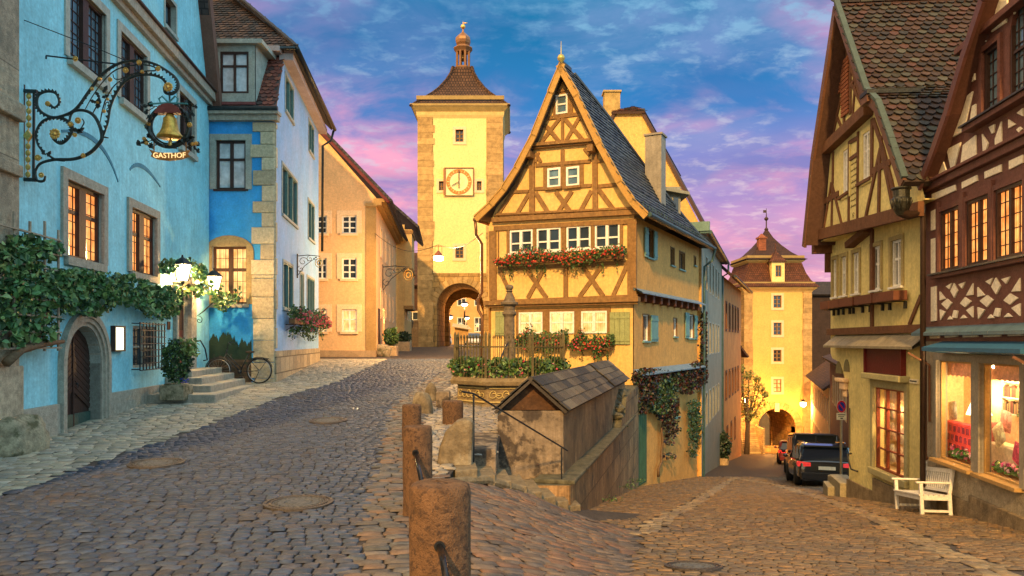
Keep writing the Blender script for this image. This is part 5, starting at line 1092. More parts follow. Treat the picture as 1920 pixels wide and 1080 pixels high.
mb.add([HF.P(0, -2.9), HF.P(wHu, -2.9), HF.P(wHu, zt), HF.P(0, zt)], [(0, 1, 2, 3)], 0)
q = [HS.P(0, -2.9), HS.P(HL, -2.9), HS.P(HL, zt), HS.P(0, zt)]; mb.face(q, 1); mb.face([p-Vector((wHu, 0, 0)) for p in q][::-1], 0)
mb.face([q[1], q[2], q[2]-Vector((wHu, 0, 0)), q[1]-Vector((wHu, 0, 0))], 0)
mb.build('wall', [M_hst, M_hsd], hut)
zr = -74/FPX*12.2; pkx = .5*wHu
mb = MB(); prism(mb, HF, [(0.02, zt), (wHu-.02, zt), (pkx, zr-.05)], -.25, -.12); mb.build('gable_board', M('dark_board', (.075, .035, .015), var=.5, vs=6, bump=.6, col2=(.25, .13, .05), c2=(.6, .75), c2s=4), hut)
mb = MB(); mb.col = (.07, .055, .04); rgd0 = HF.P(pkx, zr+.03, .08); off = (HS.P(HL, 0)-HS.P(0, 0))*1.01; rg = random.Random(41)
eL, eR_ = HF.P(-.06, zt-.01, .08), HF.P(wHu+.06, zt-.01, .08)
M_hrf = M('hut_slate', (1, 1, 1), rough=.7, var=.35, vs=9, bump=.8, bs=40, attr=True, col2=(.5, .42, .22), c2=(.56, .70), c2s=9)
for e in (eL, eR_):
    roofslab(mb, [rgd0, e, e+off, rgd0+off], .045); es = rgd0-e; L_ = es.length; ew = off.length; mid = HF.u
    pal = [(.085, .070, .050), (.06, .052, .040), (.12, .095, .062), (.045, .042, .036), (.16, .13, .085)]
    n = off.cross(es).normalized(); n = n if n.z > 0 else -n; sn = 0
    rows = 4; es_ = es.normalized(); of = off.normalized(); 
    for r_ in range(rows):
        u = -rg.uniform(0, .3)
        while u < ew:
            w_ = rg.uniform(.35, .75); u1 = min(u+w_, ew); u0 = max(u, 0); t_ = .022 if not (u0 > ew*.62) else .06
            if u1-u0 > .05:
                p = e+of*(u0+.004)+es_*(L_*r_/rows-.01)+n*t_; c = rg.choice(pal); q_ = rg.uniform(.7, 1.3); c = tuple(x*q_ for x in c)
                mb.obox(p+n*.012, of*(u1-u0-.010), es_*(L_/rows+.02)-n*.012, n*.02, 0, c)
            u = u1
mb.bar(rgd0+Vector((0, 0, .01)), rgd0+off+Vector((0, 0, .01)), .07, .05, 0)
mb.c[-6:] = [(.08, .065, .045)]*6; mb.build('roof', [M_hrf], hut)
# lower terrace wall along the street
TW = Fr((.911, 11.6), (.256, 1), (1, 0)); tw = thing('retaining_wall', 'stained stone retaining wall dropping from the hut to the lower street', 'wall', tuple(TW.P(5, -3, -.2)))
zw = -2.24; tl = 12.6
prof = [(0, zw), (7.3, zw+.02), (7.6, zw+.25), (8.4, zw+.30), (8.7, zw+.75), (tl, zw+.85)]
mb = MB()
for (a, za), (b, zb) in zip(prof[:-1], prof[1:]):
    pts = [TW.P(a, -5.4), TW.P(b, -5.4), TW.P(b, zb), TW.P(a, za)]; mb.face(pts, 0); bk_ = Vector((-.75, 0, 0)); mb.face([TW.P(a, za), TW.P(b, zb), TW.P(b, zb)+bk_, TW.P(a, za)+bk_], 1)
mb.face([TW.P(0, -3.2), TW.P(0, zw), TW.P(0, zw)+Vector((-.62, 0, 0)), TW.P(0, -3.2)+Vector((-.62, 0, 0))][::-1], 0)
mb.build('masonry', [M('stained_ashlar', (.33, .20, .095), rough=.95, var=.35, vs=3, bump=1., bs=20, brick=(.9, .55, .012), mbump=.7, col2=(.10, .075, .05), c2=(.5, .66), c2s=1.6, streak=.9), M('mossy_top', (.10, .09, .055), var=.5, vs=7, bump=1., bs=18)], tw)
rg = random.Random(44); mb = MB()
for k in range(9): mb.blob(tuple(TW.P(7.6+k*.16+rg.uniform(-.1, .1), zw+.35+.06*k, -.15+rg.uniform(-.15, .1))), rg.uniform(.12, .24), rg.uniform(.14, .24), rg.uniform(.08, .16), 8, jit=.15, seed=k)
mb.build('rubble_coping', M('mossy_top'), tw)
mb = MB(); fbox(mb, TW, .05, 11., zw+.0, zw+.07, -.6, .06); mb.build('coping', MATS['mossy_top'], tw, bevel=.02)
# steps going down beside the bank, in front of the hut
ss = thing('stone_steps', 'worn stone steps descending between the paved bank and the hut front', 'steps', (.1, 10.6, -2.2)); rg = random.Random(47)
M_wst = M('worn_step', (.20, .15, .085), rough=.9, var=.35, vs=8, bump=.9, bs=25, streak=.3)
for k in range(8):
    x0 = -.70+k*.215; zt_ = -1.60-k*.135; y0 = 9.16+(x0+.75)*1.5; mb = MB(); w_ = .95 if k < 5 else .7
    mb.obox((x0, y0-.02, -3.2), (.27, .16, 0), (-.10, w_, 0), (0, 0, zt_+3.2)); mb.build('step', M_wst, ss, bevel=.014)
mb = MB(); mb.tube([(-.78, 8.9, -1.68), (-.35, 9.6, -1.78), (.1, 10.3, -2.05), (.5, 10.95, -2.38), (.92, 11.6, -2.7)], [.05, .06, .06, .05, .04], 8); mb.build('stringer', M_wst, ss)
mb = MB(); mb.box(-.62, -.22, 10.4, 12.3, -3., -1.50); mb.box(-.22, .36, 11.0, 12.3, -3.2, -2.25); mb.box(.36, .90, 11.62, 12.2, -3.2, -2.26); mb.build('landing_block', M_hst, ss, bevel=.03)
# ================================================================= green yellow half timbered house on the right
M_yg = M('olive_yellow_plaster', (.72, .60, .24), var=.13, vs=1.3, bump=.4, bs=14, col2=(.52, .43, .17), c2=(.5, .75), c2s=.7, streak=.2)
M_rbt = M('red_brown_timber', (.15, .065, .03), rough=.75, var=.25, vs=8, bump=.5, bs=40, streak=.3)
FR = Fr((6.45+.086*13.75, 13.75), (.086, 1), (-1, 0)); FRg = Fr((6.1+.086*13.75, 13.75), (.086, 1), (-1, 0))
gh = thing('half_timbered_house', 'olive yellow half timbered house with steep tiled roof and dark red signboard', 'building', tuple(FR.P(3, -3.5, -2)))
yw = []
for (x0, x1, y0, y1) in ((1562, 1570, 492, 559), (1578, 1588, 485, 555), (1600, 1612, 475, 550), (1635, 1652, 460, 541), (1672, 1692, 448, 537)): r = FR.rc(x0, x1, y0, y1); yw.append((r[0], r[1], 1.1, 2.04))
shop = FR.rc(1640, 1699, 735, 895); shop = (shop[0], shop[1], -2.72, -.98)
uF = 5.2; zL_ = .12
mb = MB(); zG = 2.55
u9 = FR.at(1592, 800)[0]; far = [(u9, -4.9), (u9, -1.30), (u9+.10, -1.02), (u9+.30, -.88), (u9+.42, -.70), (u9+.62, -.52), (uF-.12, -.42), (uF, -.30), (uF, zG+.3)]
wall(mb, FR, [(0, -4.8)]+far+[(0, zG+.3)], [rect(*w) for w in yw]+[rect(*shop)], .2, 0, 0)
for a, b in zip(far[:-1], far[1:]): mb.face([FR.P(*a), FR.P(*b), FR.P(*b, -5), FR.P(*a, -5)])
def r1(x, y, d=0): return FRg.at(1500+x/2.571, y/2.571)
def r2(x, y): return FRg.at(1540+x/4.5, 200+y/4.5)
pkz = 8.0; pku, pkz = FRg.at(1566, 12, .38); vR = [(pku, pkz), FRg.at(1622, 178, .38), FRg.at(1643, 200, .38), FRg.at(1668, 272, .38), FRg.at(1692, 345, .38)]; vL = [(pku, pkz), FRg.at(1523, 300, .38), FRg.at(1507, 463, .38)]
def rz2(F, x0, x1, y0, y1):
    a, b = F(x0, y0), F(x1, y0); zt = F((x0+x1)/2, y0)[1]; zb = F((x0+x1)/2, y1)[1]; return (min(a[0], b[0]), max(a[0], b[0]), zb, zt)
gw = [rz2(r2, 190, 236, 365, 735), rz2(r2, 360, 420, 215, 610)]
zb0 = 2.50
out = [(vR[-1][0], zb0), (vL[-1][0]-.3, zb0), (vL[1][0]-.12, vL[1][1]), (pku, pkz-.1), (vR[1][0], vR[1][1]-.05), (vR[2][0], vR[2][1]), (vR[3][0], vR[3][1]-.03)]
wall(mb, FRg, out, [rect(*w) for w in gw], .15, 0, 0); fbox(mb, FRg, vR[-1][0], uF+.3, zb0-.02, zb0, -.4, 0, 0)
mb.build('wall', [M_yg], gh)
mb = MB()
def b2(x0, y0, x1, y1, w, d=.03): beam(mb, FRg, r2(x0, y0), r2(x1, y1), w, -.02, d+random.uniform(0, .005))
for q in ((0, 1080, 860, 860, .26, .09), (20, 410, 440, 20, .24, .20), (10, 815, 150, 730, .13), (245, 445, 315, 395, .09), (245, 300, 315, 260, .09), (425, 550, 590, 465, .13), (240, 290, 235, 1000, .08), (315, 210, 308, 970, .08), (98, 640, 90, 1060, .09),
          (435, 100, 430, 600, .12), (445, 110, 520, 330, .12), (520, 330, 600, 640, .12), (600, 640, 640, 850, .12), (505, 350, 375, 960, .10), (500, 380, 490, 900, .11), (510, 350, 610, 850, .10), (510, 250, 510, 350, .12), (90, 640, 20, 1060, .08), (95, 650, 190, 1050, .08), (105, 380, 100, 650, .09),
          (155, 780, 240, 720, .07, .06), (310, 665, 430, 600, .07, .06)): b2(*q)
def b1(x0, y0, x1, y1, w, d=.03): beam(mb, FRg, r1(x0, y0), r1(x1, y1), w, -.02, d+random.uniform(0, .005))
for q in ((215, 240, 215, 620, .10), (246, 300, 246, 550, .10), (150, 480, 210, 430, .09), (245, 420, 265, 380, .09), (160, 510, 205, 620, .08), (200, 470, 155, 690, .08), (250, 400, 310, 520, .08), (270, 390, 255, 580, .08), (200, 260, 215, 240, .1), (165, 500, 205, 225, .12), (215, 215, 310, 500, .12)): b1(*q)
# ledge beams below
beam(mb, FR, (0, zL_+.12), (uF+.1, zL_+.12), .16, -.02, .07); beam(mb, FR, FR.at(1637, 430), FR.at(1637, 615), .12, -.02, .05); beam(mb, FR, FR.at(1637, 430), FR.at(1600, 460), .14, -.02, .2)
beam(mb, FR, FR.at(1706, 610), FR.at(1728, 555), .1, -.02, .03)
fbox(mb, FRg, uF-.08, uF+.1, 2.22, 2.5, -.4, .1); prism(mb, FR, [(uF-.1, zG), (uF+.1, zG), (uF+.1, 1.75)], -.05, .12)
mb.build('timber_frame', M_rbt, gh, bevel=.006)
lv = rz2(r1, 208, 243, 280, 555); mb = MB()
for k in range(14): z = lv[2]+(lv[3]-lv[2])*k/14; fbox(mb, FRg, lv[0], lv[1], z, z+(lv[3]-lv[2])/14-.02, .02, .06)
lv = rz2(r1, 180, 203, 360, 455)
for k in range(5): z = lv[2]+(lv[3]-lv[2])*k/5; fbox(mb, FRg, lv[0], lv[1], z, z+(lv[3]-lv[2])/5-.02, .02, .06)
mb.build('attic_hatch', M('hatch_wood', (.27, .09, .04), var=.2), gh)
for r in gw: window(gh, FRg, r, -.03, 2, 2, .05, .04, M_white, M_dglass, splits=[.62], surround=(M_yg, .1, .03), lead=(4, 7))
for r in yw: window(gh, FR, r, -.06, 2, 2, .05, .04, M_white, M_dglass, splits=[.6], surround=(M('khaki_trim', (.38, .30, .13)), .09, .03), sill=(M_white, .04, .06))
# poem panel between the attic windows
t0 = rz2(r2, 246, 300, 450, 950); mb = MB(); rg = random.Random(3)
for k in range(8):
    zc_ = t0[3]-.1-(t0[3]-t0[2]-.2)*k/8.3; u = t0[0]+.03
    while u < t0[1]-.04:
        l = rg.uniform(.03, .07); h = rg.choice((.03, .05, .065)); fbox(mb, FRg, u, min(u+.012, t0[1]), zc_, zc_+h, .001, .006); fbox(mb, FRg, u+.014, min(u+l, t0[1]-.02), zc_+rg.uniform(0, .02), zc_+.032, .001, .006); u += l+.016
mb.tube([FRg.P((t0[0]+t0[1])/2+.05*math.cos(a)*a/6, t0[2]+.08+.05*math.sin(a)*a/6, .006) for a in np.linspace(0, 9, 16)], .005, 4); mb.build('painted_verse', M('verse_paint', (.14, .10, .03)), gh)
# slate skirt, corner arches, shop window, signboard
uS = FR.at(1543, 632, .3)[0]
mb = MB()
for k in range(10):
    u0 = -.1+k*(uS+.1)/10; u1 = u0+(uS+.1)/10-.01
    mb.add([FR.P(u0, zL_+.05, -.02), FR.P(u1, zL_+.05, -.02), FR.P(u1, zL_-.22, .30), FR.P(u0, zL_-.22, .30), FR.P(u1, zL_-.27, .30), FR.P(u0, zL_-.27, .30), FR.P(u1, zL_-.12, -.02), FR.P(u0, zL_-.12, -.02)], [(0, 1, 2, 3), (3, 2, 4, 5), (5, 4, 6, 7)])
mb.build('slate_skirt', M('warm_slate', (.22, .19, .13), rough=.55, var=.25, vs=5), gh)
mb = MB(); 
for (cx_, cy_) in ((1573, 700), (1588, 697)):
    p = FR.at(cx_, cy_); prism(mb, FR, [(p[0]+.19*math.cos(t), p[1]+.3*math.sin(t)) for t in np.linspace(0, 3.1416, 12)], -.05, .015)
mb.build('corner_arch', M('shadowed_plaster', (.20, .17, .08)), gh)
mb = MB(); p = FR.at(1578, 708); fbox(mb, FR, p[0]-.5, p[0]+.1, p[1]-.1, p[1], 0, .14); fbox(mb, FR, p[0]-.45, p[0]-.1, p[1]-.28, p[1]-.1, 0, .10); fbox(mb, FR, p[0]-.42, p[0]-.2, p[1]-.45, p[1]-.28, 0, .06); mb.build('corbel', M_aprt, gh, bevel=.04)
mb = MB(); fbox(mb, FR, shop[0]-.18, shop[1]+.2, -.80, -.68, -.02, .22); fbox(mb, FR, shop[0]-.14, shop[0], -2.8, -.82, -.02, .05); fbox(mb, FR, shop[1], shop[1]+.14, -2.8, -.82, -.02, .05); fbox(mb, FR, shop[0]-.14, shop[1]+.14, -2.86, shop[2], -.02, .10); fbox(mb, FR, shop[0], shop[1], shop[3], -.8, -.02, .05); mb.build('shop_frame', M('khaki_stone', (.36, .32, .16), var=.15), gh, bevel=.015)
sgb = thing('signboard', 'blank dark red signboard above the barred shop window', 'sign', tuple(FR.P(FR.at(1663, 675)[0], -.5, .05))); s0 = FR.rc(1629, 1697, 652, 699); s0 = (s0[0], s0[1], -.73, -.16)
mb = MB(); fbox(mb, FR, *s0, .02, .06); mb.build('board', M('oxblood', (.12, .012, .012), rough=.5, var=.1), sgb)
mb = MB(); a, b, c, d_ = s0
for q in ((a-.05, b+.05, d_, d_+.05), (a-.05, b+.05, c-.05, c), (a-.05, a, c, d_), (b, b+.05, c, d_)): fbox(mb, FR, *q, .0, .10)
mb.build('frame', M('oxblood_rim', (.16, .02, .018), rough=.5), sgb)
# roof, its verge and the flared gutter
mb = MB(); mb.col = (.06, .04, .032); rg = random.Random(51); rO = .38; dX = Vector((1, -.086, 0)).normalized(); WD = 8.
prf = [(vR[0][0], vR[0][1]+.08), (vR[1][0]+.02, vR[1][1]+.12), (vR[2][0]-.02, vR[2][1]+.12), (vR[3][0]-.04, vR[3][1]+.1), (vR[4][0]-.1, vR[4][1]+.02)]
for a, b in zip(prf[:-1], prf[1:]):
    q0, q1 = FRg.P(a[0], a[1], rO), FRg.P(b[0], b[1], rO); roofslab(mb, [q0, q1, q1+dX*WD, q0+dX*WD], .12)
    es = q0-q1; L_ = es.length; tiles(mb, q1, dX, es, [(0.02, 0), (WD, 0), (WD, L_), (0.02, L_)], .19, .155, PAL_OLD, rg, .04, rnd=.55)
for k in range(32): a = FRg.P(prf[0][0], prf[0][1]+.02, rO-k*.26); mb.bar(a, a+dX*.24, .17, .10, 0); mb.c[-6:] = [rg.choice(PAL_OLD)]*6
for a, b in zip(vL[:-1], vL[1:]):
    q0, q1 = FRg.P(a[0], a[1]+.06, rO), FRg.P(b[0], b[1]+.06, rO); roofslab(mb, [q0, q1, q1+dX*WD, q0+dX*WD], .12); mb.c[-6:] = [(.1, .05, .035)]*6
mb.build('roof', [M_tile], gh)
mb = MB(); M_bb = M('brown_barge', (.14, .065, .038), rough=.6, var=.15)
for P in (vR, vL):
    for a, b in zip(P[:-1], P[1:]): beam(mb, FRg, a, b, .20, rO-.04, rO+.02, 0); 
for a, b in zip(vR[:-1], vR[1:]): beam(mb, FRg, (a[0]-.05, a[1]+.12), (b[0]-.07, b[1]+.1), .06, rO-.06, rO+.05, 1)
pp = vR[1]; fbox(mb, FRg, pp[0]-.32, pp[0]+.03, pp[1]-.22, pp[1]-.08, rO-.5, rO+.08, 0); fbox(mb, FRg, pp[0]-.36, pp[0]+.02, pp[1]-.08, pp[1]+.0, rO-.9, rO+.1, 2)
mb.build('bargeboard', [M_bb, M('verdigris_edge', (.06, .085, .075)), M_gutter], gh)
# big ornate rain hopper and its downpipe between the two houses
M_hop = M('hopper_bronze', (.05, .05, .04), rough=.4, metal=.7, var=.4, vs=8)
hpp = thing('rain_hopper', 'ornate dark rain hopper with long downpipe between the two right houses', 'downpipe', tuple(PX(1697, 385, 13.3)))
mb = MB(); c = PX(1690, 352, 13.2); k = 13.2/FPX
mb.lathe(c, [(17*k, 0), (18*k, -.02), (14.5*k, -.05), (14.5*k, -18*k), (17*k, -22*k), (17*k, -28*k), (14*k, -40*k), (8*k, -52*k)], 16); mb.build('hopper_bowl', M_hop, hpp, smooth=False)
mb = MB(); mb.tube([c+Vector((0, 0, -34*k)), c+Vector((3*k, 0, -46*k)), c+Vector((14*k, 0, -52*k)), c+Vector((26*k, -.02, -50*k)), c+Vector((36*k, .0, -45*k)), c+Vector((40*k, 0, -50*k)), c+Vector((42*k, .02, -70*k)), c+Vector((43*k, .05, -5.3))], [11*k, 11*k, 9*k, 7*k, 5*k, 5*k, 5*k, 5*k], 12); mb.build('downpipe', M('pipe_brown', (.05, .03, .022), rough=.4, metal=.5), hpp, smooth=True)
mb = MB()
for t in range(9): a = t*.7; mb.tube([c+Vector((15.5*k*math.cos(a), 15.5*k*math.sin(a), -20*k)), c+Vector((17*k*math.cos(a), 17*k*math.sin(a), -27*k)), c+Vector((11*k*math.cos(a), 11*k*math.sin(a), -44*k))], [2*k, 3*k, 1.2*k], 5)
mb.build('fluting', M_hop, hpp, smooth=True)
mb = MB(); fbox(mb, FR, -.2, 2.4, -4.8, -2.95, 0, .05); fbox(mb, FR, 2.4, u9+.03, -5, -3.25, 0, .05); mb.build('plinth', M('damp_plinth', (.20, .15, .09), var=.4, vs=5, bump=.9, streak=.5), gh)
# ================================================================= dark red half timbered house at the right edge
M_ct = M('oxblood_timber', (.13, .05, .038), rough=.65, var=.25, vs=9, bump=.5, bs=40); M_pan = M('cream_panel', (.80, .72, .56), var=.07, vs=5, bump=.2)
M_rc = M('rough_render', (.32, .27, .19), rough=.95, var=.25, vs=10, bump=1., bs=30)
FC = Fr((5.64+.136*13.55, 13.55), (-.136, -1), (-1, 0))       # u runs towards the viewer
rh = thing('half_timbered_house', 'dark red half timbered house with cream panels at the right edge', 'building', tuple(FC.P(3, -3, -2)))
LC = 5.2
def c1(x, y): return FC.at(1500+x/2.571, y/2.571)
def c2p(x, y): return FC.at(1500+x/3.376, 380+y/3.376)
low = [FC.rc(1765, 1802, 388, 508), FC.rc(1814, 1859, 370, 500), FC.rc(1868, 1922, 355, 490)]; low = [(a, b, 1.19, 2.22) for a, b, _, _ in low]
shw = [FC.rc(1758, 1824, 677, 880), FC.rc(1838, 1915, 680, 905)]; shw = [(a, b, -2.03, -.33) for a, b, _, _ in shw]
up_ = [FC.rc(1845, 1875, 98, 212)]; ua = FC.rc(1893, 1935, 60, 185); uw = (up_[0][0], up_[0][1], 3.42, 4.4); uar = (ua[0], ua[1]+.1, 3.42, 4.75)
vc = [FC.at(1733, 372), *[FC.at(x, y, .26) for x, y in ((1764, 240), (1800, 125), (1841, 0))]]
zTop = 2.75
gout = [(.0, .0), (LC, .0), (LC, 9.), (vc[3][0]+1.6, 8.3), (vc[3][0], vc[3][1]), (vc[2][0], vc[2][1]), (vc[1][0], vc[1][1]), (0.05, zTop)]
mb = MB(); wall(mb, FC, gout, [rect(*w) for w in low+[uw]]+[arch(*uar, .5)], .16, 0, 0)
wall(mb, FC, rect(0, LC, -3.6, 0.), [rect(*w) for w in shw], .16, 1, 2); mb.face([FC.P(0, -4), FC.P(0, zTop), FC.P(0, zTop, -6), FC.P(0, -4, -6)][::-1], 1)
mb.build('wall', [M_ct, M_rc, M('grey_frame', (.26, .23, .18))], rh)
# cream infill panels, raised slightly from the timber
mb = MB()
def pn(F, pts, d=.022): prism(mb, FC, [F(*p) for p in pts], -.01, d)
P1 = [[(905, 0), (940, 0), (898, 200), (850, 212)], [(960, 0), (1005, 0), (1000, 108), (928, 155)], [(1035, 0), (1062, 0), (1035, 70)], [(818, 325), (845, 308), (848, 385), (790, 425)], [(800, 468), (838, 440), (795, 632), (722, 672)], [(835, 510), (852, 500), (852, 600), (818, 618)],
      [(712, 720), (780, 685), (738, 845)], [(790, 700), (852, 650), (855, 790), (775, 828)], [(692, 765), (720, 850), (665, 875)], [(915, 612), (943, 598), (940, 640), (930, 645)], [(975, 585), (978, 725), (945, 695), (945, 670)], [(882, 645), (912, 690), (890, 775)], [(925, 720), (940, 745), (915, 755)],
      [(1010, 575), (1045, 600), (1010, 620)], [(1050, 545), (1080, 520), (1080, 560)], [(1048, 625), (1065, 610), (1078, 622), (1062, 640)], [(1010, 680), (1045, 660), (1030, 700), (1012, 715)], [(1065, 690), (1080, 675), (1080, 690)],
      [(640, 935), (752, 890), (755, 918), (640, 970)], [(785, 878), (858, 843), (860, 872), (785, 910)], [(895, 828), (975, 792), (975, 828), (895, 862)], [(1013, 775), (1080, 745), (1080, 785), (1013, 818)], [(638, 1025), (658, 1010), (658, 1080), (638, 1080)]]
for p in P1: pn(c1, p)
P2 = [[(835, 55), (865, 40), (865, 170), (835, 178)], [(835, 230), (865, 222), (865, 470), (835, 475)], [(835, 535), (868, 527), (868, 748), (835, 752)],
      [(828, 820), (887, 815), (887, 858), (828, 860)], [(922, 812), (1003, 808), (1003, 850), (922, 855)], [(1037, 808), (1130, 804), (1130, 850), (1037, 853)], [(1168, 805), (1276, 800), (1276, 848), (1168, 852)], [(1323, 800), (1418, 795), (1418, 842), (1323, 845)]]
for p in P2: pn(c2p, p)
# lattice of curved braces: diamonds between
def lat(x0, x1, y0, y1, sk):
    w, h = x1-x0, y1-y0
    def T(a, b): return (x0+a*w, y0+b*h-sk*a)
    for q in ([(0, .2), (.17, .42), (0, .45)], [(.18, .08), (.35, .0), (.29, .17)], [(.42, 0), (.53, .22), (.43, .42), (.32, .22)], [(.55, .05), (.75, 0), (.66, .18)], [(.98, .05), (.98, .38), (.78, .38)],
              [(.05, .55), (.22, .42), (.36, .55), (.22, .72)], [(.6, .58), (.75, .42), (.93, .55), (.75, .70)], [(0, .70), (.17, .78), (.02, 1)], [(.42, .75), (.53, .78), (.50, .98), (.36, .95)], [(.78, .78), (.98, .68), (.98, 1)], [(.22, 1), (.3, .9), (.38, 1)], [(.6, 1), (.7, .9), (.8, 1)]): pn(c2p, [T(*p) for p in q])
lat(890, 1105, 515, 745, 18); lat(1130, 1405, 482, 738, 20)
mb.build('infill_panel', M_pan, rh, bevel=.006)
mb = MB()
for z, h, d in ((2.72, .12, .10), (2.80, .05, .16), (.14, .0, 0)):
    if h: fbox(mb, FC, -.12, LC, z-h/2, z+h/2, -.02, d)
za = c1(830, 590)[1]; fbox(mb, FC, c1(830, 590)[0], LC, 3.28, 3.36, -.02, .16)
zt_ = c1(800, 290)[1]; fbox(mb, FC, c1(800, 290)[0]-.1, LC, 4.62, 4.72, -.02, .14)
fbox(mb, FC, low[0][0]-.15, LC, 1.08, 1.14, -.02, .12)
for x in (low[0][0]-.12, low[1][0]-.15, low[2][0]-.15): fbox(mb, FC, x, x+.1, 1.14, 2.4, -.02, .05)
mb.build('moulding', M_ct, rh, bevel=.008)
mb = MB(); fbox(mb, FC, low[0][0]-.2, LC, 1.14, 1.17, -.02, .16); fbox(mb, FC, c1(830, 590)[0]-.03, LC, 3.36, 3.385, -.02, .2); mb.build('lead_flashing', M('dark_lead', (.03, .035, .045), rough=.4), rh)
for r in low: window(rh, FC, r, -.03, 2, 1, .05, .045, M_dark, M_lit, mull=.07, lead=(4, 5), surround=(M_ct, .08, .04))
window(rh, FC, uw, -.05, 1, 1, .05, .03, M_dark, M_bglass, lead=(3, 5), surround=(M_ct, .08, .04)); window(rh, FC, (uar[0], uar[1], uar[2], uar[3]), -.05, 1, 2, .04, .03, M_dark, M_bglass, lead=(5, 7))
mb = MB(); zsl = .13
for k in range(12):
    u0 = -.15+k*LC/11; u1 = u0+LC/11-.006
    mb.add([FC.P(u0, zsl+.14, -.02), FC.P(u1, zsl+.14, -.02), FC.P(u1, zsl+.02, .17), FC.P(u0, zsl+.02, .17), FC.P(u1, zsl-.03, .17), FC.P(u0, zsl-.03, .17), FC.P(u1, zsl-.03, -.02), FC.P(u0, zsl-.03, -.02)], [(0, 1, 2, 3), (3, 2, 4, 5), (5, 4, 6, 7)])
mb.build('slate_ledge', M('blue_slate', (.07, .13, .17), rough=.5, var=.2), rh)
# blue awning with its braces
aw = thing('awning', 'folded blue canvas awning over the glowing shop windows', 'awning', tuple(FC.P(2.4, -.2, .3))); MA = M('blue_canvas', (.02, .10, .20), rough=.7, var=.12, vs=4, bump=.2, bs=50)
u1 = FC.at(1901, 655, .36)[0]+.15; uA = FC.at(1728, 650, .36)[0]; mb = MB()
mb.add([FC.P(uA, .0, .03), FC.P(u1, .0, .03), FC.P(u1, -.10, .36), FC.P(uA, -.10, .36), FC.P(uA, -.16, .36), FC.P(u1, -.16, .36), FC.P(uA, -.2, .05), FC.P(u1, -.2, .05)], [(0, 1, 2, 3), (3, 2, 5, 4), (4, 5, 7, 6), (0, 3, 4, 6), (1, 7, 5, 2)]); mb.build('canopy', MA, aw)
mb = MB()
for u in (FC.at(1747, 670)[0], u1-.1): mb.bar(FC.P(u, -.2, .40), FC.P(u+.05, -.42, .06), .035); mb.bar(FC.P(u+.05, -.42, .06), FC.P(u+.06, -1.42, .06), .03)
mb.tube([FC.P(FC.at(1748, 670)[0]-.1, -.35, .06), FC.P(FC.at(1748, 670)[0]-.1, -2.05, .06)], .012, 6); mb.blob(tuple(FC.P(FC.at(1748, 670)[0]-.1, -2.08, .06)), .035, .035, .04, 8); mb.build('folding_arm', M('arm_brown', (.14, .06, .03), rough=.5), aw)
# shop windows: grey frames, real glass and a lit display behind
for i, r in enumerate(shw):
    w = window(rh, FC, r, -.09, 1, 1, .03, .03, M('shop_frame_ochre', (.45, .27, .09), rough=.5), None, surround=(M('grey_frame'), .12, .03), sill=(M('sill_ochre', (.36, .22, .08)), .05, .12))
    p = MB(); p.face([FC.P(r[0]+.04, r[2]+.04, -.13), FC.P(r[0]+.04, r[3]-.04, -.13), FC.P(r[1]-.04, r[3]-.04, -.13), FC.P(r[1]-.04, r[2]+.04, -.13)][::-1]); p.build('pane', Mglass(), w)
mb = MB(); fbox(mb, FC, .6, LC, -3.7, -2.55, -.02, .04); fbox(mb, FC, 1.8, LC, -3.7, -2.42, -.02, .05); mb.build('plinth', M('damp_plinth'), rh, bevel=.015)
# display room: back wall, floor, sides
mb = MB(); a, b = .06, shw[1][1]+.1
mb.face([FC.P(a, -2.05, -.64), FC.P(b, -2.05, -.64), FC.P(b, -.25, -.64), FC.P(a, -.25, -.64)], 0); mb.face([FC.P(a, -2.05, -.17), FC.P(b, -2.05, -.17), FC.P(b, -2.05, -.64), FC.P(a, -2.05, -.64)], 1)
mb.face([FC.P(a, -.26, -.17), FC.P(b, -.26, -.17), FC.P(b, -.26, -.64), FC.P(a, -.26, -.64)], 0)
for u in (a, b): mb.face([FC.P(u, -2.05, -.17), FC.P(u, -.25, -.17), FC.P(u, -.25, -.64), FC.P(u, -2.05, -.64)], 0)
mb.build('display_room', [M('cream_wall', (.85, .66, .36), var=.1), M('shop_floor', (.5, .3, .15))], rh)
# verge of the red house: long curved bargeboard and soffit
mb = MB(); vo = [FC.at(x, y, .26) for x, y in ((1722, 352), (1748, 285), (1773, 215), (1806, 105), (1841, 0))]; P = vo+[(vo[-1][0]+1.4, vo[-1][1]+2.7)]
for a, b in zip(P[:-1], P[1:]):
    beam(mb, FC, a, b, .15, .23, .28, 0); l = math.hypot(b[0]-a[0], b[1]-a[1]); nx, nz = -(b[1]-a[1])/l*.08, (b[0]-a[0])/l*.08
    q = [FC.P(a[0]+nx, a[1]+nz, .25), FC.P(b[0]+nx, b[1]+nz, .25), FC.P(b[0]+nx, b[1]+nz, -8), FC.P(a[0]+nx, a[1]+nz, -8)]; roofslab(mb, q, .08, 1)
mb.build('bargeboard', [M('dark_red_board', (.11, .045, .04), rough=.55), M('under_roof', (.085, .035, .026))], rh)
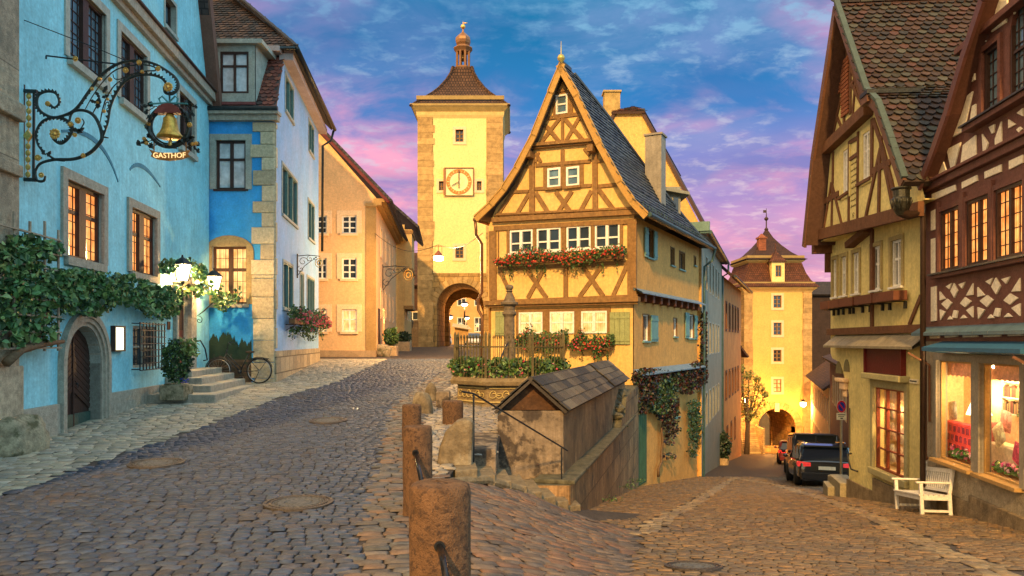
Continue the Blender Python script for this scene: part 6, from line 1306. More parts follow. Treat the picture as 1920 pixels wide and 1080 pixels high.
# ================================================================= houses down the lower street on the right
def simple_house(name, lab, F, L_, z0, z1, m, wins, lit=None, roofm=None, rise=2.5, dep=6, endz=None):
    t = thing(name, lab, 'building', tuple(F.P(L_/2, z0, -dep/2))); mb = MB(); wall(mb, F, rect(0, L_, z0-1.5, z1), [rect(*w) for w in wins], .12, 0)
    mb.face([F.P(0, z0-1.5), F.P(0, z1), F.P(0, z1+rise, -dep/2), F.P(0, z1, -dep), F.P(0, z0-1.5, -dep)]); mb.build('wall', m, t)
    for w in wins: window(t, F, w, -.06, 2, 2, .05, .04, M_white if lit is None else M_timber, M_dglass, surround=(M_aprt, .08, .02))
    mb = MB(); q0, q1 = F.P(-.3, z1-.05, .45), F.P(L_+.3, z1-.05, .45); r0, r1_ = F.P(-.3, z1+rise, -dep/2), F.P(L_+.3, z1+rise, -dep/2); roofslab(mb, [q0, q1, r1_, r0], .14); s0_, s1_ = F.P(-.3, z1, -dep-.3), F.P(L_+.3, z1, -dep-.3); roofslab(mb, [r0, r1_, s1_, s0_], .14); mb.build('roof', roofm or MATS['dark_brown_tile'], t); return t
FQ1 = Fr(((1594-960)/FPX*30, 30), ((1556-960)/FPX*46-(1594-960)/FPX*30, 16), (-1, 0)); LQ = math.hypot((1556-960)/FPX*46-(1594-960)/FPX*30, 16)
simple_house('town_house', 'dull purple house behind the parked cars, mostly hidden by the olive house', FQ1, LQ, -6, -.9, M('plum_render', (.20, .085, .07), var=.2), [(2.+k*2.1, 3.1+k*2.1, z, z+1.4) for k in range(6) for z in (-3.4,)], rise=1.2)
FQ2 = Fr(((1555-960)/FPX*47.5, 47.5), ((1520-960)/FPX*66-(1555-960)/FPX*47.5, 18.5), (-1, 0)); LQ2 = math.hypot((1520-960)/FPX*66-(1555-960)/FPX*47.5, 18.5)
simple_house('town_house', 'cream house with a close row of narrow windows beside the lower gate tower', FQ2, LQ2, -9, -3.0, M('warm_cream', (.58, .42, .22), var=.15), [(1.+k*2., 1.9+k*2., z, z+1.6) for k in range(9) for z in (-5.3, -8.3)], rise=2.6)
# display behind the barred shop window of the olive house
mb = MB(); a, b = shop[0]-.1, shop[1]+1.0
for q in ([FR.P(a, -2.85, -.52), FR.P(b, -2.85, -.52), FR.P(b, -.9, -.52), FR.P(a, -.9, -.52)], [FR.P(a, -2.75, -.2), FR.P(b, -2.75, -.2), FR.P(b, -2.75, -.52), FR.P(a, -2.75, -.52)], [FR.P(a, -.92, -.2), FR.P(b, -.92, -.2), FR.P(b, -.92, -.52), FR.P(a, -.92, -.52)], [FR.P(a, -2.85, -.2), FR.P(a, -.9, -.2), FR.P(a, -.9, -.52), FR.P(a, -2.85, -.52)], [FR.P(b, -2.85, -.2), FR.P(b, -.9, -.2), FR.P(b, -.9, -.52), FR.P(b, -2.85, -.52)]): mb.face(q)
mb.build('display_room', MATS['cream_wall'], gh)
w = window(gh, FR, shop, -.07, 3, 4, .04, .022, M('wine_frame', (.20, .045, .02), rough=.5), None); p = MB(); p.face([FR.P(shop[0]+.04, shop[2]+.04, -.14), FR.P(shop[0]+.04, shop[3]-.04, -.14), FR.P(shop[1]-.04, shop[3]-.04, -.14), FR.P(shop[1]-.04, shop[2]+.04, -.14)]); p.build('pane', Mglass(), w)
# ================================================================= foliage helpers
M_leaf = M('leaf_green', (1, 1, 1), rough=.5, var=.2, vs=9, bump=0, attr=True, spec=.4); M_bloom = M('blossom', (1, 1, 1), rough=.6, var=.1, bump=0, attr=True)
M_bark = M('vine_bark', (.14, .085, .045), var=.3, vs=20, bump=.8)
G_G = [(.06, .13, .03), (.09, .17, .04), (.045, .10, .03), (.12, .19, .05), (.03, .07, .02)]
G_V = [(.07, .17, .05), (.10, .22, .07), (.05, .12, .045), (.16, .25, .07), (.035, .08, .03), (.20, .27, .09)]
G_D = [(.025, .05, .025), (.04, .075, .03), (.02, .035, .02)]
RED = [(.75, .07, .03), (.65, .05, .04), (.85, .16, .07), (.6, .04, .05)]; PNK = [(.75, .08, .14), (.8, .2, .22), (.6, .05, .08)]
def cloud(F, u0, u1, z0, z1, d0, d1, n, rg, droop=.0, bumps=5.):
    P = []
    while len(P) < n:
        u = rg.uniform(u0, u1); t = (u-u0)/(u1-u0); zc_ = (z0+z1)/2+.12*(z1-z0)*math.sin(t*bumps*2+1); hz = (z1-z0)/2*(.75+.25*math.sin(t*bumps*3.3+2)); e = min(1, 5*min(t, 1-t)+.45)
        z = rg.gauss(zc_, hz*.5*e); d = d0+(d1-d0)*min(1, abs(rg.gauss(.5, .3)))
        if abs(z-zc_) < hz*1.15*e: P.append(F.P(u, z-droop*abs(t-.5), d))
    return P
def flowers(name, lab, cat, F, r, d0, d1, n, nb, pal, seed, group=None, size=.06, bs=.05, box=True, green=G_G, trail=0, gsh=None):
    u0, u1, z0, z1 = r; rg = random.Random(seed); t = thing(name, lab, cat, tuple(F.P((u0+u1)/2, z0+.1, d0)), group)
    if box:
        zb_ = z0+(z1-z0)*.22; mb = MB(); fbox(mb, F, u0+.1, u1-.1, zb_, zb_+.16, d0+.04, d0+.22); mb.build('box', M('flower_box_wood', (.16, .08, .035), var=.2), t, bevel=.01)
        mb = MB()
        for u in (u0+.4, u1-.4): mb.bar(F.P(u, zb_-.02, 0), F.P(u, zb_-.02, d0+.22), .025); mb.bar(F.P(u, zb_-.2, 0), F.P(u, zb_-.02, d0+.2), .02)
        mb.build('bracket', M_black, t)
    mb = MB(); P = cloud(F, u0, u1, z0, z1, d0, d1, n, rg)
    for k in range(trail):
        u = rg.uniform(u0+.1, u1-.1); l = rg.uniform(.15, .5)
        for q in range(int(l*28)): P.append(F.P(u+rg.uniform(-.02, .02), z0+.1-q*l/(l*28), d0+rg.uniform(0, .1)))
    leaves(mb, P, size, green, rg=rg); mb.build('foliage', M_leaf, t)
    mb = MB(); B = [p+F.n*rg.uniform(.0, .05) for p in cloud(F, u0+.02, u1-.02, z0, z1-.04, d0+(d1-d0)*.5, d1+.06, nb, rg)]; blossoms(mb, B, bs, pal, rg=rg); mb.build('blossoms', M_bloom, t)
    return t
# ================================================================= timbered house flowers
bxs = rz(z2, 0, 222, 908, 172, 300); flowers('flower_box', 'long flower box overflowing with red geraniums below the upper four windows', 'flower box', FH, (bxs[0], bxs[1], bxs[2]+.08, bxs[3]-.05), .12, .52, 4200, 330, RED, 3, 'geranium boxes on the timbered house', .055, .05, trail=26)
bxs = rz(z2, 0, 600, 835, 628, 755); flowers('flower_box', 'short geranium box beside the olive shutter, right of the iron railing', 'flower box', F0, bxs, .12, .48, 1900, 90, RED+PNK, 4, 'geranium boxes on the timbered house', .06, .05, trail=8)
bxs = rz(z2, 0, 305, 590, 610, 745); flowers('flower_box', 'geranium box half hidden behind the iron railing under the lit windows', 'flower box', F0, bxs, .12, .48, 2100, 60, RED+PNK, 5, 'geranium boxes on the timbered house', .065, .05, trail=6)
# creeper on the side of the timbered house
cr = thing('creeper', 'dark red and green creeper hanging over the lower side wall of the timbered house', 'climbing plant', tuple(FHS.P(4, -5, .1))); rg = random.Random(71); mb = MB(); P = []
G_R = [(.025, .01, .01), (.04, .012, .01), (.02, .014, .01), (.02, .04, .018), (.06, .014, .01), (.025, .05, .02)]; G_M = [(.03, .07, .03), (.045, .10, .04), (.02, .05, .03)]
def z5(x, y, d=0): return FHS.at(1100+x/3.6, 660+y/3.6, d)
def patch(x, y, rx, ry, n, pal, s=.1):
    for _ in range(n):
        a = rg.uniform(0, 6.28); q = math.sqrt(rg.random()); p = z5(x+rx*q*math.cos(a), y+ry*q*math.sin(a)); P.append((FHS.P(p[0], p[1], rg.uniform(.05, .3)), pal, s))
for q in ((360, 190, 80, 70, 500, G_R), (400, 150, 120, 40, 350, G_R), (500, 260, 80, 110, 650, G_M), (450, 370, 60, 50, 300, G_M), (640, 200, 110, 85, 900, G_R), (720, 150, 60, 90, 400, G_R), (520, 400, 70, 90, 450, G_R), (540, 520, 50, 60, 200, G_R), (700, 400, 45, 90, 380, G_M), (705, 520, 40, 80, 260, G_M), (690, 640, 25, 80, 110, G_M), (330, 350, 40, 80, 160, G_R), (520, 600, 30, 30, 40, G_R), (530, 700, 35, 20, 35, G_R), (390, 300, 40, 60, 160, G_R)): patch(*q)
for k in range(600):
    x, y = rg.gauss(1318, 5.5+3*math.sin(k)), rg.uniform(585, 720); p = FHS.at(min(x, 1328), y); P.append((FHS.P(min(p[0], LH+.25), p[1], rg.uniform(.03, .3)), G_R, .1))
for p, pal, s_ in P: leaves(mb, [p], s_*.95, pal, rg=rg)
mb.build('foliage', M_leaf, cr)
mb = MB(); st_ = [z5(x, y) for x, y in ((470, 840), (468, 790), (490, 740), (488, 680), (498, 600), (490, 520), (510, 430), (540, 300), (600, 200))]; mb.tube([FHS.P(a, b, .08) for a, b in st_], [.05, .05, .045, .04, .04, .035, .03, .025, .02], 6)
st_ = [z5(x, y) for x, y in ((488, 680), (520, 690), (555, 700))]; mb.tube([FHS.P(a, b, .1) for a, b in st_], .02, 5); mb.build('stem', M_bark, cr, smooth=True)
# ================================================================= the inn: vine and trellis, lanterns, hanging sign, tubs
vt = thing('trellis', 'weathered wooden trellis carrying the vine on the corner pier of the guesthouse', 'trellis', tuple(FG.P(1, -.5, .2))); mb = MB(); u0 = FG.at(14, 600, .2)[0]; u1 = FG.at(84, 600, .05)[0]
for k in range(7): u = u0-1.2+(u1-u0+1.2)*k/6; mb.bar(FG.P(u, -.15, .25), FG.P(u, 1.75+.07*(k % 2), .25), .035, .025)
for k in range(8): z = -.1+k*.24; mb.bar(FG.P(u0-1.25, z, .275), FG.P(u1+.03, z, .275), .035, .025)
mb.build('lattice', M('grey_lath', (.30, .24, .17), var=.3, vs=10), vt)
vn = thing('grape_vine', 'leafy grape vine trained along the cyan wall above the arched door to the lanterns', 'climbing plant', tuple(FG.P(2, -1, .2))); rg = random.Random(73); mb = MB(); n0 = 0
def vp(x, y, rx, ry, n, d0=.08, d1=.42, s=.095):
    pts = []
    for _ in range(int(n*1.8)):
        a = rg.uniform(0, 6.28); q = math.sqrt(rg.random()); d = rg.uniform(d0, d1); p = FG.at(x+rx*q*math.cos(a), y+ry*q*math.sin(a), d); pts.append(FG.P(p[0], p[1], d))
    leaves(mb, pts, s, G_V, rg=rg)
for q in ((45, 465, 45, 28, 130), (90, 470, 30, 18, 60), (10, 500, 30, 40, 90), (60, 520, 45, 30, 150), (25, 560, 45, 40, 170), (80, 585, 40, 40, 130), (25, 620, 35, 35, 100), (70, 632, 45, 18, 70), (110, 540, 40, 34, 180), (150, 532, 50, 27, 250), (195, 540, 50, 30, 280), (240, 545, 45, 28, 250), (285, 560, 42, 26, 240), (320, 565, 22, 30, 160), (165, 570, 50, 22, 160), (300, 580, 35, 20, 120)): vp(*q)
for q in ((318, 500, 18, 14, 50, .1, .3, .11), (352, 492, 20, 8, 30, .1, .25, .11), (376, 512, 14, 16, 60, .1, .4, .11), (345, 548, 40, 9, 50, .1, .25, .11), (395, 540, 25, 12, 50, .3, .8, .11), (425, 560, 28, 12, 90, .4, .9, .10), (418, 572, 14, 12, 40, .4, .8, .10), (448, 545, 10, 10, 26, .5, .9, .10)): vp(*q)
mb.build('foliage', M_leaf, vn)
mb = MB(); pts = [FG.at(x, y, .15) for x, y in ((-10, 680), (20, 655), (60, 645), (100, 640))]; mb.tube([FG.P(a, b, .3) for a, b in pts], [.07, .06, .05, .03], 6); pts = [FG.at(x, y, .15) for x, y in ((60, 645), (90, 560), (150, 545), (230, 545), (300, 560), (350, 530), (420, 552))]; mb.tube([FG.P(a, b, .2) for a, b in pts], [.04, .035, .03, .03, .025, .02, .01], 6); mb.build('stem', M_bark, vn, smooth=True)
def lantern(name, lab, c, s, e, col=(1, .62, .27), group=None, wallp=None, hang=None):
    t = thing(name, lab, 'lantern', tuple(c), group); mb = MB(); c = Vector(c)
    mb.lathe(c, [(.02*s, .62*s), (.03*s, .56*s), (.10*s, .52*s), (.24*s, .40*s), (.25*s, .38*s)], 6)
    for k in range(6): a = k*math.pi/3; mb.bar(c+Vector((.135*s*math.cos(a), .135*s*math.sin(a), 0)), c+Vector((.225*s*math.cos(a), .225*s*math.sin(a), .39*s)), .016*s)
    mb.lathe(c, [(.02*s, -.08*s), (.05*s, -.02*s), (.06*s, .0)], 6); mb.build('cap_and_frame', M_black if hang is None else M('lamp_copper', (.3, .1, .05), rough=.4, metal=.5), t)
    mb = MB(); mb.lathe(c, [(.12*s, .02*s), (.205*s, .375*s)], 6); mb.build('lamp_glass', M_lantern, t)
    if wallp is not None:
        mb = MB(); w_ = Vector(wallp); m_ = (c+w_)/2+Vector((0, 0, -.35*s)); mb.tube([c+Vector((0, 0, -.08*s)), c+Vector((0, 0, -.3*s)), m_, w_+Vector((0, 0, -.35*s)), w_+Vector((0, 0, .1)), w_], .018, 6); mb.tube([w_+Vector((0, 0, .1)), w_+Vector((0, 0, -.5*s))], .015, 6)
        mb.tube([w_+Vector((.1, 0, -.4))+Vector((.09*math.cos(a)*a/7, 0, .09*math.sin(a)*a/7)) for a in np.linspace(0, 8, 16)], .01, 5); mb.build('bracket', M_black, t)
    point_light('lamp_light', c+Vector((0, 0, .2*s)), e, col, .05*s, t); return t
def gw_(y): return wallX(y)
lantern('wall_lantern', 'glowing wall lantern among vine leaves above the entrance, the left one of two', PX(342, 527, 17.6), 1.0, 190, group='wall lanterns at the guesthouse entrance', wallp=(gw_(17.6), 17.6, 1.15))
lantern('wall_lantern', 'glowing wall lantern right of the entrance, at the corner with the blue house', PX(401, 545, 19.4), .95, 170, group='wall lanterns at the guesthouse entrance', wallp=(gw_(19.4)+.02, 19.4, .95))
# the wrought sign stands square to the wall in the plane y = 11.2
YP = 11.2; FP_ = Fr((0, YP), (1, 0), (0, -1))
def sg(x, y): return ((30+x/4.153-960)/FPX*YP, (640-(90+y/4.153))/FPX*YP)
M_wr = M('wrought_iron', (.035, .045, .042), rough=.45, metal=.5, var=.4, vs=12); sgn = thing('inn_sign', 'large scrolled wrought iron arm with a gilded bell and GASTHOF board on the cyan wall', 'inn sign', tuple(FP_.P(*sg(100, 1000))))
def sc(pts, r, mat=M_wr, nm=None, mb=None, leafy=False, sub=6):
    own = mb is None; mb = mb or MB(); Q = [Vector((*sg(*p), 0)) for p in pts]; out = []
    for i in range(len(Q)-1):                                  # Catmull-Rom through the traced points
        p0, p1, p2, p3 = Q[max(i-1, 0)], Q[i], Q[i+1], Q[min(i+2, len(Q)-1)]
        for k in range(sub): t = k/sub; out.append(.5*((2*p1)+(p2-p0)*t+(2*p0-5*p1+4*p2-p3)*t*t+(3*p1-p0-3*p2+p3)*t**3))
    out.append(Q[-1]); P3 = [Vector((q.x, YP, q.y)) for q in out]; n = len(P3); rr = [r*(.55+.45*math.sin(math.pi*min(1, (i+2)/(n+2)))) if isinstance(r, float) else r[0]+(r[1]-r[0])*i/n for i in range(n)]; mb.tube(P3, rr, 7)
    if leafy:
        for i in range(2, n-1, 2):
            d = (P3[i+1]-P3[i]).normalized(); nn = Vector((-d.z, 0, d.x))*(1 if leafy > 0 else -1); p = P3[i]+nn*rr[i]*.6; s_ = .045
            mb.add([p-d*s_*.6+Vector((0, -.012, 0)), p+nn*s_*.8+d*s_*.3+Vector((0, -.02, 0)), p+d*s_*.7+Vector((0, -.012, 0)), p+nn*s_*.2+Vector((0, .02, 0))], [(0, 1, 2), (0, 3, 1), (1, 3, 2)])
    return mb
mb = MB(); 
for x in (60, 140): mb.bar(FP_.P(*sg(x, 285 if x == 60 else 350)), FP_.P(*sg(x-4, 1075 if x == 60 else 1020)), .028)
mb.bar(FP_.P(*sg(50, 335)), FP_.P(*sg(165, 340)), .05); mb.bar(FP_.P(*sg(40, 1022)), FP_.P(*sg(155, 1028)), .05)
for y in (420, 960): mb.bar(FP_.P(*sg(15, y)), FP_.P(*sg(60, y)), .05)
mb.build('wall_bar', M_wr, sgn)
mb = MB()
for y in (375, 432, 490, 545, 600, 765, 818, 868, 928, 985): mb.blob(tuple(FP_.P(*sg(100 if y < 650 else 93, y))), .040, .03, .046, 8)
prism(mb, FP_, [sg(97, 640), sg(130, 685), sg(97, 728), sg(64, 685)], -.02, .03); mb.bar(FP_.P(*sg(100, 350)), FP_.P(*sg(92, 1010)), .012); mb.build('gilded_rod', M_gold, sgn)
for (x, y, r_) in ((255, 438, .042), (430, 598, .04), (310, 672, .085), (490, 568, .05), (205, 992, .042), (530, 840, .038), (178, 858, .05), (598, 322, .03), (658, 246, .03), (740, 250, .036), (692, 496, .028), (1190, 308, .075), (988, 190, .028), (1112, 166, .04), (860, 178, .045), (965, 118, .04), (465, 680, .035), (470, 88, .04), (642, 428, .02), (720, 402, .022), (1038, 596, .033), (1358, 602, .04), (1005, 710, .032), (1022, 745, .032), (1382, 752, .03), (1408, 746, .03)):
    mb = MB(); c_ = FP_.P(*sg(x, y), .02); n_ = 10
    mb.blob(tuple(c_), r_*.45, .03, r_*.45, 8)
    for k in range(n_): a = 2*math.pi*k/n_; q = c_+Vector((r_*.7*math.cos(a), -.005, r_*.7*math.sin(a))); mb.blob(tuple(q), r_*.3, .018, r_*.3, 6)
    mb.build('gilded_flower', M_gold, sgn)
mb = MB()
sc([(265, 435), (300, 462), (335, 425), (310, 355), (240, 340), (175, 370), (165, 440), (200, 500), (290, 540), (400, 515), (480, 460), (560, 350), (640, 240), (720, 165), (820, 115), (960, 98), (1080, 125), (1180, 180), (1250, 240), (1265, 310), (1220, 360), (1160, 350), (1150, 300)], .022, mb=mb, leafy=-1)
sc([(270, 640), (290, 710), (350, 745), (410, 700), (440, 620), (390, 560), (300, 540), (210, 570), (160, 650), (170, 750), (230, 830)], .022, mb=mb, leafy=1)
sc([(150, 960), (190, 900), (300, 870), (450, 865), (570, 820), (650, 740), (670, 690), (650, 600), (600, 520), (520, 485), (440, 500), (415, 570)], .028, mb=mb)
sc([(240, 820), (300, 865), (380, 880)], .018, mb=mb); sc([(665, 690), (720, 700)], .012, mb=mb)
sc([(680, 685), (715, 580), (735, 460), (780, 350), (850, 260), (940, 215), (1050, 210), (1130, 235), (1165, 275)], .02, mb=mb, leafy=1)
sc([(540, 475), (600, 370), (680, 260), (770, 175), (880, 140), (980, 130), (1070, 145), (1085, 175), (1010, 180), (900, 205), (820, 240), (770, 240), (755, 205)], .011, mb=mb)
sc([(655, 580), (670, 500), (700, 400), (760, 300), (820, 250)], .010, mb=mb); sc([(690, 480), (700, 430), (722, 425), (720, 465), (700, 478)], .008, mb=mb); sc([(600, 505), (625, 460), (650, 430)], .01, mb=mb)
sc([(510, 620), (530, 580), (515, 550)], .01, mb=mb); sc([(150, 970), (165, 1030), (215, 1035), (228, 995)], .02, mb=mb); sc([(150, 940), (150, 990)], .02, mb=mb)
for (x, y, s_, a_) in ((640, 440, 55, 80), (690, 330, 40, 60), (640, 370, 35, 120), (690, 380, 35, 20), (610, 420, 35, 160), (470, 640, 50, -20), (500, 640, 35, 30), (440, 610, 35, 100), (210, 815, 30, 100), (180, 855, 40, 180), (255, 830, 30, 60)):
    a_ = R(a_); u_ = (math.cos(a_), -math.sin(a_)); v_ = (-u_[1], u_[0]); prism(mb, FP_, [sg(x+u_[0]*s_*p+v_[0]*s_*q, y+u_[1]*s_*p+v_[1]*s_*q) for p, q in ((-.6, 0), (-.2, .35), (.1, .2), (.4, .4), (1.1, 0), (.4, -.4), (.1, -.2), (-.2, -.35))], -.008, .012)
mb.build('scroll_arm', M_wr, sgn, smooth=False)
mb = MB(); mb.tube([FP_.P(*sg(235, 60)), FP_.P(*sg(780, 125))], .012, 5); mb.tube([FP_.P(*sg(30, -230), 0), FP_.P(*sg(600, -10)), FP_.P(*sg(860, 100))], .007, 5); mb.tube([FP_.P(*sg(235, 60)), FP_.P(*sg(235, 85))], .012, 5); mb.build('stay_rod', M_black, sgn)
# wreath, canopy, ribbons
mb = MB(); cw = sg(1195, 610); rw_ = 160/4.153/FPX*YP
for rr_, tt in ((rw_, .028), (rw_*.86, .014)): mb.tube([FP_.P(cw[0]+rr_*math.cos(a), cw[1]+rr_*1.0*math.sin(a)) for a in np.linspace(0, 6.2832, 37)[:-1]], tt, 7, closed=True)
rg = random.Random(79)
for k in range(70): a = rg.uniform(0, 6.28); r_ = rw_*rg.uniform(.9, 1.08); c_ = FP_.P(cw[0]+r_*math.cos(a), cw[1]+r_*math.sin(a), rg.uniform(-.03, .04)); leaves(mb, [c_], .07, [(1, 1, 1)], rg=rg)
for (x0, y0, x1, y1) in ((1100, 455, 985, 450), (1080, 460, 1010, 500), (1050, 450, 1045, 430), (1290, 440, 1400, 460), (1320, 450, 1375, 520), (1300, 440, 1345, 430), (1060, 720, 960, 740), (1060, 720, 1030, 680), (1060, 730, 1045, 770), (1340, 720, 1410, 745), (1345, 720, 1375, 700), (1350, 730, 1415, 795), (1340, 730, 1355, 770)):
    mb.tube([FP_.P(*sg(x0, y0)), FP_.P(*sg(x1, y1))], .007, 4); leaves(mb, [FP_.P(*sg(x0+(x1-x0)*t, y0+(y1-y0)*t)) for t in (.5, .8, 1., 1.)], .075, [(1, 1, 1)], rg=rg)
mb.tube([FP_.P(*sg(1195, 340)), FP_.P(*sg(1197, 445))], .014, 6); mb.build('wreath', M_wr, sgn)
mb = MB()
for sx in (-1, 1): sc_ = [(1195, 430), (1195+sx*50, 380), (1195+sx*75, 400), (1195+sx*60, 440), (1195, 432), (1195+sx*70, 435), (1195+sx*150, 440)]; mb.tube([FP_.P(*sg(*p), .03) for p in sc_], .014, 5)
mb.build('ribbon', M('verdigris_ribbon', (.06, .22, .22), rough=.6), sgn)
mb = MB(); prism(mb, FP_, [sg(1090, 515), (sg(1300, 515)), sg(1270, 465), sg(1230, 445), sg(1195, 440), sg(1160, 445), sg(1120, 465)], -.06, .07); mb.build('bell_canopy', M('faded_red_metal', (.20, .05, .04), rough=.5, var=.3), sgn)
mb = MB(); bl = FP_.P(*sg(1200, 700)); s_ = YP/FPX/4.153
mb.lathe(bl, [(98*s_, 0), (96*s_, 14*s_), (78*s_, 34*s_), (62*s_, 70*s_), (52*s_, 120*s_), (50*s_, 150*s_), (42*s_, 158*s_), (30*s_, 170*s_), (24*s_, 190*s_)], 24); mb.build('bell', M('gilded_bell', (.62, .36, .07), rough=.4, metal=.6, var=.4, vs=12, bump=.5), sgn, smooth=True)
mb = MB(); mb.lathe(FP_.P(*sg(1202, 775)), [(8*s_, 0), (17*s_, 20*s_), (15*s_, 40*s_), (8*s_, 60*s_), (6*s_, 75*s_)], 10); mb.build('clapper', M_gold, sgn)
mb = MB()
top = [(1040, 790), (1100, 812), (1195, 820), (1290, 812), (1350, 795)]; bot = [(1355, 845), (1290, 868), (1195, 880), (1100, 868), (1050, 845)]; prism(mb, FP_, [sg(*p) for p in [(1035, 785)]+top+[(1355, 800), (1335, 825)]+bot+[(1062, 825)]], -.012, .012)
for x in (1075, 1325): mb.tube([FP_.P(*sg(x, 725)), FP_.P(*sg(x, 800))], .01, 5)
nb_ = mb.build('name_board', M('lit_bronze_board', (.42, .18, .05), rough=.4, metal=.4, var=.4, vs=14), sgn)
txt('GASTHOF', FP_, sg(1197, 0)[0], sg(0, 858)[1], .112, .016, M('lit_letters', (1., .66, .28), emit=.75, var=.02, bump=0), nb_, curve=.10, sx=.98)
# stone tub with a bush, small blue pot on the steps
def bush(t, c, rx, ry, rz_, n, pal, s, rg, name='foliage'):
    mb = MB(); P = []
    for _ in range(n):
        d = Vector((rg.gauss(0, 1), rg.gauss(0, 1), rg.gauss(0, 1))).normalized(); q = rg.uniform(.35, 1.0)**.5*(1+.22*math.sin(d.x*7+d.z*5)*math.cos(d.y*6)); P.append((c[0]+d.x*rx*q, c[1]+d.y*ry*q, c[2]+d.z*rz_*q))
    leaves(mb, P, s, pal, rg=rg); return mb.build(name, M_leaf, t)
rg = random.Random(83)
tb = thing('planter', 'square mossy stone planter with a tall bush at the foot of the entrance steps', 'planter', (-7.35, 16.2, -1.28)); mb = MB(); q0 = PX(321, 745, 15.75)
mb.box(q0.x-.25, q0.x+.25, 15.75, 16.25, -1.25, -.93); mb.box(q0.x-.19, q0.x+.19, 15.81, 16.19, -.93, -.9); mb.build('trough', M('mossy_stone'), tb, bevel=.03)
bush(tb, (q0.x, 16., -.42), .30, .3, .48, 1500, G_G+G_D, .06, rg)
mb = MB(); P = [(q0.x+.2+.28*rg.random(), 15.9+rg.uniform(-.15, .15), -.15+rg.uniform(-.15, .2)) for _ in range(160)]; leaves(mb, P, .07, [(.15, .22, .05), (.2, .26, .07)], rg=rg); mb.build('young_shoots', M_leaf, tb)
bp = MB(); q1 = PX(345, 713, 16.9); bp.lathe((q1.x, 16.9, -.98), [(.06, 0), (.10, .05), (.11, .12), (.085, .17), (.10, .19), (.08, .19), (.06, .15)], 18); bp = bp.build('pot', M('cobalt_glaze', (.01, .03, .30), rough=.12, var=.1, spec=.8), smooth=True); tag(bp, 'small glossy cobalt blue pot standing on the entrance steps', 'pot')
# ================================================================= bicycle by the blue house
bk = thing('bicycle', 'black city bicycle leaning by the painted hedge wall of the blue house', 'bicycle', (0, 0, 0)); YBk = 20.35; k = YBk/FPX
def bp_(x, y, d=0): return Vector(((x-960)*k, YBk+d, (640-y)*k))
bk.location = bp_(447, 718)
W1, W2 = (410, 695), (486, 695)
for (x, y) in (W1, W2):
    c_ = bp_(x, y); mb = MB(); r_ = .335; mb.tube([c_+Vector((r_*math.cos(a), 0, r_*math.sin(a))) for a in np.linspace(0, 6.2832, 33)[:-1]], .019, 8, closed=True)
    w_ = mb.build('wheel', M('tyre', (.02, .02, .02), rough=.8), bk, smooth=True); mb = MB(); mb.tube([c_+Vector(((r_-.03)*math.cos(a), 0, (r_-.03)*math.sin(a))) for a in np.linspace(0, 6.2832, 33)[:-1]], .008, 5, closed=True); mb.tube([c_+Vector((0, -.04, 0)), c_+Vector((0, .04, 0))], .02, 8)
    for j in range(20): a = j*math.pi/10; mb.tube([c_+Vector((.018*math.cos(a+.4), (-1)**j*.02, .018*math.sin(a+.4))), c_+Vector(((r_-.03)*math.cos(a), 0, (r_-.03)*math.sin(a)))], .0018, 3)
    mb.build('spokes', M('spoke_steel', (.35, .35, .35), metal=.8, rough=.3), w_)
mb = MB(); T = lambda a, b, r_: mb.tube([bp_(*a), bp_(*b)], r_, 7)
T((410, 695), (424, 663), .014); T((424, 663), (426, 655), .018); T((424, 668), (450, 697), .02); T((450, 697), (466, 664), .017); T((450, 697), (486, 695), .012); T((466, 672), (486, 695), .011); T((425, 662), (452, 690), .014); mb.tube([bp_(450, 697, -.05), bp_(450, 697, .05)], .05, 12); mb.build('frame', M('bike_black', (.02, .022, .025), rough=.3), bk, smooth=True)
mb = MB(); mb.tube([bp_(426, 655), bp_(428, 644), bp_(432, 641, -.02)], .012, 6); mb.tube([bp_(441, 648, -.27), bp_(433, 642, -.18), bp_(429, 643, 0), bp_(433, 642, .18), bp_(441, 648, .27)], .012, 7); mb.build('handlebar', M('bike_black'), bk, smooth=True)
mb = MB(); mb.blob(tuple(bp_(469, 660)), .13, .07, .035, 10); mb.tube([bp_(466, 672), bp_(468, 661)], .014, 6); mb.build('saddle', M('saddle_brown', (.05, .03, .02), rough=.6), bk, smooth=True)
mb = MB(); mb.tube([bp_(470, 673), bp_(503, 672)], .01, 5); mb.tube([bp_(503, 672), bp_(488, 693)], .008, 5); mb.box(bp_(472, 672).x, bp_(503, 672).x, YBk-.06, YBk+.06, bp_(0, 673).z, bp_(0, 671.5).z)
for (x, y) in (W1, W2): c_ = bp_(x, y); mb.tube([c_+Vector((.37*math.cos(a), 0, .37*math.sin(a))) for a in np.linspace(.3, 2.9, 14)], .012, 5)
mb.build('rack_and_mudguards', M('bike_black'), bk); mb = MB(); mb.tube([bp_(450, 697, -.07), bp_(455, 706, -.07)], .01, 5); mb.box(bp_(452, 0).x, bp_(459, 0).x, YBk-.16, YBk-.08, bp_(0, 708).z, bp_(0, 706).z); mb.tube([bp_(486, 697, -.03), bp_(479, 716, -.12)], .009, 5); mb.build('pedal', M('bike_black'), bk)
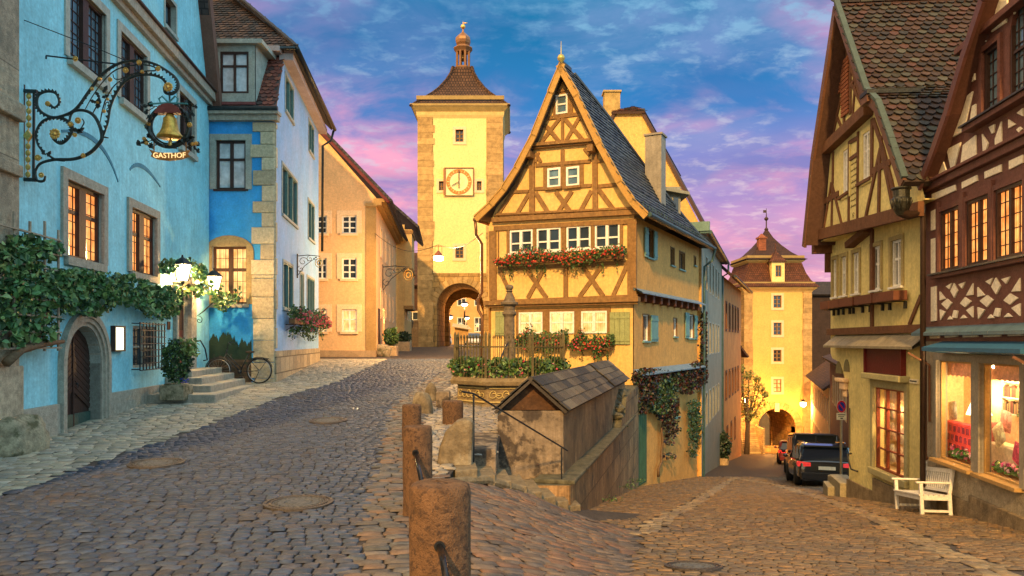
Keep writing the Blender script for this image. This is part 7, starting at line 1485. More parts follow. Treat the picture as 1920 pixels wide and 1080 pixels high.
# ================================================================= side of the blue house: window box, small bracket sign
bxs = FS.rc(531, 608, 548, 600); flowers('flower_box', 'window box of pink flowers with trailing shoots on the pale side of the blue house', 'flower box', FS, (bxs[0], Ls+.1, -.0+.35, 1.15), .1, .5, 2600, 230, PNK, 13, None, .065, .05, trail=30)
def bracket_sign(lab, F, u, z, s, mir=1):
    t = thing('bracket_sign', lab, 'hanging sign', tuple(F.P(u, z, .05))); mb = MB(); 
    mb.bar(F.P(u, z+.1*s, .03), F.P(u, z-1.0*s, .03), .035); mb.tube([F.P(u, z, .03), F.P(u, z+.05*s, .5*s), F.P(u, z-.0*s, 1.05*s)], .018*s, 6)
    for (a, b, r_, t0) in ((.25, -.25, .22, 0), (.55, -.12, .15, 1.5), (.80, -.08, .1, 3), (.15, -.6, .16, 2)):
        mb.tube([F.P(u, z+(b+r_*math.sin(q+t0)*(1-q/9))*s, (a+r_*math.cos(q+t0)*(1-q/9))*s+.03) for q in np.linspace(0, 7.5, 22)], .012*s, 5)
    mb.tube([F.P(u, z-.9*s, .03), F.P(u, z-.45*s, .35*s), F.P(u, z-.02, .9*s)], .014*s, 6); mb.build('scroll_arm', M_black, t); mb = MB()
    mb.tube([F.P(u, z, 1.0*s), F.P(u, z-.12*s, 1.0*s)], .008, 4); c_ = F.P(u, z-.3*s, 1.0*s); mb.tube([c_+F.n*(.17*s*math.cos(a))+Vector((0, 0, .2*s*math.sin(a))) for a in np.linspace(0, 6.28, 20)[:-1]], .018*s, 5, closed=True)
    mb.tube([c_+F.n*(.08*s*math.cos(a))+Vector((0, 0, .1*s*math.sin(a))) for a in np.linspace(0, 6.28, 12)[:-1]], .03*s, 5, closed=True); mb.build('emblem', M_gold, t)
bracket_sign('small black scrolled bracket sign on the pale side wall of the blue house', FS, FS.at(556, 500)[0], FS.at(556, 480)[1], .72)
bracket_sign('curling wrought iron bracket sign with round emblem on the apricot house', FBS, FBS.at(716, 500)[0]+.2, FBS.at(716, 500)[1], 1.25)
# ================================================================= bollards, guard stones and hand rail in front
M_bol = M('bollard_sandstone', (.15, .08, .04), rough=.95, var=.3, vs=14, bump=.9, bs=110, col2=(.07, .04, .025), c2=(.5, .62), c2s=32)
def bollard(lab, x, y, r, h, seed, bar=None):
    z0 = float(zU(np.array(x), np.array(y)))-.25; t = thing('bollard', lab, 'bollard', (x, y, z0), 'sandstone bollards along the kerb'); mb = MB(); rg = random.Random(seed); n = 28; prof = []
    H = h+.25; ks = [(r*.99, 0)]+[(r*(1+rg.uniform(-.012, .012)), H*k/9) for k in range(1, 9)]+[(r*.99, H-.035), (r*.955, H-.012), (r*.88, H-.002), (r*.45, H+.004), (.001, H+.006)]
    mb.lathe((x, y, z0), ks, n)
    for i, v in enumerate(mb.v): q = 1+.010*math.sin(v[2]*40+math.atan2(v[1]-y, v[0]-x)*3)+rg.uniform(-.006, .006); mb.v[i] = (x+(v[0]-x)*q, y+(v[1]-y)*q, v[2]+rg.uniform(-.003, .003))
    mb.build('stone', M_bol, t, smooth=True); return t, z0+H
b1_, t1 = bollard('nearest sandstone bollard, cut by the bottom edge of the picture', (825-960)/FPX*3.75, 3.75, .154, .92, 1)
b2_, t2 = bollard('second sandstone bollard with a steel rail socket, directly behind the nearest one', (783-960)/FPX*7.0, 7.0, .138, .83, 2)
b3_, t3 = bollard('third sandstone bollard, its lower half hidden behind the second', (772-960)/FPX*11.6, 11.6, .15, .56, 3)
M_steel = M('dark_steel', (.05, .045, .045), rough=.25, metal=.8, var=.3, vs=10)
def rail(t, P, r):
    mb = MB(); mb.tube(P, r, 10); mb.build('rail', M_steel, t, smooth=True); mb = MB(); mb.tube([P[0]+(P[0]-P[1]).normalized()*.005, P[0]+(P[1]-P[0]).normalized()*.012], r*1.6, 10); mb.build('rail_socket', M_black, t)
rail(b1_, [PX(824, 1024, 3.60), PX(831, 1050, 3.40), PX(845, 1130, 3.15)], .017)
rail(b2_, [PX(779, 849, 6.87), PX(784, 872, 6.6), PX(792, 910, 6.0)], .02)
b4_, t4 = bollard('low broad stone bollard beside the fountain, right of the third bollard', (849-960)/FPX*13.6, 13.6, .19, .42, 4)
gsn = MB(); zg = lambda x, y: float(zU(np.array(x), np.array(y)))
gc = PX(853, 830, 9.75); o_ = MB(); pr = [(-.235, 0), (.225, 0), (.245, .60), (.16, .64), (.02, .60), (-.12, .47), (-.20, .25)]; Fg = Fr((gc.x, 9.65), (1, 0), (0, -1)); zz0 = zg(gc.x, 9.7)-.06
prism(o_, Fg, [(a, zz0+b) for a, b in pr], -.34, 0); o_ = o_.build('guard_stone', M('guard_stone_mat', (.16, .12, .07), rough=.95, var=.4, vs=6, bump=1., bs=20, col2=(.28, .23, .15), c2=(.5, .65), c2s=3.5), bevel=.06); tag(o_, 'rounded quarter disc guard stone at the head of the steps', 'guard stone')
c_ = PX(792, 745, 15.2); o_ = rock('guard_stone', (c_.x, 15.2, zg(c_.x, 15.2)+.05), .21, .22, .36, M('guard_stone_mat'), 2, amp=.12, sq=.85); tag(o_, 'low domed stone on the kerb left of the fountain', 'guard stone')
mb = MB(); mb.box(-.16, .14, -.15, .15, -.1, .30); o_ = mb.build('stone_block', M_hst, bevel=.03, origin=(0, 0, 0)); o_.location = (PX(832, 720, 16.4).x, 16.4, zg(-1.5, 16.4)+.05); tag(o_, 'small square stone block against the left end of the fountain', 'stone block')
mb = MB(); mb.blob((0, 0, .1), .15, .15, .30, 12, jit=.04, seed=5); o_ = mb.build('guard_stone', M('guard_stone_mat'), smooth=True, origin=(0, 0, 0)); o_.location = (PX(808, 716, 17.2).x, 17.2, zg(-1.9, 17.2)); tag(o_, 'farthest small rounded stone on the kerb behind the domed one', 'guard stone')
hr = thing('hand_rail', 'thin iron hand rail on two posts sloping down beside the hut', 'hand rail', (PX(888, 868, 9.9).x, 9.9, -1.62)); mb = MB(); mb.tube([PX(888, 868, 9.9), PX(888, 738, 9.9)], .013, 8); mb.build('post', M_black, hr); mb = MB(); mb.tube([PX(1053, 908, 11.75), PX(1053, 840, 11.75)], .013, 8); mb.build('post', M_black, hr); mb = MB(); mb.tube([PX(866, 734, 9.7), PX(888, 738, 9.9), PX(1053, 838, 11.75), PX(1064, 845, 11.85)], .013, 8); mb.build('rail', M_black, hr)
# ================================================================= fountain with its railing, column and flowers
FXc, FYc = (955-960)/FPX*17.8, 17.8; zf0 = zg(FXc, 17.)-.08; fo = thing('fountain', 'octagonal stone fountain basin with carved panels and a tall carved column', 'fountain', (FXc, FYc, zf0)); a8 = R(22.5)
M_fst = M('fountain_stone', (.22, .16, .085), rough=.95, var=.35, vs=6, bump=.9, bs=22, col2=(.15, .12, .07), c2=(.5, .7), c2s=3)
mb = MB(); mb.lathe((FXc, FYc, zf0), [(1.42, -.2), (1.42, .08), (1.30, .10), (1.30, .50)], 8, a8); mb.lathe((FXc, FYc, zf0), [(1.30, .5), (1.46, .52), (1.48, .60), (1.42, .68), (1.12, .68), (1.12, .45), (.01, .45)], 8, a8); mb.build('basin', M_fst, fo)
mb = MB()
for k in (4, 5, 6, 7):
    A, B = [Vector((FXc+1.305*math.cos(a8+j*math.pi/4), FYc+1.305*math.sin(a8+j*math.pi/4), 0)) for j in (k, k+1)]; Fp = Fr(A[:2], (B-A)[:2], ((A+B)/2-Vector((FXc, FYc, 0)))[:2]); L_ = (B-A).length
    fbox(mb, Fp, .06, L_-.06, zf0+.13, zf0+.16, -.01, .03); fbox(mb, Fp, .06, L_-.06, zf0+.44, zf0+.47, -.01, .03)
    for q in range(6):
        u = .14+q*(L_-.28)/5; mb.tube([Fp.P(u+.07*math.cos(t), zf0+.30+.11*math.sin(t)*(1-t/12), .02) for t in np.linspace(q % 2*3.1, q % 2*3.1+8, 18)], .012, 4)
mb.build('carved_panel', M('carved_ochre', (.50, .38, .15), var=.2), fo)
k = 17.8/FPX; Z_ = lambda y: (640-y)*k
mb = MB(); mb.lathe((FXc, FYc, 0), [(.2, zf0+.4), (.2, Z_(690)), (.16, Z_(686)), (.13, Z_(640)), (.125, Z_(594)), (.15, Z_(591)), (.17, Z_(589)), (.17, Z_(586)), (.12, Z_(582)), (.13, Z_(575)), (.20, Z_(571)), (.21, Z_(567)), (.14, Z_(565)), (.12, Z_(560)), (.07, Z_(551)), (.055, Z_(548)), (.09, Z_(546)), (.06, Z_(544)), (.095, Z_(541)), (.10, Z_(538)), (.08, Z_(535)), (.01, Z_(533.5))], 20); mb.build('column', M('column_stone', (.16, .12, .075), rough=.95, var=.4, vs=9, bump=1., bs=16), fo)
mb = MB(); mb.tube([(FXc, FYc-.12, Z_(640)), (FXc-.1, FYc-.5, Z_(652)), (FXc-.28, FYc-.95, Z_(690))], .02, 6); mb.build('spout', M_black, fo)
fe = thing('iron_railing', 'tall olive iron railing with pointed bars standing round the fountain basin', 'railing', (FXc, FYc, zf0+.68)); M_rl = M('olive_iron', (.11, .085, .035), rough=.5, metal=.4, var=.3); rz0 = zf0+.64; rt = Z_(629)*(16.5/17.8)
mb = MB(); pm = MB(); Rr = 1.36
for k in range(8):
    pm = MB(); A, B = [Vector((FXc+Rr*math.cos(a8+j*math.pi/4), FYc+Rr*math.sin(a8+j*math.pi/4), 0)) for j in (k, k+1)]; pm.bar(A+Vector((0, 0, rz0)), A+Vector((0, 0, rt+.02)), .055); pm.tube([A+Vector((0, 0, rt+.02)), A+Vector((0, 0, rt+.1))], [.035, .005], 6); pm.build('post', M_rl, fe)
    for z in (rz0+.30, rt-.26): mb.bar(A+Vector((0, 0, z)), B+Vector((0, 0, z)), .035, .02)
    n = 9
    for j in range(1, n+1): p = A.lerp(B, j/(n+1)); mb.bar(p+Vector((0, 0, rz0)), p+Vector((0, 0, rt-.06)), .018); mb.tube([p+Vector((0, 0, rt-.07)), p+Vector((0, 0, rt-.03)), p+Vector((0, 0, rt+.03))], [.012, .02, .003], 5)
mb.build('bars', M_rl, fe)
ft = thing('flower_tubs', 'geraniums in white tubs around the fountain inside the iron railing', 'flowers', (FXc, FYc-.9, zf0+.68)); rg = random.Random(91)
for j in range(8):
    a = math.pi*(1.0+j/7*1.0)+rg.uniform(-.05, .05); c_ = Vector((FXc+1.12*math.cos(a), FYc+1.12*math.sin(a), rz0)); mb = MB(); mb.box(c_.x-.19, c_.x+.19, c_.y-.10, c_.y+.10, rz0-.02, rz0+.17); mb.build('tub', M('chalk_tub', (.45, .38, .24), var=.2), ft, bevel=.015)
    mb = MB(); P = []; 
    for _ in range(520): d = Vector((rg.gauss(0, 1), rg.gauss(0, 1), rg.gauss(0, 1))).normalized(); q = rg.uniform(.3, 1)**.5; P.append(c_+Vector((d.x*.36*q, d.y*.30*q, .26+d.z*.24*q)))
    leaves(mb, P, .075, G_G+[(.16, .24, .06)], rg=rg); mb.build('foliage', M_leaf, ft); mb = MB(); blossoms(mb, [p for p in rg.sample(P, 14)], .05, PNK+[(.8, .3, .35)], rg=rg); mb.build('blossoms', M_bloom, ft)
# ================================================================= vehicles
M_cblk = M('black_car_paint', (.012, .013, .018), rough=.15, var=.05, bump=0, spec=.7, coat=1.); M_cgl = M('car_glass', (.015, .02, .028), rough=.05, var=.1, bump=0, spec=.9); M_tyre = M('tyre'); M_rim = M('alloy', (.35, .35, .36), metal=.9, rough=.3, var=.1); M_chr = M('chrome', (.6, .58, .52), metal=1., rough=.15, var=.05, bump=0)
M_tail = M('tail_lamp_red', (.75, .03, .03), rough=.2, emit=.35, var=.2, vs=20, bump=0); M_plate = M('blank_plate', (.75, .68, .5), rough=.5, var=.03)
def car(lab, x, y, z, head, pitch, paint, L_=4.7, W_=1.8, H=1.48, kind='estate', cat='car', group='vehicles parked in the lower street'):
    t = thing('parked_car' if cat == 'car' else 'parked_van', lab, cat, (0, 0, 0), group); hw = W_/2
    if kind == 'van': prof = [(0, .45, .95, .92*H/1.9+.0, 1), ]; top = [(.02, H*.93), (.15, H), (L_*.72, H), (L_*.86, H*.62), (L_-.05, H*.5)]; belt = H*.52; gl = (.12, L_*.80)
    else: top = [(.28, H*.93), (.55, H*.985), (1.6, H), (L_*.55, H*.97), (L_*.72, H*.66), (L_-.15, H*.5)]; belt = H*.62; gl = (.30, L_*.73)
    # lower body: rounded cross sections lofted along the length
    st = [(0, .90, .30, belt*.92), (.04, .97, .24, belt*.99), (.25, 1., .20, belt), (1.2, 1., .19, belt), (L_*.5, 1., .19, belt), (L_*.72, 1., .19, belt*.985), (L_-.6, .97, .20, belt*.90), (L_-.15, .86, .24, belt*.78), (L_, .70, .32, belt*.62)]
    mb = MB(); n = None; i0 = 0; rings = []
    for (yy, w, z0, z1) in st:
        a = hw*w; rings.append([(-a*.90, yy, z0), (-a*.99, yy, z0+.10), (-a, yy, z0+(z1-z0)*.5), (-a*.965, yy, z1-.10), (-a*.88, yy, z1), (a*.88, yy, z1), (a*.965, yy, z1-.10), (a, yy, z0+(z1-z0)*.5), (a*.99, yy, z0+.10), (a*.90, yy, z0)])
    def loft(mb, rings, m=0):
        k = len(rings[0]); i0 = len(mb.v)
        for r in rings: mb.v += r
        for i in range(len(rings)-1):
            for j in range(k): mb.f.append((i0+i*k+j, i0+i*k+(j+1) % k, i0+(i+1)*k+(j+1) % k, i0+(i+1)*k+j)); mb.m.append(m); mb.c.append((1, 1, 1))
        mb.f.append(tuple(i0+j for j in range(k))[::-1]); mb.f.append(tuple(i0+(len(rings)-1)*k+j for j in range(k))); mb.m += [m, m]; mb.c += [(1, 1, 1)]*2
    loft(mb, rings); body = mb.build('body', paint, t, smooth=True, recalc=True, bevel=0)
    sb = body.modifiers.new('sub', 'SUBSURF'); sb.levels = 1; sb.render_levels = 2
    # cabin
    mb = MB(); R_ = []; bz = belt-.03; y0, y1 = gl
    C = [(y0-.18, .93, bz, bz+.02), (y0, .88, bz, H*.93 if kind != 'van' else H*.97), (y0+.4, .86, bz, H*.985), (y1*.55, .86, bz, H), (y1*.74, .86, bz, H*.965), (y1, .88, bz, bz+.03)]
    if kind == 'van': C = [(.0, .96, bz, bz+.3), (.04, .95, bz, H*.97), (.4, .95, bz, H), (L_*.6, .95, bz, H), (L_*.68, .93, bz, H*.96), (L_*.82, .92, bz, bz+.03)]
    tw = .80 if kind != 'van' else .90
    for (yy, w, z0, z1) in C: a = hw*w; b = hw*(tw if z1 > belt+.2 else w*.96); zm = z0+(z1-z0)*.86; R_.append([(-a, yy, z0), (-(a*.35+b*.65), yy+0, zm), (-b*.88, yy, z1), (b*.88, yy, z1), ((a*.35+b*.65), yy, zm), (a, yy, z0)])
    loft(mb, R_); mb.build('cabin_glass', M_cgl, t, recalc=True)
    mb = MB(); yr0, yr1 = C[1][0], C[4][0]; b = hw*tw*.90; ze = [(c[0], c[3]) for c in C[1:5]]
    for (ya, za), (yb, zb_) in zip(ze[:-1], ze[1:]): mb.add([(-b, ya, za+.012), (b, ya, za+.012), (b, yb, zb_+.012), (-b, yb, zb_+.012), (-b*1.13, ya, za-.07), (b*1.13, ya, za-.07), (b*1.13, yb, zb_-.07), (-b*1.13, yb, zb_-.07)], [(0, 1, 2, 3), (0, 3, 7, 4), (1, 5, 6, 2)])
    a = hw*.87
    for s_ in (-1, 1):
        if kind == 'van': pil = [(.05, .0), (1.4, 1.4), (2.6, 2.6)]
        else: pil = [(y0+.25, y0-.1), (1.55, 1.5), (2.55, 2.55), (y1*.76, y1-.02)]
        for (yt, yb) in pil: mb.bar((s_*hw*tw*.99, yt, H*.9), (s_*a*1.01, yb, belt), .03, .09 if yt > .4 else .16, up=(1, 0, 0))
        mb.bar((s_*b*1.08, yr0, ze[0][1]-.03), (s_*a*1.01, C[0][0]+.05, belt), .10, .05)
    # tailgate frame and spoiler
    mb.bar((-b*1.05, C[1][0]-.05, C[1][3]+.0), (b*1.05, C[1][0]-.05, C[1][3]+.0), .16, .05)
    if kind == 'van': mb.box(-hw*.9, hw*.9, -.0, .03, .35, belt+.1); mb.bar((0, 0, .4), (0, .01, H*.95), .03, .03)
    mb.build('roof_and_pillars', paint, t)
    for (xs, yy) in ((-1, .95), (1, .95), (-1, L_-.95), (1, L_-.95)):
        mb = MB(); c_ = Vector((xs*(hw-.1), yy, .32)); i0 = len(mb.v); prof = [(.18, -.11), (.29, -.115), (.325, -.09), (.33, 0), (.325, .09), (.29, .115), (.18, .11)]; mb.lathe((0, 0, 0), prof, 22); mb.v[i0:] = [(c_.x+v[2], c_.y+v[0], c_.z+v[1]) for v in mb.v[i0:]]; w_ = mb.build('wheel', M_tyre, t, smooth=True)
        mb = MB(); i0 = len(mb.v); mb.lathe((0, 0, 0), [(.20, .06), (.205, .10), (.19, .11), (.19, .06)], 20)
        for j in range(7): a_ = j*math.pi*2/7; mb.bar((.03*math.cos(a_), .03*math.sin(a_), .09), (.19*math.cos(a_), .19*math.sin(a_), .10), .045, .02)
        mb.lathe((0, 0, 0), [(.19, .05), (.001, .05)], 20); mb.v[i0:] = [(c_.x+xs*v[2], c_.y+v[0], c_.z+v[1]) for v in mb.v[i0:]]; mb.build('rim', M_rim, w_)
    zb0 = belt
    for xs in (-1, 1):
        mb = MB()
        if kind == 'van': mb.box(xs*hw*.97-.05, xs*hw*.97+.05, -.02, .06, .75, 1.05)
        else: mb.add([(xs*hw*.55, -.035, zb0-.10), (xs*hw*.99, .06, zb0-.06), (xs*hw*1.005, .28, zb0-.08), (xs*hw*1.01, .26, zb0-.17), (xs*hw*.99, .05, zb0-.24), (xs*hw*.55, -.035, zb0-.22)], [(0, 1, 4, 5), (1, 2, 3, 4)])
        mb.build('tail_lamp', M_tail, t)
        mb = MB(); mb.blob((xs*(hw+.09), L_*.68, belt+.06), .09, .05, .07, 8); mb.build('wing_mirror', paint, t, smooth=True)
        if kind == 'estate': mb = MB(); mb.tube([(xs*b*.98, yr0+.1, H-.0), (xs*b*.98, yr0+.2, H+.045), (xs*b*.98, yr1-.1, H+.045), (xs*b*.98, yr1, H-.0)], .014, 6); mb.build('roof_rail', M_chr, t)
    mb = MB(); zp = belt-.32; mb.box(-.26, .26, -.055, -.03, zp, zp+.11); mb.build('number_plate', M_plate, t)
    mb = MB(); mb.box(-hw*.86, hw*.86, -.05, -.02, .34, .365); mb.build('chrome_strip', M_chr, t); mb = MB(); mb.box(-hw*.9, hw*.9, -.06, .1, .22, .47); mb.build('bumper', paint, t, bevel=.03)
    t.location = (x, y, z); t.rotation_euler = (R(pitch), 0, R(head)); return t
car('black estate car with roof rails and red tail lamps, nearest of the parked vehicles', 10.3, 24.4, -4.78, -15, -7.2, M_cblk, H=1.43)
car('tall black van parked in front of the estate car, only rear and roof showing', 12.65, 31., -5.68, -16, -7, M('black_van_paint', (.02, .02, .022), rough=.3, var=.05, bump=0, coat=.6), L_=4.9, W_=1.95, H=1.84, kind='van', cat='van')
car('small red car beyond the black van near the lower gate', 16.6, 44., -7.28, -18, -7, M('dark_red_paint', (.12, .012, .01), rough=.25, var=.05, bump=0, coat=.8), L_=3.9, W_=1.7, H=1.45, kind='hatch')
# ================================================================= right side: no parking sign, street plate, bench, steps, window boxes
YN = 20.2; ps = thing('road_sign', 'round no parking sign with a small plate on a tall post beside the olive house', 'road sign', PX(1577, 915, YN)); k = YN/FPX; mb = MB(); mb.tube([PX(1577, 925, YN), PX(1577, 750, YN)], .032, 10); mb.build('post', M('galvanised', (.35, .28, .18), metal=.6, rough=.5), ps); Fn = Fr((0, YN-.05), (1, 0), (0, -1)); c_ = ((1576-960)*k, (640-762)*k)
def ell(rx, ry, n=28): return [(c_[0]+rx*math.cos(a), c_[1]+ry*math.sin(a)) for a in np.linspace(0, 2*math.pi, n+1)[:-1]]
mb = MB(); prism(mb, Fn, ell(.13, .175), 0, .006, 0); prism(mb, Fn, ell(.122, .165), .006, .010, 1); prism(mb, Fn, ell(.088, .122), .010, .014, 2); beam(mb, Fn, (c_[0]-.065, c_[1]+.09), (c_[0]+.065, c_[1]-.09), .03, .014, .018, 1); mb.build('disc', [M_white, M('sign_red', (.65, .02, .02), rough=.4), M('sign_blue', (.01, .04, .35), rough=.4)], ps)
mb = MB(); fbox(mb, Fn, c_[0]-.13, c_[0]+.13, (640-787)*k, (640-774)*k, 0, .01); pl = mb.build('supplementary_plate', M_plate, ps)
mb = MB(); fbox(mb, Fn, c_[0]-.1, c_[0]+.1, (640-778)*k, (640-776.5)*k, .01, .012); fbox(mb, Fn, c_[0]-.09, c_[0]+.07, (640-781)*k, (640-780)*k, .01, .012); fbox(mb, Fn, c_[0]-.03, c_[0]+.04, (640-785)*k, (640-783)*k, .01, .012); mb.build('plate_text', M_black, pl)
sp_ = thing('street_plate', 'small cream street name plate beside the downpipe', 'sign', tuple(FR.P(FR.at(1716, 715)[0], FR.at(1716, 715)[1], .02))); r_ = FR.rc(1708, 1723, 711, 719); mb = MB(); fbox(mb, FR, *r_, 0, .03); pl = mb.build('plate', M_plate, sp_); mb = MB(); u = r_[0]+.03
while u < r_[1]-.03: fbox(mb, FR, u, u+.012, r_[2]+.03, r_[3]-.025, .03, .034); u += .024
mb.build('plate_text', M_black, pl)
es_ = thing('door_steps', 'grey stone doorsteps at the far corner of the olive house', 'steps', PX(1580, 935, 18.4))
for (x0, x1, y0, y1, zt) in ((1552, 1583, 18.3, 19.1, 913), (1575, 1602, 17.7, 18.9, 906), (1563, 1602, 18.9, 19.8, 902)):
    mb = MB(); ym = (y0+y1)/2; z = (640-zt)/FPX*y0; mb.obox(((x0-960)/FPX*y0, y0, z-.9), ((x1-x0)/FPX*y0, 0, 0), (.086*(y1-y0)+.15, y1-y0, 0), (0, 0, .9)); mb.build('step', M('doorstep', (.26, .22, .14), var=.25, vs=8, bump=.6), es_, bevel=.02)
hr = thing('hand_rail', 'short curved iron hand rail on the olive house above the doorsteps', 'hand rail', tuple(FR.P(FR.at(1602, 850)[0], FR.at(1602, 850)[1], .05))); mb = MB(); mb.tube([FR.P(*FR.at(x, y), d) for x, y, d in ((1598, 850, .02), (1599, 852, .12), (1602, 868, .12), (1606, 880, .12), (1610, 884, .02))], .02, 8); mb.build('rail', M_black, hr, smooth=True)
mb = MB(); mb.tube([FR.P(*FR.at(x, y), .03) for x, y in ((1596, 765), (1596, 845))], .012, 5); mb.build('cable', M_black, gh)
# white garden bench
be = thing('bench', 'white slatted wooden bench against the wall below the shop windows', 'bench', (0, 0, 0)); M_bw = M('bench_white', (.60, .58, .53), rough=.45, var=.10, vs=9, bump=.2); LB = 1.22; DB = .52
def bb(n, *a, par=be, **kw): mb = MB(); mb.box(*a); return mb.build(n, M_bw, par, bevel=.008)
for y_ in (0, LB): bb('leg', 0, .06, y_-.03, y_+.03, 0, .62)
for y_ in (0, LB):
    mb = MB(); mb.bar((DB-.03, y_, 0), (DB-.03, y_, .45), .06); mb.bar((DB-.03, y_, .45), (DB+.07, y_, .93), .055); mb.blob((DB+.075, y_, .935), .035, .03, .035, 8); mb.build('leg', M_bw, be, bevel=.008)
    mb = MB(); mb.box(-.05, DB+.0, y_-.035, y_+.035, .62, .655); mb.build('armrest', M_bw, be, bevel=.012); mb = MB(); mb.box(.03, DB-.04, y_-.02, y_+.02, .14, .18); mb.build('stretcher', M_bw, be)
mb = MB(); mb.box(0, .05, 0, LB, .34, .41); mb.box(DB-.06, DB-.01, 0, LB, .34, .41); mb.box(0, DB, -.02, .02, .34, .41); mb.box(0, DB, LB-.02, LB+.02, .34, .41); mb.build('seat_frame', M_bw, be, bevel=.005)
mb = MB()
for k in range(6): x_ = -.015+k*(DB-.02)/6; mb.box(x_, x_+.07, -.02, LB+.02, .41, .435)
mb.build('seat', M_bw, be, bevel=.004)
mb = MB(); sl_ = Vector((.10/.48, 0, 1)).normalized(); B0 = Vector((DB-.04, 0, .45))
for z_, w_ in ((.05, .05), (.40, .075)): p = B0+sl_*z_; mb.bar(p, p+Vector((0, LB, 0)), w_, .03, up=tuple(Vector((1, 0, -.2))))
n = 13
for k in range(n): y_ = .06+k*(LB-.12)/(n-1); mb.bar(B0+sl_*.05+Vector((0, y_, 0)), B0+sl_*.40+Vector((0, y_, 0)), .05, .014, up=(1, 0, 0))
mb.build('backrest', M_bw, be, bevel=.003)
be.scale = (.94, .94, .96); be.location = (6.72, 12.28, float(zR(12.9))+.0); be.rotation_euler = (R(-7.2), 0, R(-8.5))
# brown window boxes on the olive house
for i, (x0, x1) in enumerate(((1546, 1562), (1563, 1583), (1581, 1607), (1611, 1644), (1646, 1686))):
    a, b = FR.at(x0, 560, .2)[0], FR.at(x1, 560, .2)[0]; a, b = min(a, b), max(a, b); zb_ = .80 
    t = thing('window_box', ('farthest', 'second farthest', 'middle', 'second nearest', 'nearest')[i]+' of the five empty brown window boxes on the olive house', 'window box', tuple(FR.P((a+b)/2, zb_, .1)), 'brown window boxes on the olive house'); mb = MB(); M_wb = M('brown_box', (.13, .045, .025), rough=.6, var=.2, vs=8)
    fbox(mb, FR, a, b, zb_, zb_+.02, .06, .30); fbox(mb, FR, a, b, zb_, zb_+.19, .29, .31); fbox(mb, FR, a, b, zb_, zb_+.19, .05, .07); fbox(mb, FR, a, a+.02, zb_, zb_+.19, .07, .29); fbox(mb, FR, b-.02, b, zb_, zb_+.19, .07, .29); fbox(mb, FR, a+.02, b-.02, zb_+.05, zb_+.15, .07, .29); mb.build('box', M_wb, t); mb = MB()
    for u in (a+.15, b-.15): mb.bar(FR.P(u, zb_-.02, .0), FR.P(u, zb_-.02, .28), .02); mb.bar(FR.P(u, zb_-.02, .02), FR.P(u, zb_-.16, .02), .06)
    mb.build('bracket', M_black, t)
# ================================================================= goods in the shop windows
class Shallow(Fr):
    def P(s, u, z, d=0.): dd = abs(d); dd = .2+(dd-.2)*.42 if dd > .2 else dd; return Fr.P(s, u+s.sh, z, -dd)
FC0, FR0 = FC, FR; FC = Shallow(FC0.O[:2], FC0.u[:2], FC0.n[:2]); FC.sh = -.50; FR = Shallow(FR0.O[:2], FR0.u[:2], FR0.n[:2]); FR.sh = .50
rg = random.Random(101); cloths = [(.62, .10, .12), (.75, .35, .2), (.85, .7, .5), (.5, .08, .2), (.8, .5, .35), (.7, .2, .25)]
def pillow(F, u, z, d, s, col, lab, tilt=0):
    mb = MB(); n = 10
    for i in range(n+1):
        for j in range(n+1):
            a, b = i/n*2-1, j/n*2-1; h = .28*(1-a**4)*(1-b**4); pin = 1-.08*(a*a*b*b); x, y = a*s/2*pin, b*s/2*pin; ct, st_ = math.cos(tilt), math.sin(tilt); mb.v.append(tuple(F.P(u+x*ct-y*st_, z+s/2+x*st_+y*ct, d+h*s*.6)))
    for i in range(n):
        for j in range(n): q = i*(n+1)+j; mb.f.append((q, q+1, q+n+2, q+n+1)); mb.m.append(0); mb.c.append(col)
    m = M('cushion_'+str(len(MATS)), col, rough=.9, var=.35, vs=22, bump=.3, col2=tuple(min(1, c*1.6) for c in col), c2=(.5, .55), c2s=9); m.node_tree.nodes['Principled BSDF'].inputs['Alpha'].default_value = 1
    o = mb.build('cushion', m, smooth=True); return tag(o, lab, 'cushion')
s1, s2 = shw; s1 = (max(s1[0], .60), *s1[1:]); zf = -2.03
mb = MB(); mb.lathe(FC.P(s1[1]-.13, zf+.82, -.62), [(.19, 0), (.11, .22)], 20); lm = thing('table_lamp', 'glowing lamp with a pale cone shade in the left shop window', 'lamp', tuple(FC.P(s1[1]-.13, zf+.3, -.62))); mb.build('lamp_shade', M('lamp_shade_glow', (1., .82, .52), emit=2.2, var=.02, bump=0), lm); mb = MB(); mb.lathe(FC.P(s1[1]-.13, zf+.35, -.62), [(.08, 0), (.09, .06), (.03, .12), (.05, .25), (.02, .35), (.02, .5)], 14); mb.build('lamp_base', M('ivory', (.7, .55, .35)), lm, smooth=True)
point_light('lamp_light', FC.P(s1[1]-.13, zf+1.15, -.55), 26, (1, .66, .3), .1, lm)
mb = MB(); c_ = FC.P((s1[1]+s2[0])/2+.55, -.42, -.45); mb.lathe(c_, [(.08, .1), (.1, .02), (.07, -.02)], 16); cl = thing('ceiling_lamp', 'glowing ceiling lamp over the display in the right shop window', 'lamp', tuple(c_)); mb.build('lamp_glass', M_lampg, cl); point_light('lamp_light', c_+Vector((0, 0, -.1)), 38, (1, .70, .34), .12, cl)
tblm = M('tablecloth_check', (.62, .09, .14), var=.3, vs=10, brick=(.16, .16, .03), mortar=(2.2, 1.6, .9), bump=.2)
mb = MB(); fbox(mb, FC, s1[0]+.02, s1[1]+.1, zf+.02, zf+.62, -.85, -.42); o_ = mb.build('draped_table', tblm, bevel=.03); tag(o_, 'table under a crimson checked cloth in the left shop window', 'table')
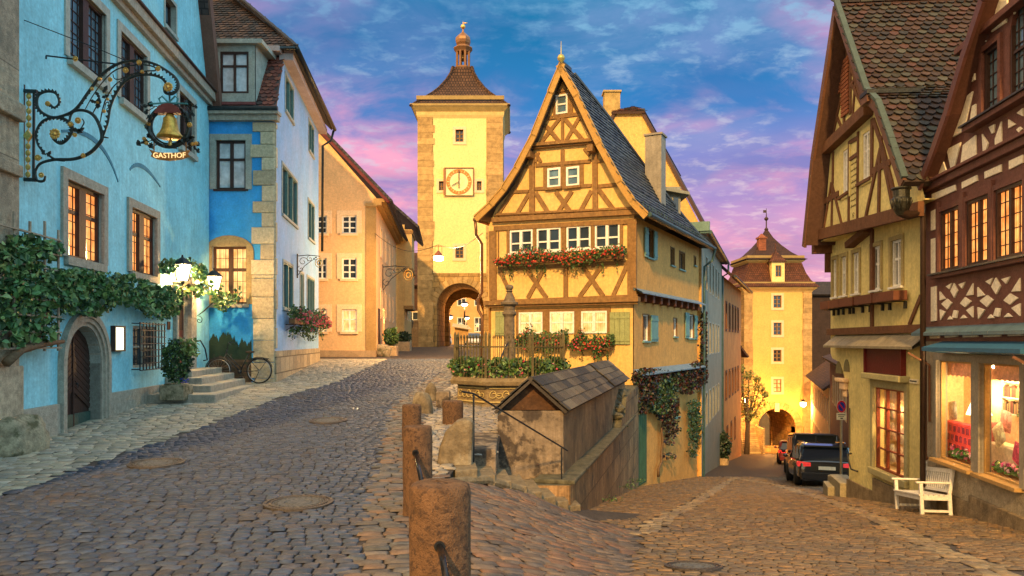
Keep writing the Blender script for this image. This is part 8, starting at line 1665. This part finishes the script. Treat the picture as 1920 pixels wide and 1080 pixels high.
mb = MB(); fbox(mb, FC, s2[0]+.1, s2[1]+.05, zf+.02, zf+.46, -.95, -.45); o_ = mb.build('display_sofa', M('sofa_cream', (.75, .6, .38), var=.15, vs=14), bevel=.05); tag(o_, 'cream display sofa stacked with cushions in the right shop window', 'sofa')
pillow(FC, s1[0]+.17, zf+.63, -.6, .34, (.85, .72, .55), 'plump cream cushion on the checked table in the left shop window', .15)
pillow(FC, s2[0]+.2, zf+.44, -.55, .32, (.62, .2, .16), 'red patterned cushion at the left end of the display sofa', .1)
pillow(FC, s2[0]+.42, zf+.42, -.45, .34, (.85, .66, .42), 'golden fringed cushion leaning in the middle of the sofa', .5)
pillow(FC, s2[0]+.36, zf+.62, -.75, .34, (.7, .35, .3), 'pink striped cushion standing behind the others on the sofa', -.1)
pillow(FC, s2[1]-.12, zf+.22, -.38, .32, (.6, .08, .14), 'crimson cushion low at the right edge of the right shop window', -.3)
bs_ = thing('bookshelf', 'small wall shelf of books in the right shop window', 'bookshelf', tuple(FC.P((s2[0]+s2[1])/2, -1.1, -1.05))); ub = (s2[0]+.13, s2[1]-.22); zz1 = -.62; mb = MB()
for z in (zz1, zz1-.25, zz1-.5): fbox(mb, FC, ub[0]-.05, ub[1]+.05, z-.02, z, -1.09, -.93)
for u in (ub[0]-.07, ub[1]+.05): fbox(mb, FC, u, u+.02, zz1-.52, zz1, -1.09, -.93)
mb.build('shelf', M_white, bs_); mb = MB()
for z in (zz1-.25, zz1-.5):
    u = ub[0]-.03
    while u < ub[1]+.02: w_ = rg.uniform(.018, .04); fbox(mb, FC, u, u+w_-.003, z, z+rg.uniform(.14, .2), -1.07, -.95, None, (rg.choice([(.25, .05, .03), (.1, .08, .05), (.4, .25, .1), (.08, .05, .04)]))); u += w_
mb.build('book_row', M('book_spines', (1, 1, 1), attr=True, bump=0), bs_)
FC.sh = -.12
for i, r in enumerate(shw):                                     # gathered pelmets
    mb = MB(); n = 60; z0, z1 = r[3]-.26, r[3]-.02; P = [(r[0]-.06+(r[1]-r[0]+.12)*k/n, -.24+.022*math.sin(k*1.9)) for k in range(n+1)]
    for (ua, da), (ub_, db) in zip(P[:-1], P[1:]): mb.face([FC.P(ua, z0+.012*math.sin(ua*40), da), FC.P(ub_, z0+.012*math.sin(ub_*40), db), FC.P(ub_, z1, db*.3-.17), FC.P(ua, z1, da*.3-.17)])
    mb.build('pelmet', M('rose_pelmet', (.80, .42, .28), var=.2, vs=12), rh)
    fl_ = thing('flower_arrangement', ('pink silk flowers along the sill of the left shop window', 'pink silk flowers along the sill of the right shop window')[i], 'flowers', tuple(FC.P((r[0]+r[1])/2, zf+.05, -.3))); P = [FC.P(rg.uniform(r[0]+.05, r[1]-.02), zf+.06+rg.uniform(0, .12), rg.uniform(-.36, -.2)) for _ in range(170)]; mb = MB(); leaves(mb, P, .07, [(.15, .35, .08), (.3, .45, .15), (.1, .25, .05)], rg=rg); mb.build('foliage', M_leaf, fl_); mb = MB(); blossoms(mb, [p+Vector((0, 0, .03)) for p in P[:45]], .06, [(.9, .25, .4), (.95, .6, .65), (.7, .1, .35)], rg=rg); mb.build('blossoms', M_bloom, fl_)
FC.sh = -.5
# white flowers in the right window, lace and cushions in the barred window
vb = thing('bouquet', 'white and green bouquet above the sofa in the right shop window', 'flowers', tuple(FC.P(s2[1]-.15, -1.2, -.8))); P = [FC.P(s2[1]-.12+rg.gauss(0, .12), -1.12+rg.gauss(0, .09), -.8+rg.gauss(0, .06)) for _ in range(120)]+[FC.P(s2[1]-.03+rg.gauss(0, .05), -.85+rg.gauss(0, .12), -.85) for _ in range(70)]; mb = MB(); leaves(mb, P, .07, [(.15, .3, .08), (.35, .45, .2)], rg=rg); mb.build('foliage', M_leaf, vb); mb = MB(); blossoms(mb, P[:40], .06, [(.95, .88, .6)], rg=rg); mb.build('blossoms', M_bloom, vb)
k = 0
for row, (z, s_) in enumerate(((-2.65, .42), (-2.15, .4), (-1.7, .36))):
    for u in (shop[0]+.28, shop[0]+.70, shop[0]+1.12):
        if u < shop[1]-.1: pillow(FR, u, z, -.62, s_, rg.choice([(.75, .5, .32), (.8, .62, .45), (.65, .35, .22)]), ('bottom', 'middle', 'top')[row]+' row patterned cushion, '+('left', 'centre', 'right')[int((u-shop[0])//.42) if u > shop[0]+.3 else 0]+' in the barred shop window', rg.uniform(-.3, .3)); k += 1
FR.sh = .12
mb = MB()
for j in range(3):
    ua = shop[0]+.05+j*(shop[1]-shop[0]-.1)/3; ub_ = ua+(shop[1]-shop[0])/3-.06; n = 12
    for q in range(n): a, b = ua+(ub_-ua)*q/n, ua+(ub_-ua)*(q+1)/n; mb.face([FR.P(a, shop[3]-.28+.05*math.sin(q), -.22+.01*(q % 2)), FR.P(b, shop[3]-.28+.05*math.sin(q+1), -.22+.01*((q+1) % 2)), FR.P(b, shop[3]-.02, -.2), FR.P(a, shop[3]-.02, -.2)])
mb.build('lace_valance', M('valance', (.85, .72, .5), var=.25, vs=20), gh)
c_ = FR.P(shop[0]+.6, -1.02, -.45); cl = thing('ceiling_lamp', 'glowing ceiling lamp inside the barred shop window', 'lamp', tuple(c_)); mb = MB(); mb.lathe(c_, [(.06, .08), (.09, .02), (.06, -.02)], 16); mb.build('lamp_glass', M_lampg, cl); point_light('lamp_light', c_+Vector((0, 0, -.12)), 42, (1, .66, .36), .12, cl)
FC, FR = FC0, FR0
# ================================================================= square and gateway on the upper street
pp = PX(822, 488, 30.); lt = thing('hanging_lantern', 'glowing copper lantern hung on a cable across the square in front of the clock tower', 'lantern', tuple(pp)); s_ = .62
mb = MB(); mb.lathe(pp, [(.05*s_, .62*s_), (.14*s_, .52*s_), (.30*s_, .30*s_), (.35*s_, .25*s_), (.34*s_, .24*s_)], 12); mb.tube([pp+Vector((0, 0, .36)), pp+Vector((0, 0, .62))], .012, 6); mb.bar(pp+Vector((-.14, 0, .55)), pp+Vector((.14, 0, .55)), .016); mb.bar(pp+Vector((-.14, 0, .55)), pp+Vector((-.14, 0, .2)), .014); mb.bar(pp+Vector((.14, 0, .55)), pp+Vector((.14, 0, .2)), .014); mb.build('shade', M('lamp_copper', (.3, .1, .05), rough=.4, metal=.5), lt)
mb = MB(); mb.lathe(pp, [(.16*s_, -.02), (.30*s_, .0), (.33*s_, .25*s_)], 12); mb.build('lamp_glass', M_lampg, lt); point_light('lamp_light', pp+Vector((0, -.1, -.1)), 1900, (1, .58, .22), .12, lt)
mb = MB(); A, B, C_ = PX(702, 437, 33), pp+Vector((0, 0, .62)), PX(905, 437, 26.5); pts = [A.lerp(B, t)+Vector((0, 0, -.5*math.sin(math.pi*t))) for t in np.linspace(0, 1, 12)]+[B.lerp(C_, t)+Vector((0, 0, -.3*math.sin(math.pi*t))) for t in np.linspace(.1, 1, 10)]; mb.tube(pts, .012, 5); o_ = mb.build('overhead_cable', M_black); tag(o_, 'thin cable spanning the square and carrying the copper lantern', 'cable')
# things seen through the gateway
simple_house('town_house', 'orange lit house seen through the arch of the clock tower', Fr((-14, 92), (1, 0), (0, -1)), 13, -.6, 8, M('gate_glow_house', (.55, .30, .10)), [(1+k*2.1, 2+k*2.1, z, z+1.7) for k in range(6) for z in (1.2, 4.4)])
def streetlamp(lab, x, y, z0, h, e):
    t = thing('street_lamp', lab, 'street lamp', (x, y, z0), 'lamps beyond the clock tower gate'); mb = MB(); mb.tube([(x, y, z0), (x, y, z0+h)], .07, 8); mb.build('post', M_black, t); mb = MB(); mb.lathe((x, y, z0+h), [(.1, 0), (.35, .1), (.38, .16), (.1, .3)], 10); mb.build('lamp_head', M_black, t); mb = MB(); mb.lathe((x, y, z0+h-.12), [(.12, 0), (.26, .12), (.3, .17)], 10); mb.build('lamp_glass', M_lampg, t); point_light('lamp_light', (x, y-.1, z0+h-.3), e, (1, .42, .1), .15, t)
streetlamp('slim street lamp just behind the gate arch of the clock tower', PX(843, 600, 68).x, 68, -.45, 2.6, 90)
streetlamp('brightest lamp high in the middle of the clock tower arch', PX(871, 575, 66.5).x, 66.5, -.45, 3.7, 260)
streetlamp('low lamp right of centre beyond the clock tower arch', PX(875, 600, 80).x, 80, -.45, 2.9, 120)
streetlamp('lamp at the left edge of the clock tower arch', PX(829, 597, 78).x, 78, -.45, 3., 120)
ib = thing('information_board', 'small roofed information stand in front of the clock tower arch', 'information board', PX(864, 640, 50)); k = 50/FPX; mb = MB(); x0, x1 = (851-960)*k, (880-960)*k; z0 = -.5
for x in (x0+.1, x1-.1): mb.bar((x, 50, z0), (x, 50, (640-612)*k), .08)
mb.box(x0+.1, x1-.1, 49.97, 50.03, z0+.55, (640-613)*k); mb.build('panel', M('notice_wood', (.45, .26, .09), var=.2), ib); mb = MB(); roofslab(mb, [(x0-.1, 49.7, (640-612)*k), (x1+.2, 49.7, (640-618)*k), (x1-.1, 50.3, (640-610)*k), (x0-.1, 50.3, (640-606)*k)], .05); mb.build('roof', M('pale_roof', (.55, .42, .25)), ib)
car('small white car parked beyond the clock tower gate, at the left of the arch', PX(835, 640, 84).x, 84, -.5, 165, 0, M('white_car_paint', (.7, .65, .55), rough=.3, var=.03, coat=.6, bump=0), L_=4.2, W_=1.75, H=1.45, kind='hatch', group='cars beyond the clock tower')
car('pale car parked beyond the clock tower gate, at the right of the arch', PX(884, 640, 86).x, 86, -.5, 190, 0, M('white_car_paint'), L_=4.2, W_=1.75, H=1.45, kind='hatch', group='cars beyond the clock tower')
# gap between the narrow house and the tower: dark barn, plank gate, lamp post
simple_house('barn', 'dark timber barn in the gap left of the clock tower', Fr(((748-960)/FPX*66, 66), (1, 0), (0, -1)), 2.6, -.6, 5.0, M('barn_wood', (.06, .03, .02), var=.3), [(.5, 1.9, 1.2, 2.6)], rise=3.2)
pg = thing('plank_gate', 'closed brown plank gate left of the clock tower', 'gate', PX(770, 652, 57)); mb = MB(); k = 57/FPX
for j in range(9): x = (757-960)*k+j*.125; mb.box(x, x+.115, 57, 57.05, -.5, (640-604)*k-.0)
mb.build('planks', M('gate_wood', (.26, .15, .06), var=.3, vs=6), pg); mb = MB(); mb.box((756-960)*k, (784-960)*k, 56.95, 57.0, (640-604)*k, (640-600)*k); mb.build('rail', M('gate_wood'), pg)
lp = thing('lamp_post', 'unlit old lamp post in front of the dark barn', 'street lamp', PX(771, 640, 56)); p = PX(771, 640, 56); mb = MB(); mb.tube([(p.x, 56, -.5), (p.x, 56, 1.0)], .04, 6); mb.build('post', M_black, lp); mb = MB(); mb.lathe((p.x, 56, 1.0), [(.1, 0), (.18, .45), (.2, .46), (.03, .7)], 6); mb.build('lamp_head', M('dull_glass', (.12, .1, .07), rough=.2), lp)
# potted plants and a stone beside the apricot house
rg = random.Random(107)
for (px_, py_, yy, r_, h_, lab, pal) in ((733, 655, 34.8, .36, .75, 'bushy potted plant on a stone block beside the apricot house door', G_G), (757, 645, 44., .42, .62, 'round clipped box plant in a pale square tub near the plank gate', G_D)):
    p = PX(px_, py_, yy); z0 = zg(p.x, yy); t = thing('potted_plant', lab, 'plant', (p.x, yy, z0)); mb = MB(); w_ = .30 if yy < 40 else .42; mb.box(p.x-w_, p.x+w_, yy-w_, yy+w_, z0-.05, z0+.45 if yy < 40 else z0+.55); mb.build('tub', M('stone_tub', (.42, .30, .17), var=.3, vs=5), t, bevel=.04); bush(t, (p.x, yy, z0+.5+h_*.5), r_, r_, h_*.55, 700, pal, .11, rg)
p = PX(717, 658, 33.6); o_ = rock('boulder', (p.x, 33.6, zg(p.x, 33.6)+.18), .38, .35, .38, M('mossy_stone'), 9, 20, .25, .8); tag(o_, 'grey boulder at the right corner of the apricot house', 'boulder')
# ================================================================= lower gate: lamps, lit tree, hillside
def wlamp(lab, p, e, s_=1.):
    t = thing('wall_lamp', lab, 'lamp', tuple(p), 'lamps at the lower gate'); mb = MB(); mb.lathe(p, [(.14*s_, -.1), (.26*s_, .0), (.26*s_, .28*s_)], 8); mb.build('lamp_glass', M_lampg, t); mb = MB(); mb.lathe(Vector(p)+Vector((0, 0, .28*s_)), [(.32*s_, 0), (.05, .25*s_)], 8); mb.tube([Vector(p)+Vector((0, 0, .4)), Vector(p)+Vector((0, .6, .5))], .03, 5); mb.build('cap', M_black, t); point_light('lamp_light', Vector(p)+Vector((0, -.3, -.15)), e, (1, .40, .08), .2, t)
wlamp('bright lamp on the right of the lower gate arch', PX(1506, 760, 65.), 1900); wlamp('bright lamp low on the left of the lower gate beside the stairs', PX(1399, 753, 66.2), 900, .9)
def tree(lab, base, h, crowns, n, pal, s, seed, group=None, name='tree'):
    rg = random.Random(seed); t = thing(name, lab, 'tree', tuple(base), group); b = Vector(base); mb = MB(); top_ = b+Vector((0, 0, h)); mb.tube([b+Vector((0, 0, -.5)), b+Vector((.05*h*.3, 0, h*.35)), b+Vector((0, 0, h*.6))], [.06*h**.7, .045*h**.7, .03*h**.7], 8)
    for (cx_, cy_, cz_, r_) in crowns: c_ = b+Vector((cx_, cy_, cz_)); mb.tube([b+Vector((0, 0, h*.3)), b.lerp(c_, .6)+Vector((0, 0, h*.1)), c_], [.025*h**.7, .015*h**.7, .008*h**.7], 5)
    mb.build('trunk', M('bark', (.10, .07, .045), var=.3, vs=6, bump=1.), t, smooth=True); mb = MB(); P = []
    for (cx_, cy_, cz_, r_) in crowns:
        for k in range(n//len(crowns)):
            d = Vector((rg.gauss(0, 1), rg.gauss(0, 1), rg.gauss(0, .8))).normalized(); q = rg.uniform(.25, 1.)**.45*(1+.25*math.sin(d.x*6+cx_)*math.cos(d.z*7+cz_)); P.append(b+Vector((cx_, cy_, cz_))+d*r_*q)
    leaves(mb, P, s, pal, rg=rg); mb.build('crown', M_leaf, t); return t
G_L = [(.20, .22, .05), (.26, .26, .07), (.14, .17, .04), (.3, .28, .09)]
p0 = PX(1400, 760, 64.5); tree('lamp lit leafy tree against the left edge of the lower gate tower', (p0.x, 64.5, -9.6), 8., [(0, 0, 4.2, .9), (.5, 0, 5.2, .8), (-.3, .3, 5.6, .7), (1.2, 0, 4.3, .6), (.2, 0, 6.6, .5), (0, 0, 3.2, .6), (1.1, 0, 5.6, .5), (.6, 0, 3.4, .5), (-.5, 0, 7.2, .35), (1.6, 0, 5.0, .3), (.9, 0, 6.3, .3)], 1500, G_L, .15, 5)
for i, (px_, yt, Y_, r_, lab) in enumerate(((1370, 565, 75, 1.9, 'dark tree top rising behind the orange house'), (1388, 572, 84, 1.8, 'dark tree left of the lower gate tower'))):
    p = PX(px_, yt, Y_); h = p.z+12; tree(lab, (p.x, Y_, -12), h, [(0, 0, h-r_, r_), (-r_*.8, 0, h-r_*1.8, r_), (r_*.9, .3, h-r_*1.7, r_), (0, .5, h-r_*3, r_*1.4), (-.8, 0, h-r_*4.4, r_*1.4), (.8, 0, h-r_*4.4, r_*1.4)], 3000, G_D, .38, 20+i)
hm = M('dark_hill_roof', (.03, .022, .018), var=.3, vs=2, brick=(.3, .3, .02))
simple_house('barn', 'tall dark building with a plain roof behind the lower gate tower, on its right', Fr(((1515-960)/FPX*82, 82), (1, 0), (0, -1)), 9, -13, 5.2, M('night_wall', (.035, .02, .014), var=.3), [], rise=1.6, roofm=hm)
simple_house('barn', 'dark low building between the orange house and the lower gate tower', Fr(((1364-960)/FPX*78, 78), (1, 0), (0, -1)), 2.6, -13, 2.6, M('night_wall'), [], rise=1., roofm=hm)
p = PX(1357, 860, 43.5); t = thing('potted_plant', 'dark upright shrub in a pot against the orange house', 'plant', (p.x-.3, 43.5, -7.2)); mb = MB(); mb.lathe((p.x, 43.5, -7.3), [(.25, 0), (.32, .5), (.28, .5)], 12); mb.build('tub', M('stone_tub'), t); bush(t, (p.x, 43.5, -6.1), .42, .42, .85, 600, G_D, .14, rg)
simple_house('town_house', 'ochre house front seen through the arch of the lower gate', Fr(((1405-960)/FPX*84, 84), (1, 0), (0, -1)), 8, -13, -6.4, M('gate_glow_house'), [(3.6, 4.4, -10.8, -9.6)], rise=1.)
point_light('lamp_light', Vector((PX(1450, 800, 74).x, 75.5, -8.6)), 500, (1, .48, .13), .2, [o for o in COL.objects if o.name.startswith('wall_lamp')][0])
# weeds in the joints by the retaining wall
rg = random.Random(113); mb = MB(); P = []
for (px_, py_, Y_) in ((1150, 940, 13.1), (1120, 975, 11.9), (1180, 915, 15.), (1193, 905, 16.), (1128, 820, 18.2), (1165, 800, 19.8)):
    c_ = PX(px_, py_, Y_)
    for k in range(60): P.append(c_+Vector((rg.gauss(0, .08), rg.gauss(0, .08), rg.uniform(0, .08))))
leaves(mb, P, .028, G_D+G_G, rg=rg); o_ = mb.build('weeds', M_leaf); o_['kind'] = 'stuff'
S.render.engine = 'CYCLES'
S.cycles.max_bounces = 6; S.cycles.transparent_max_bounces = 12
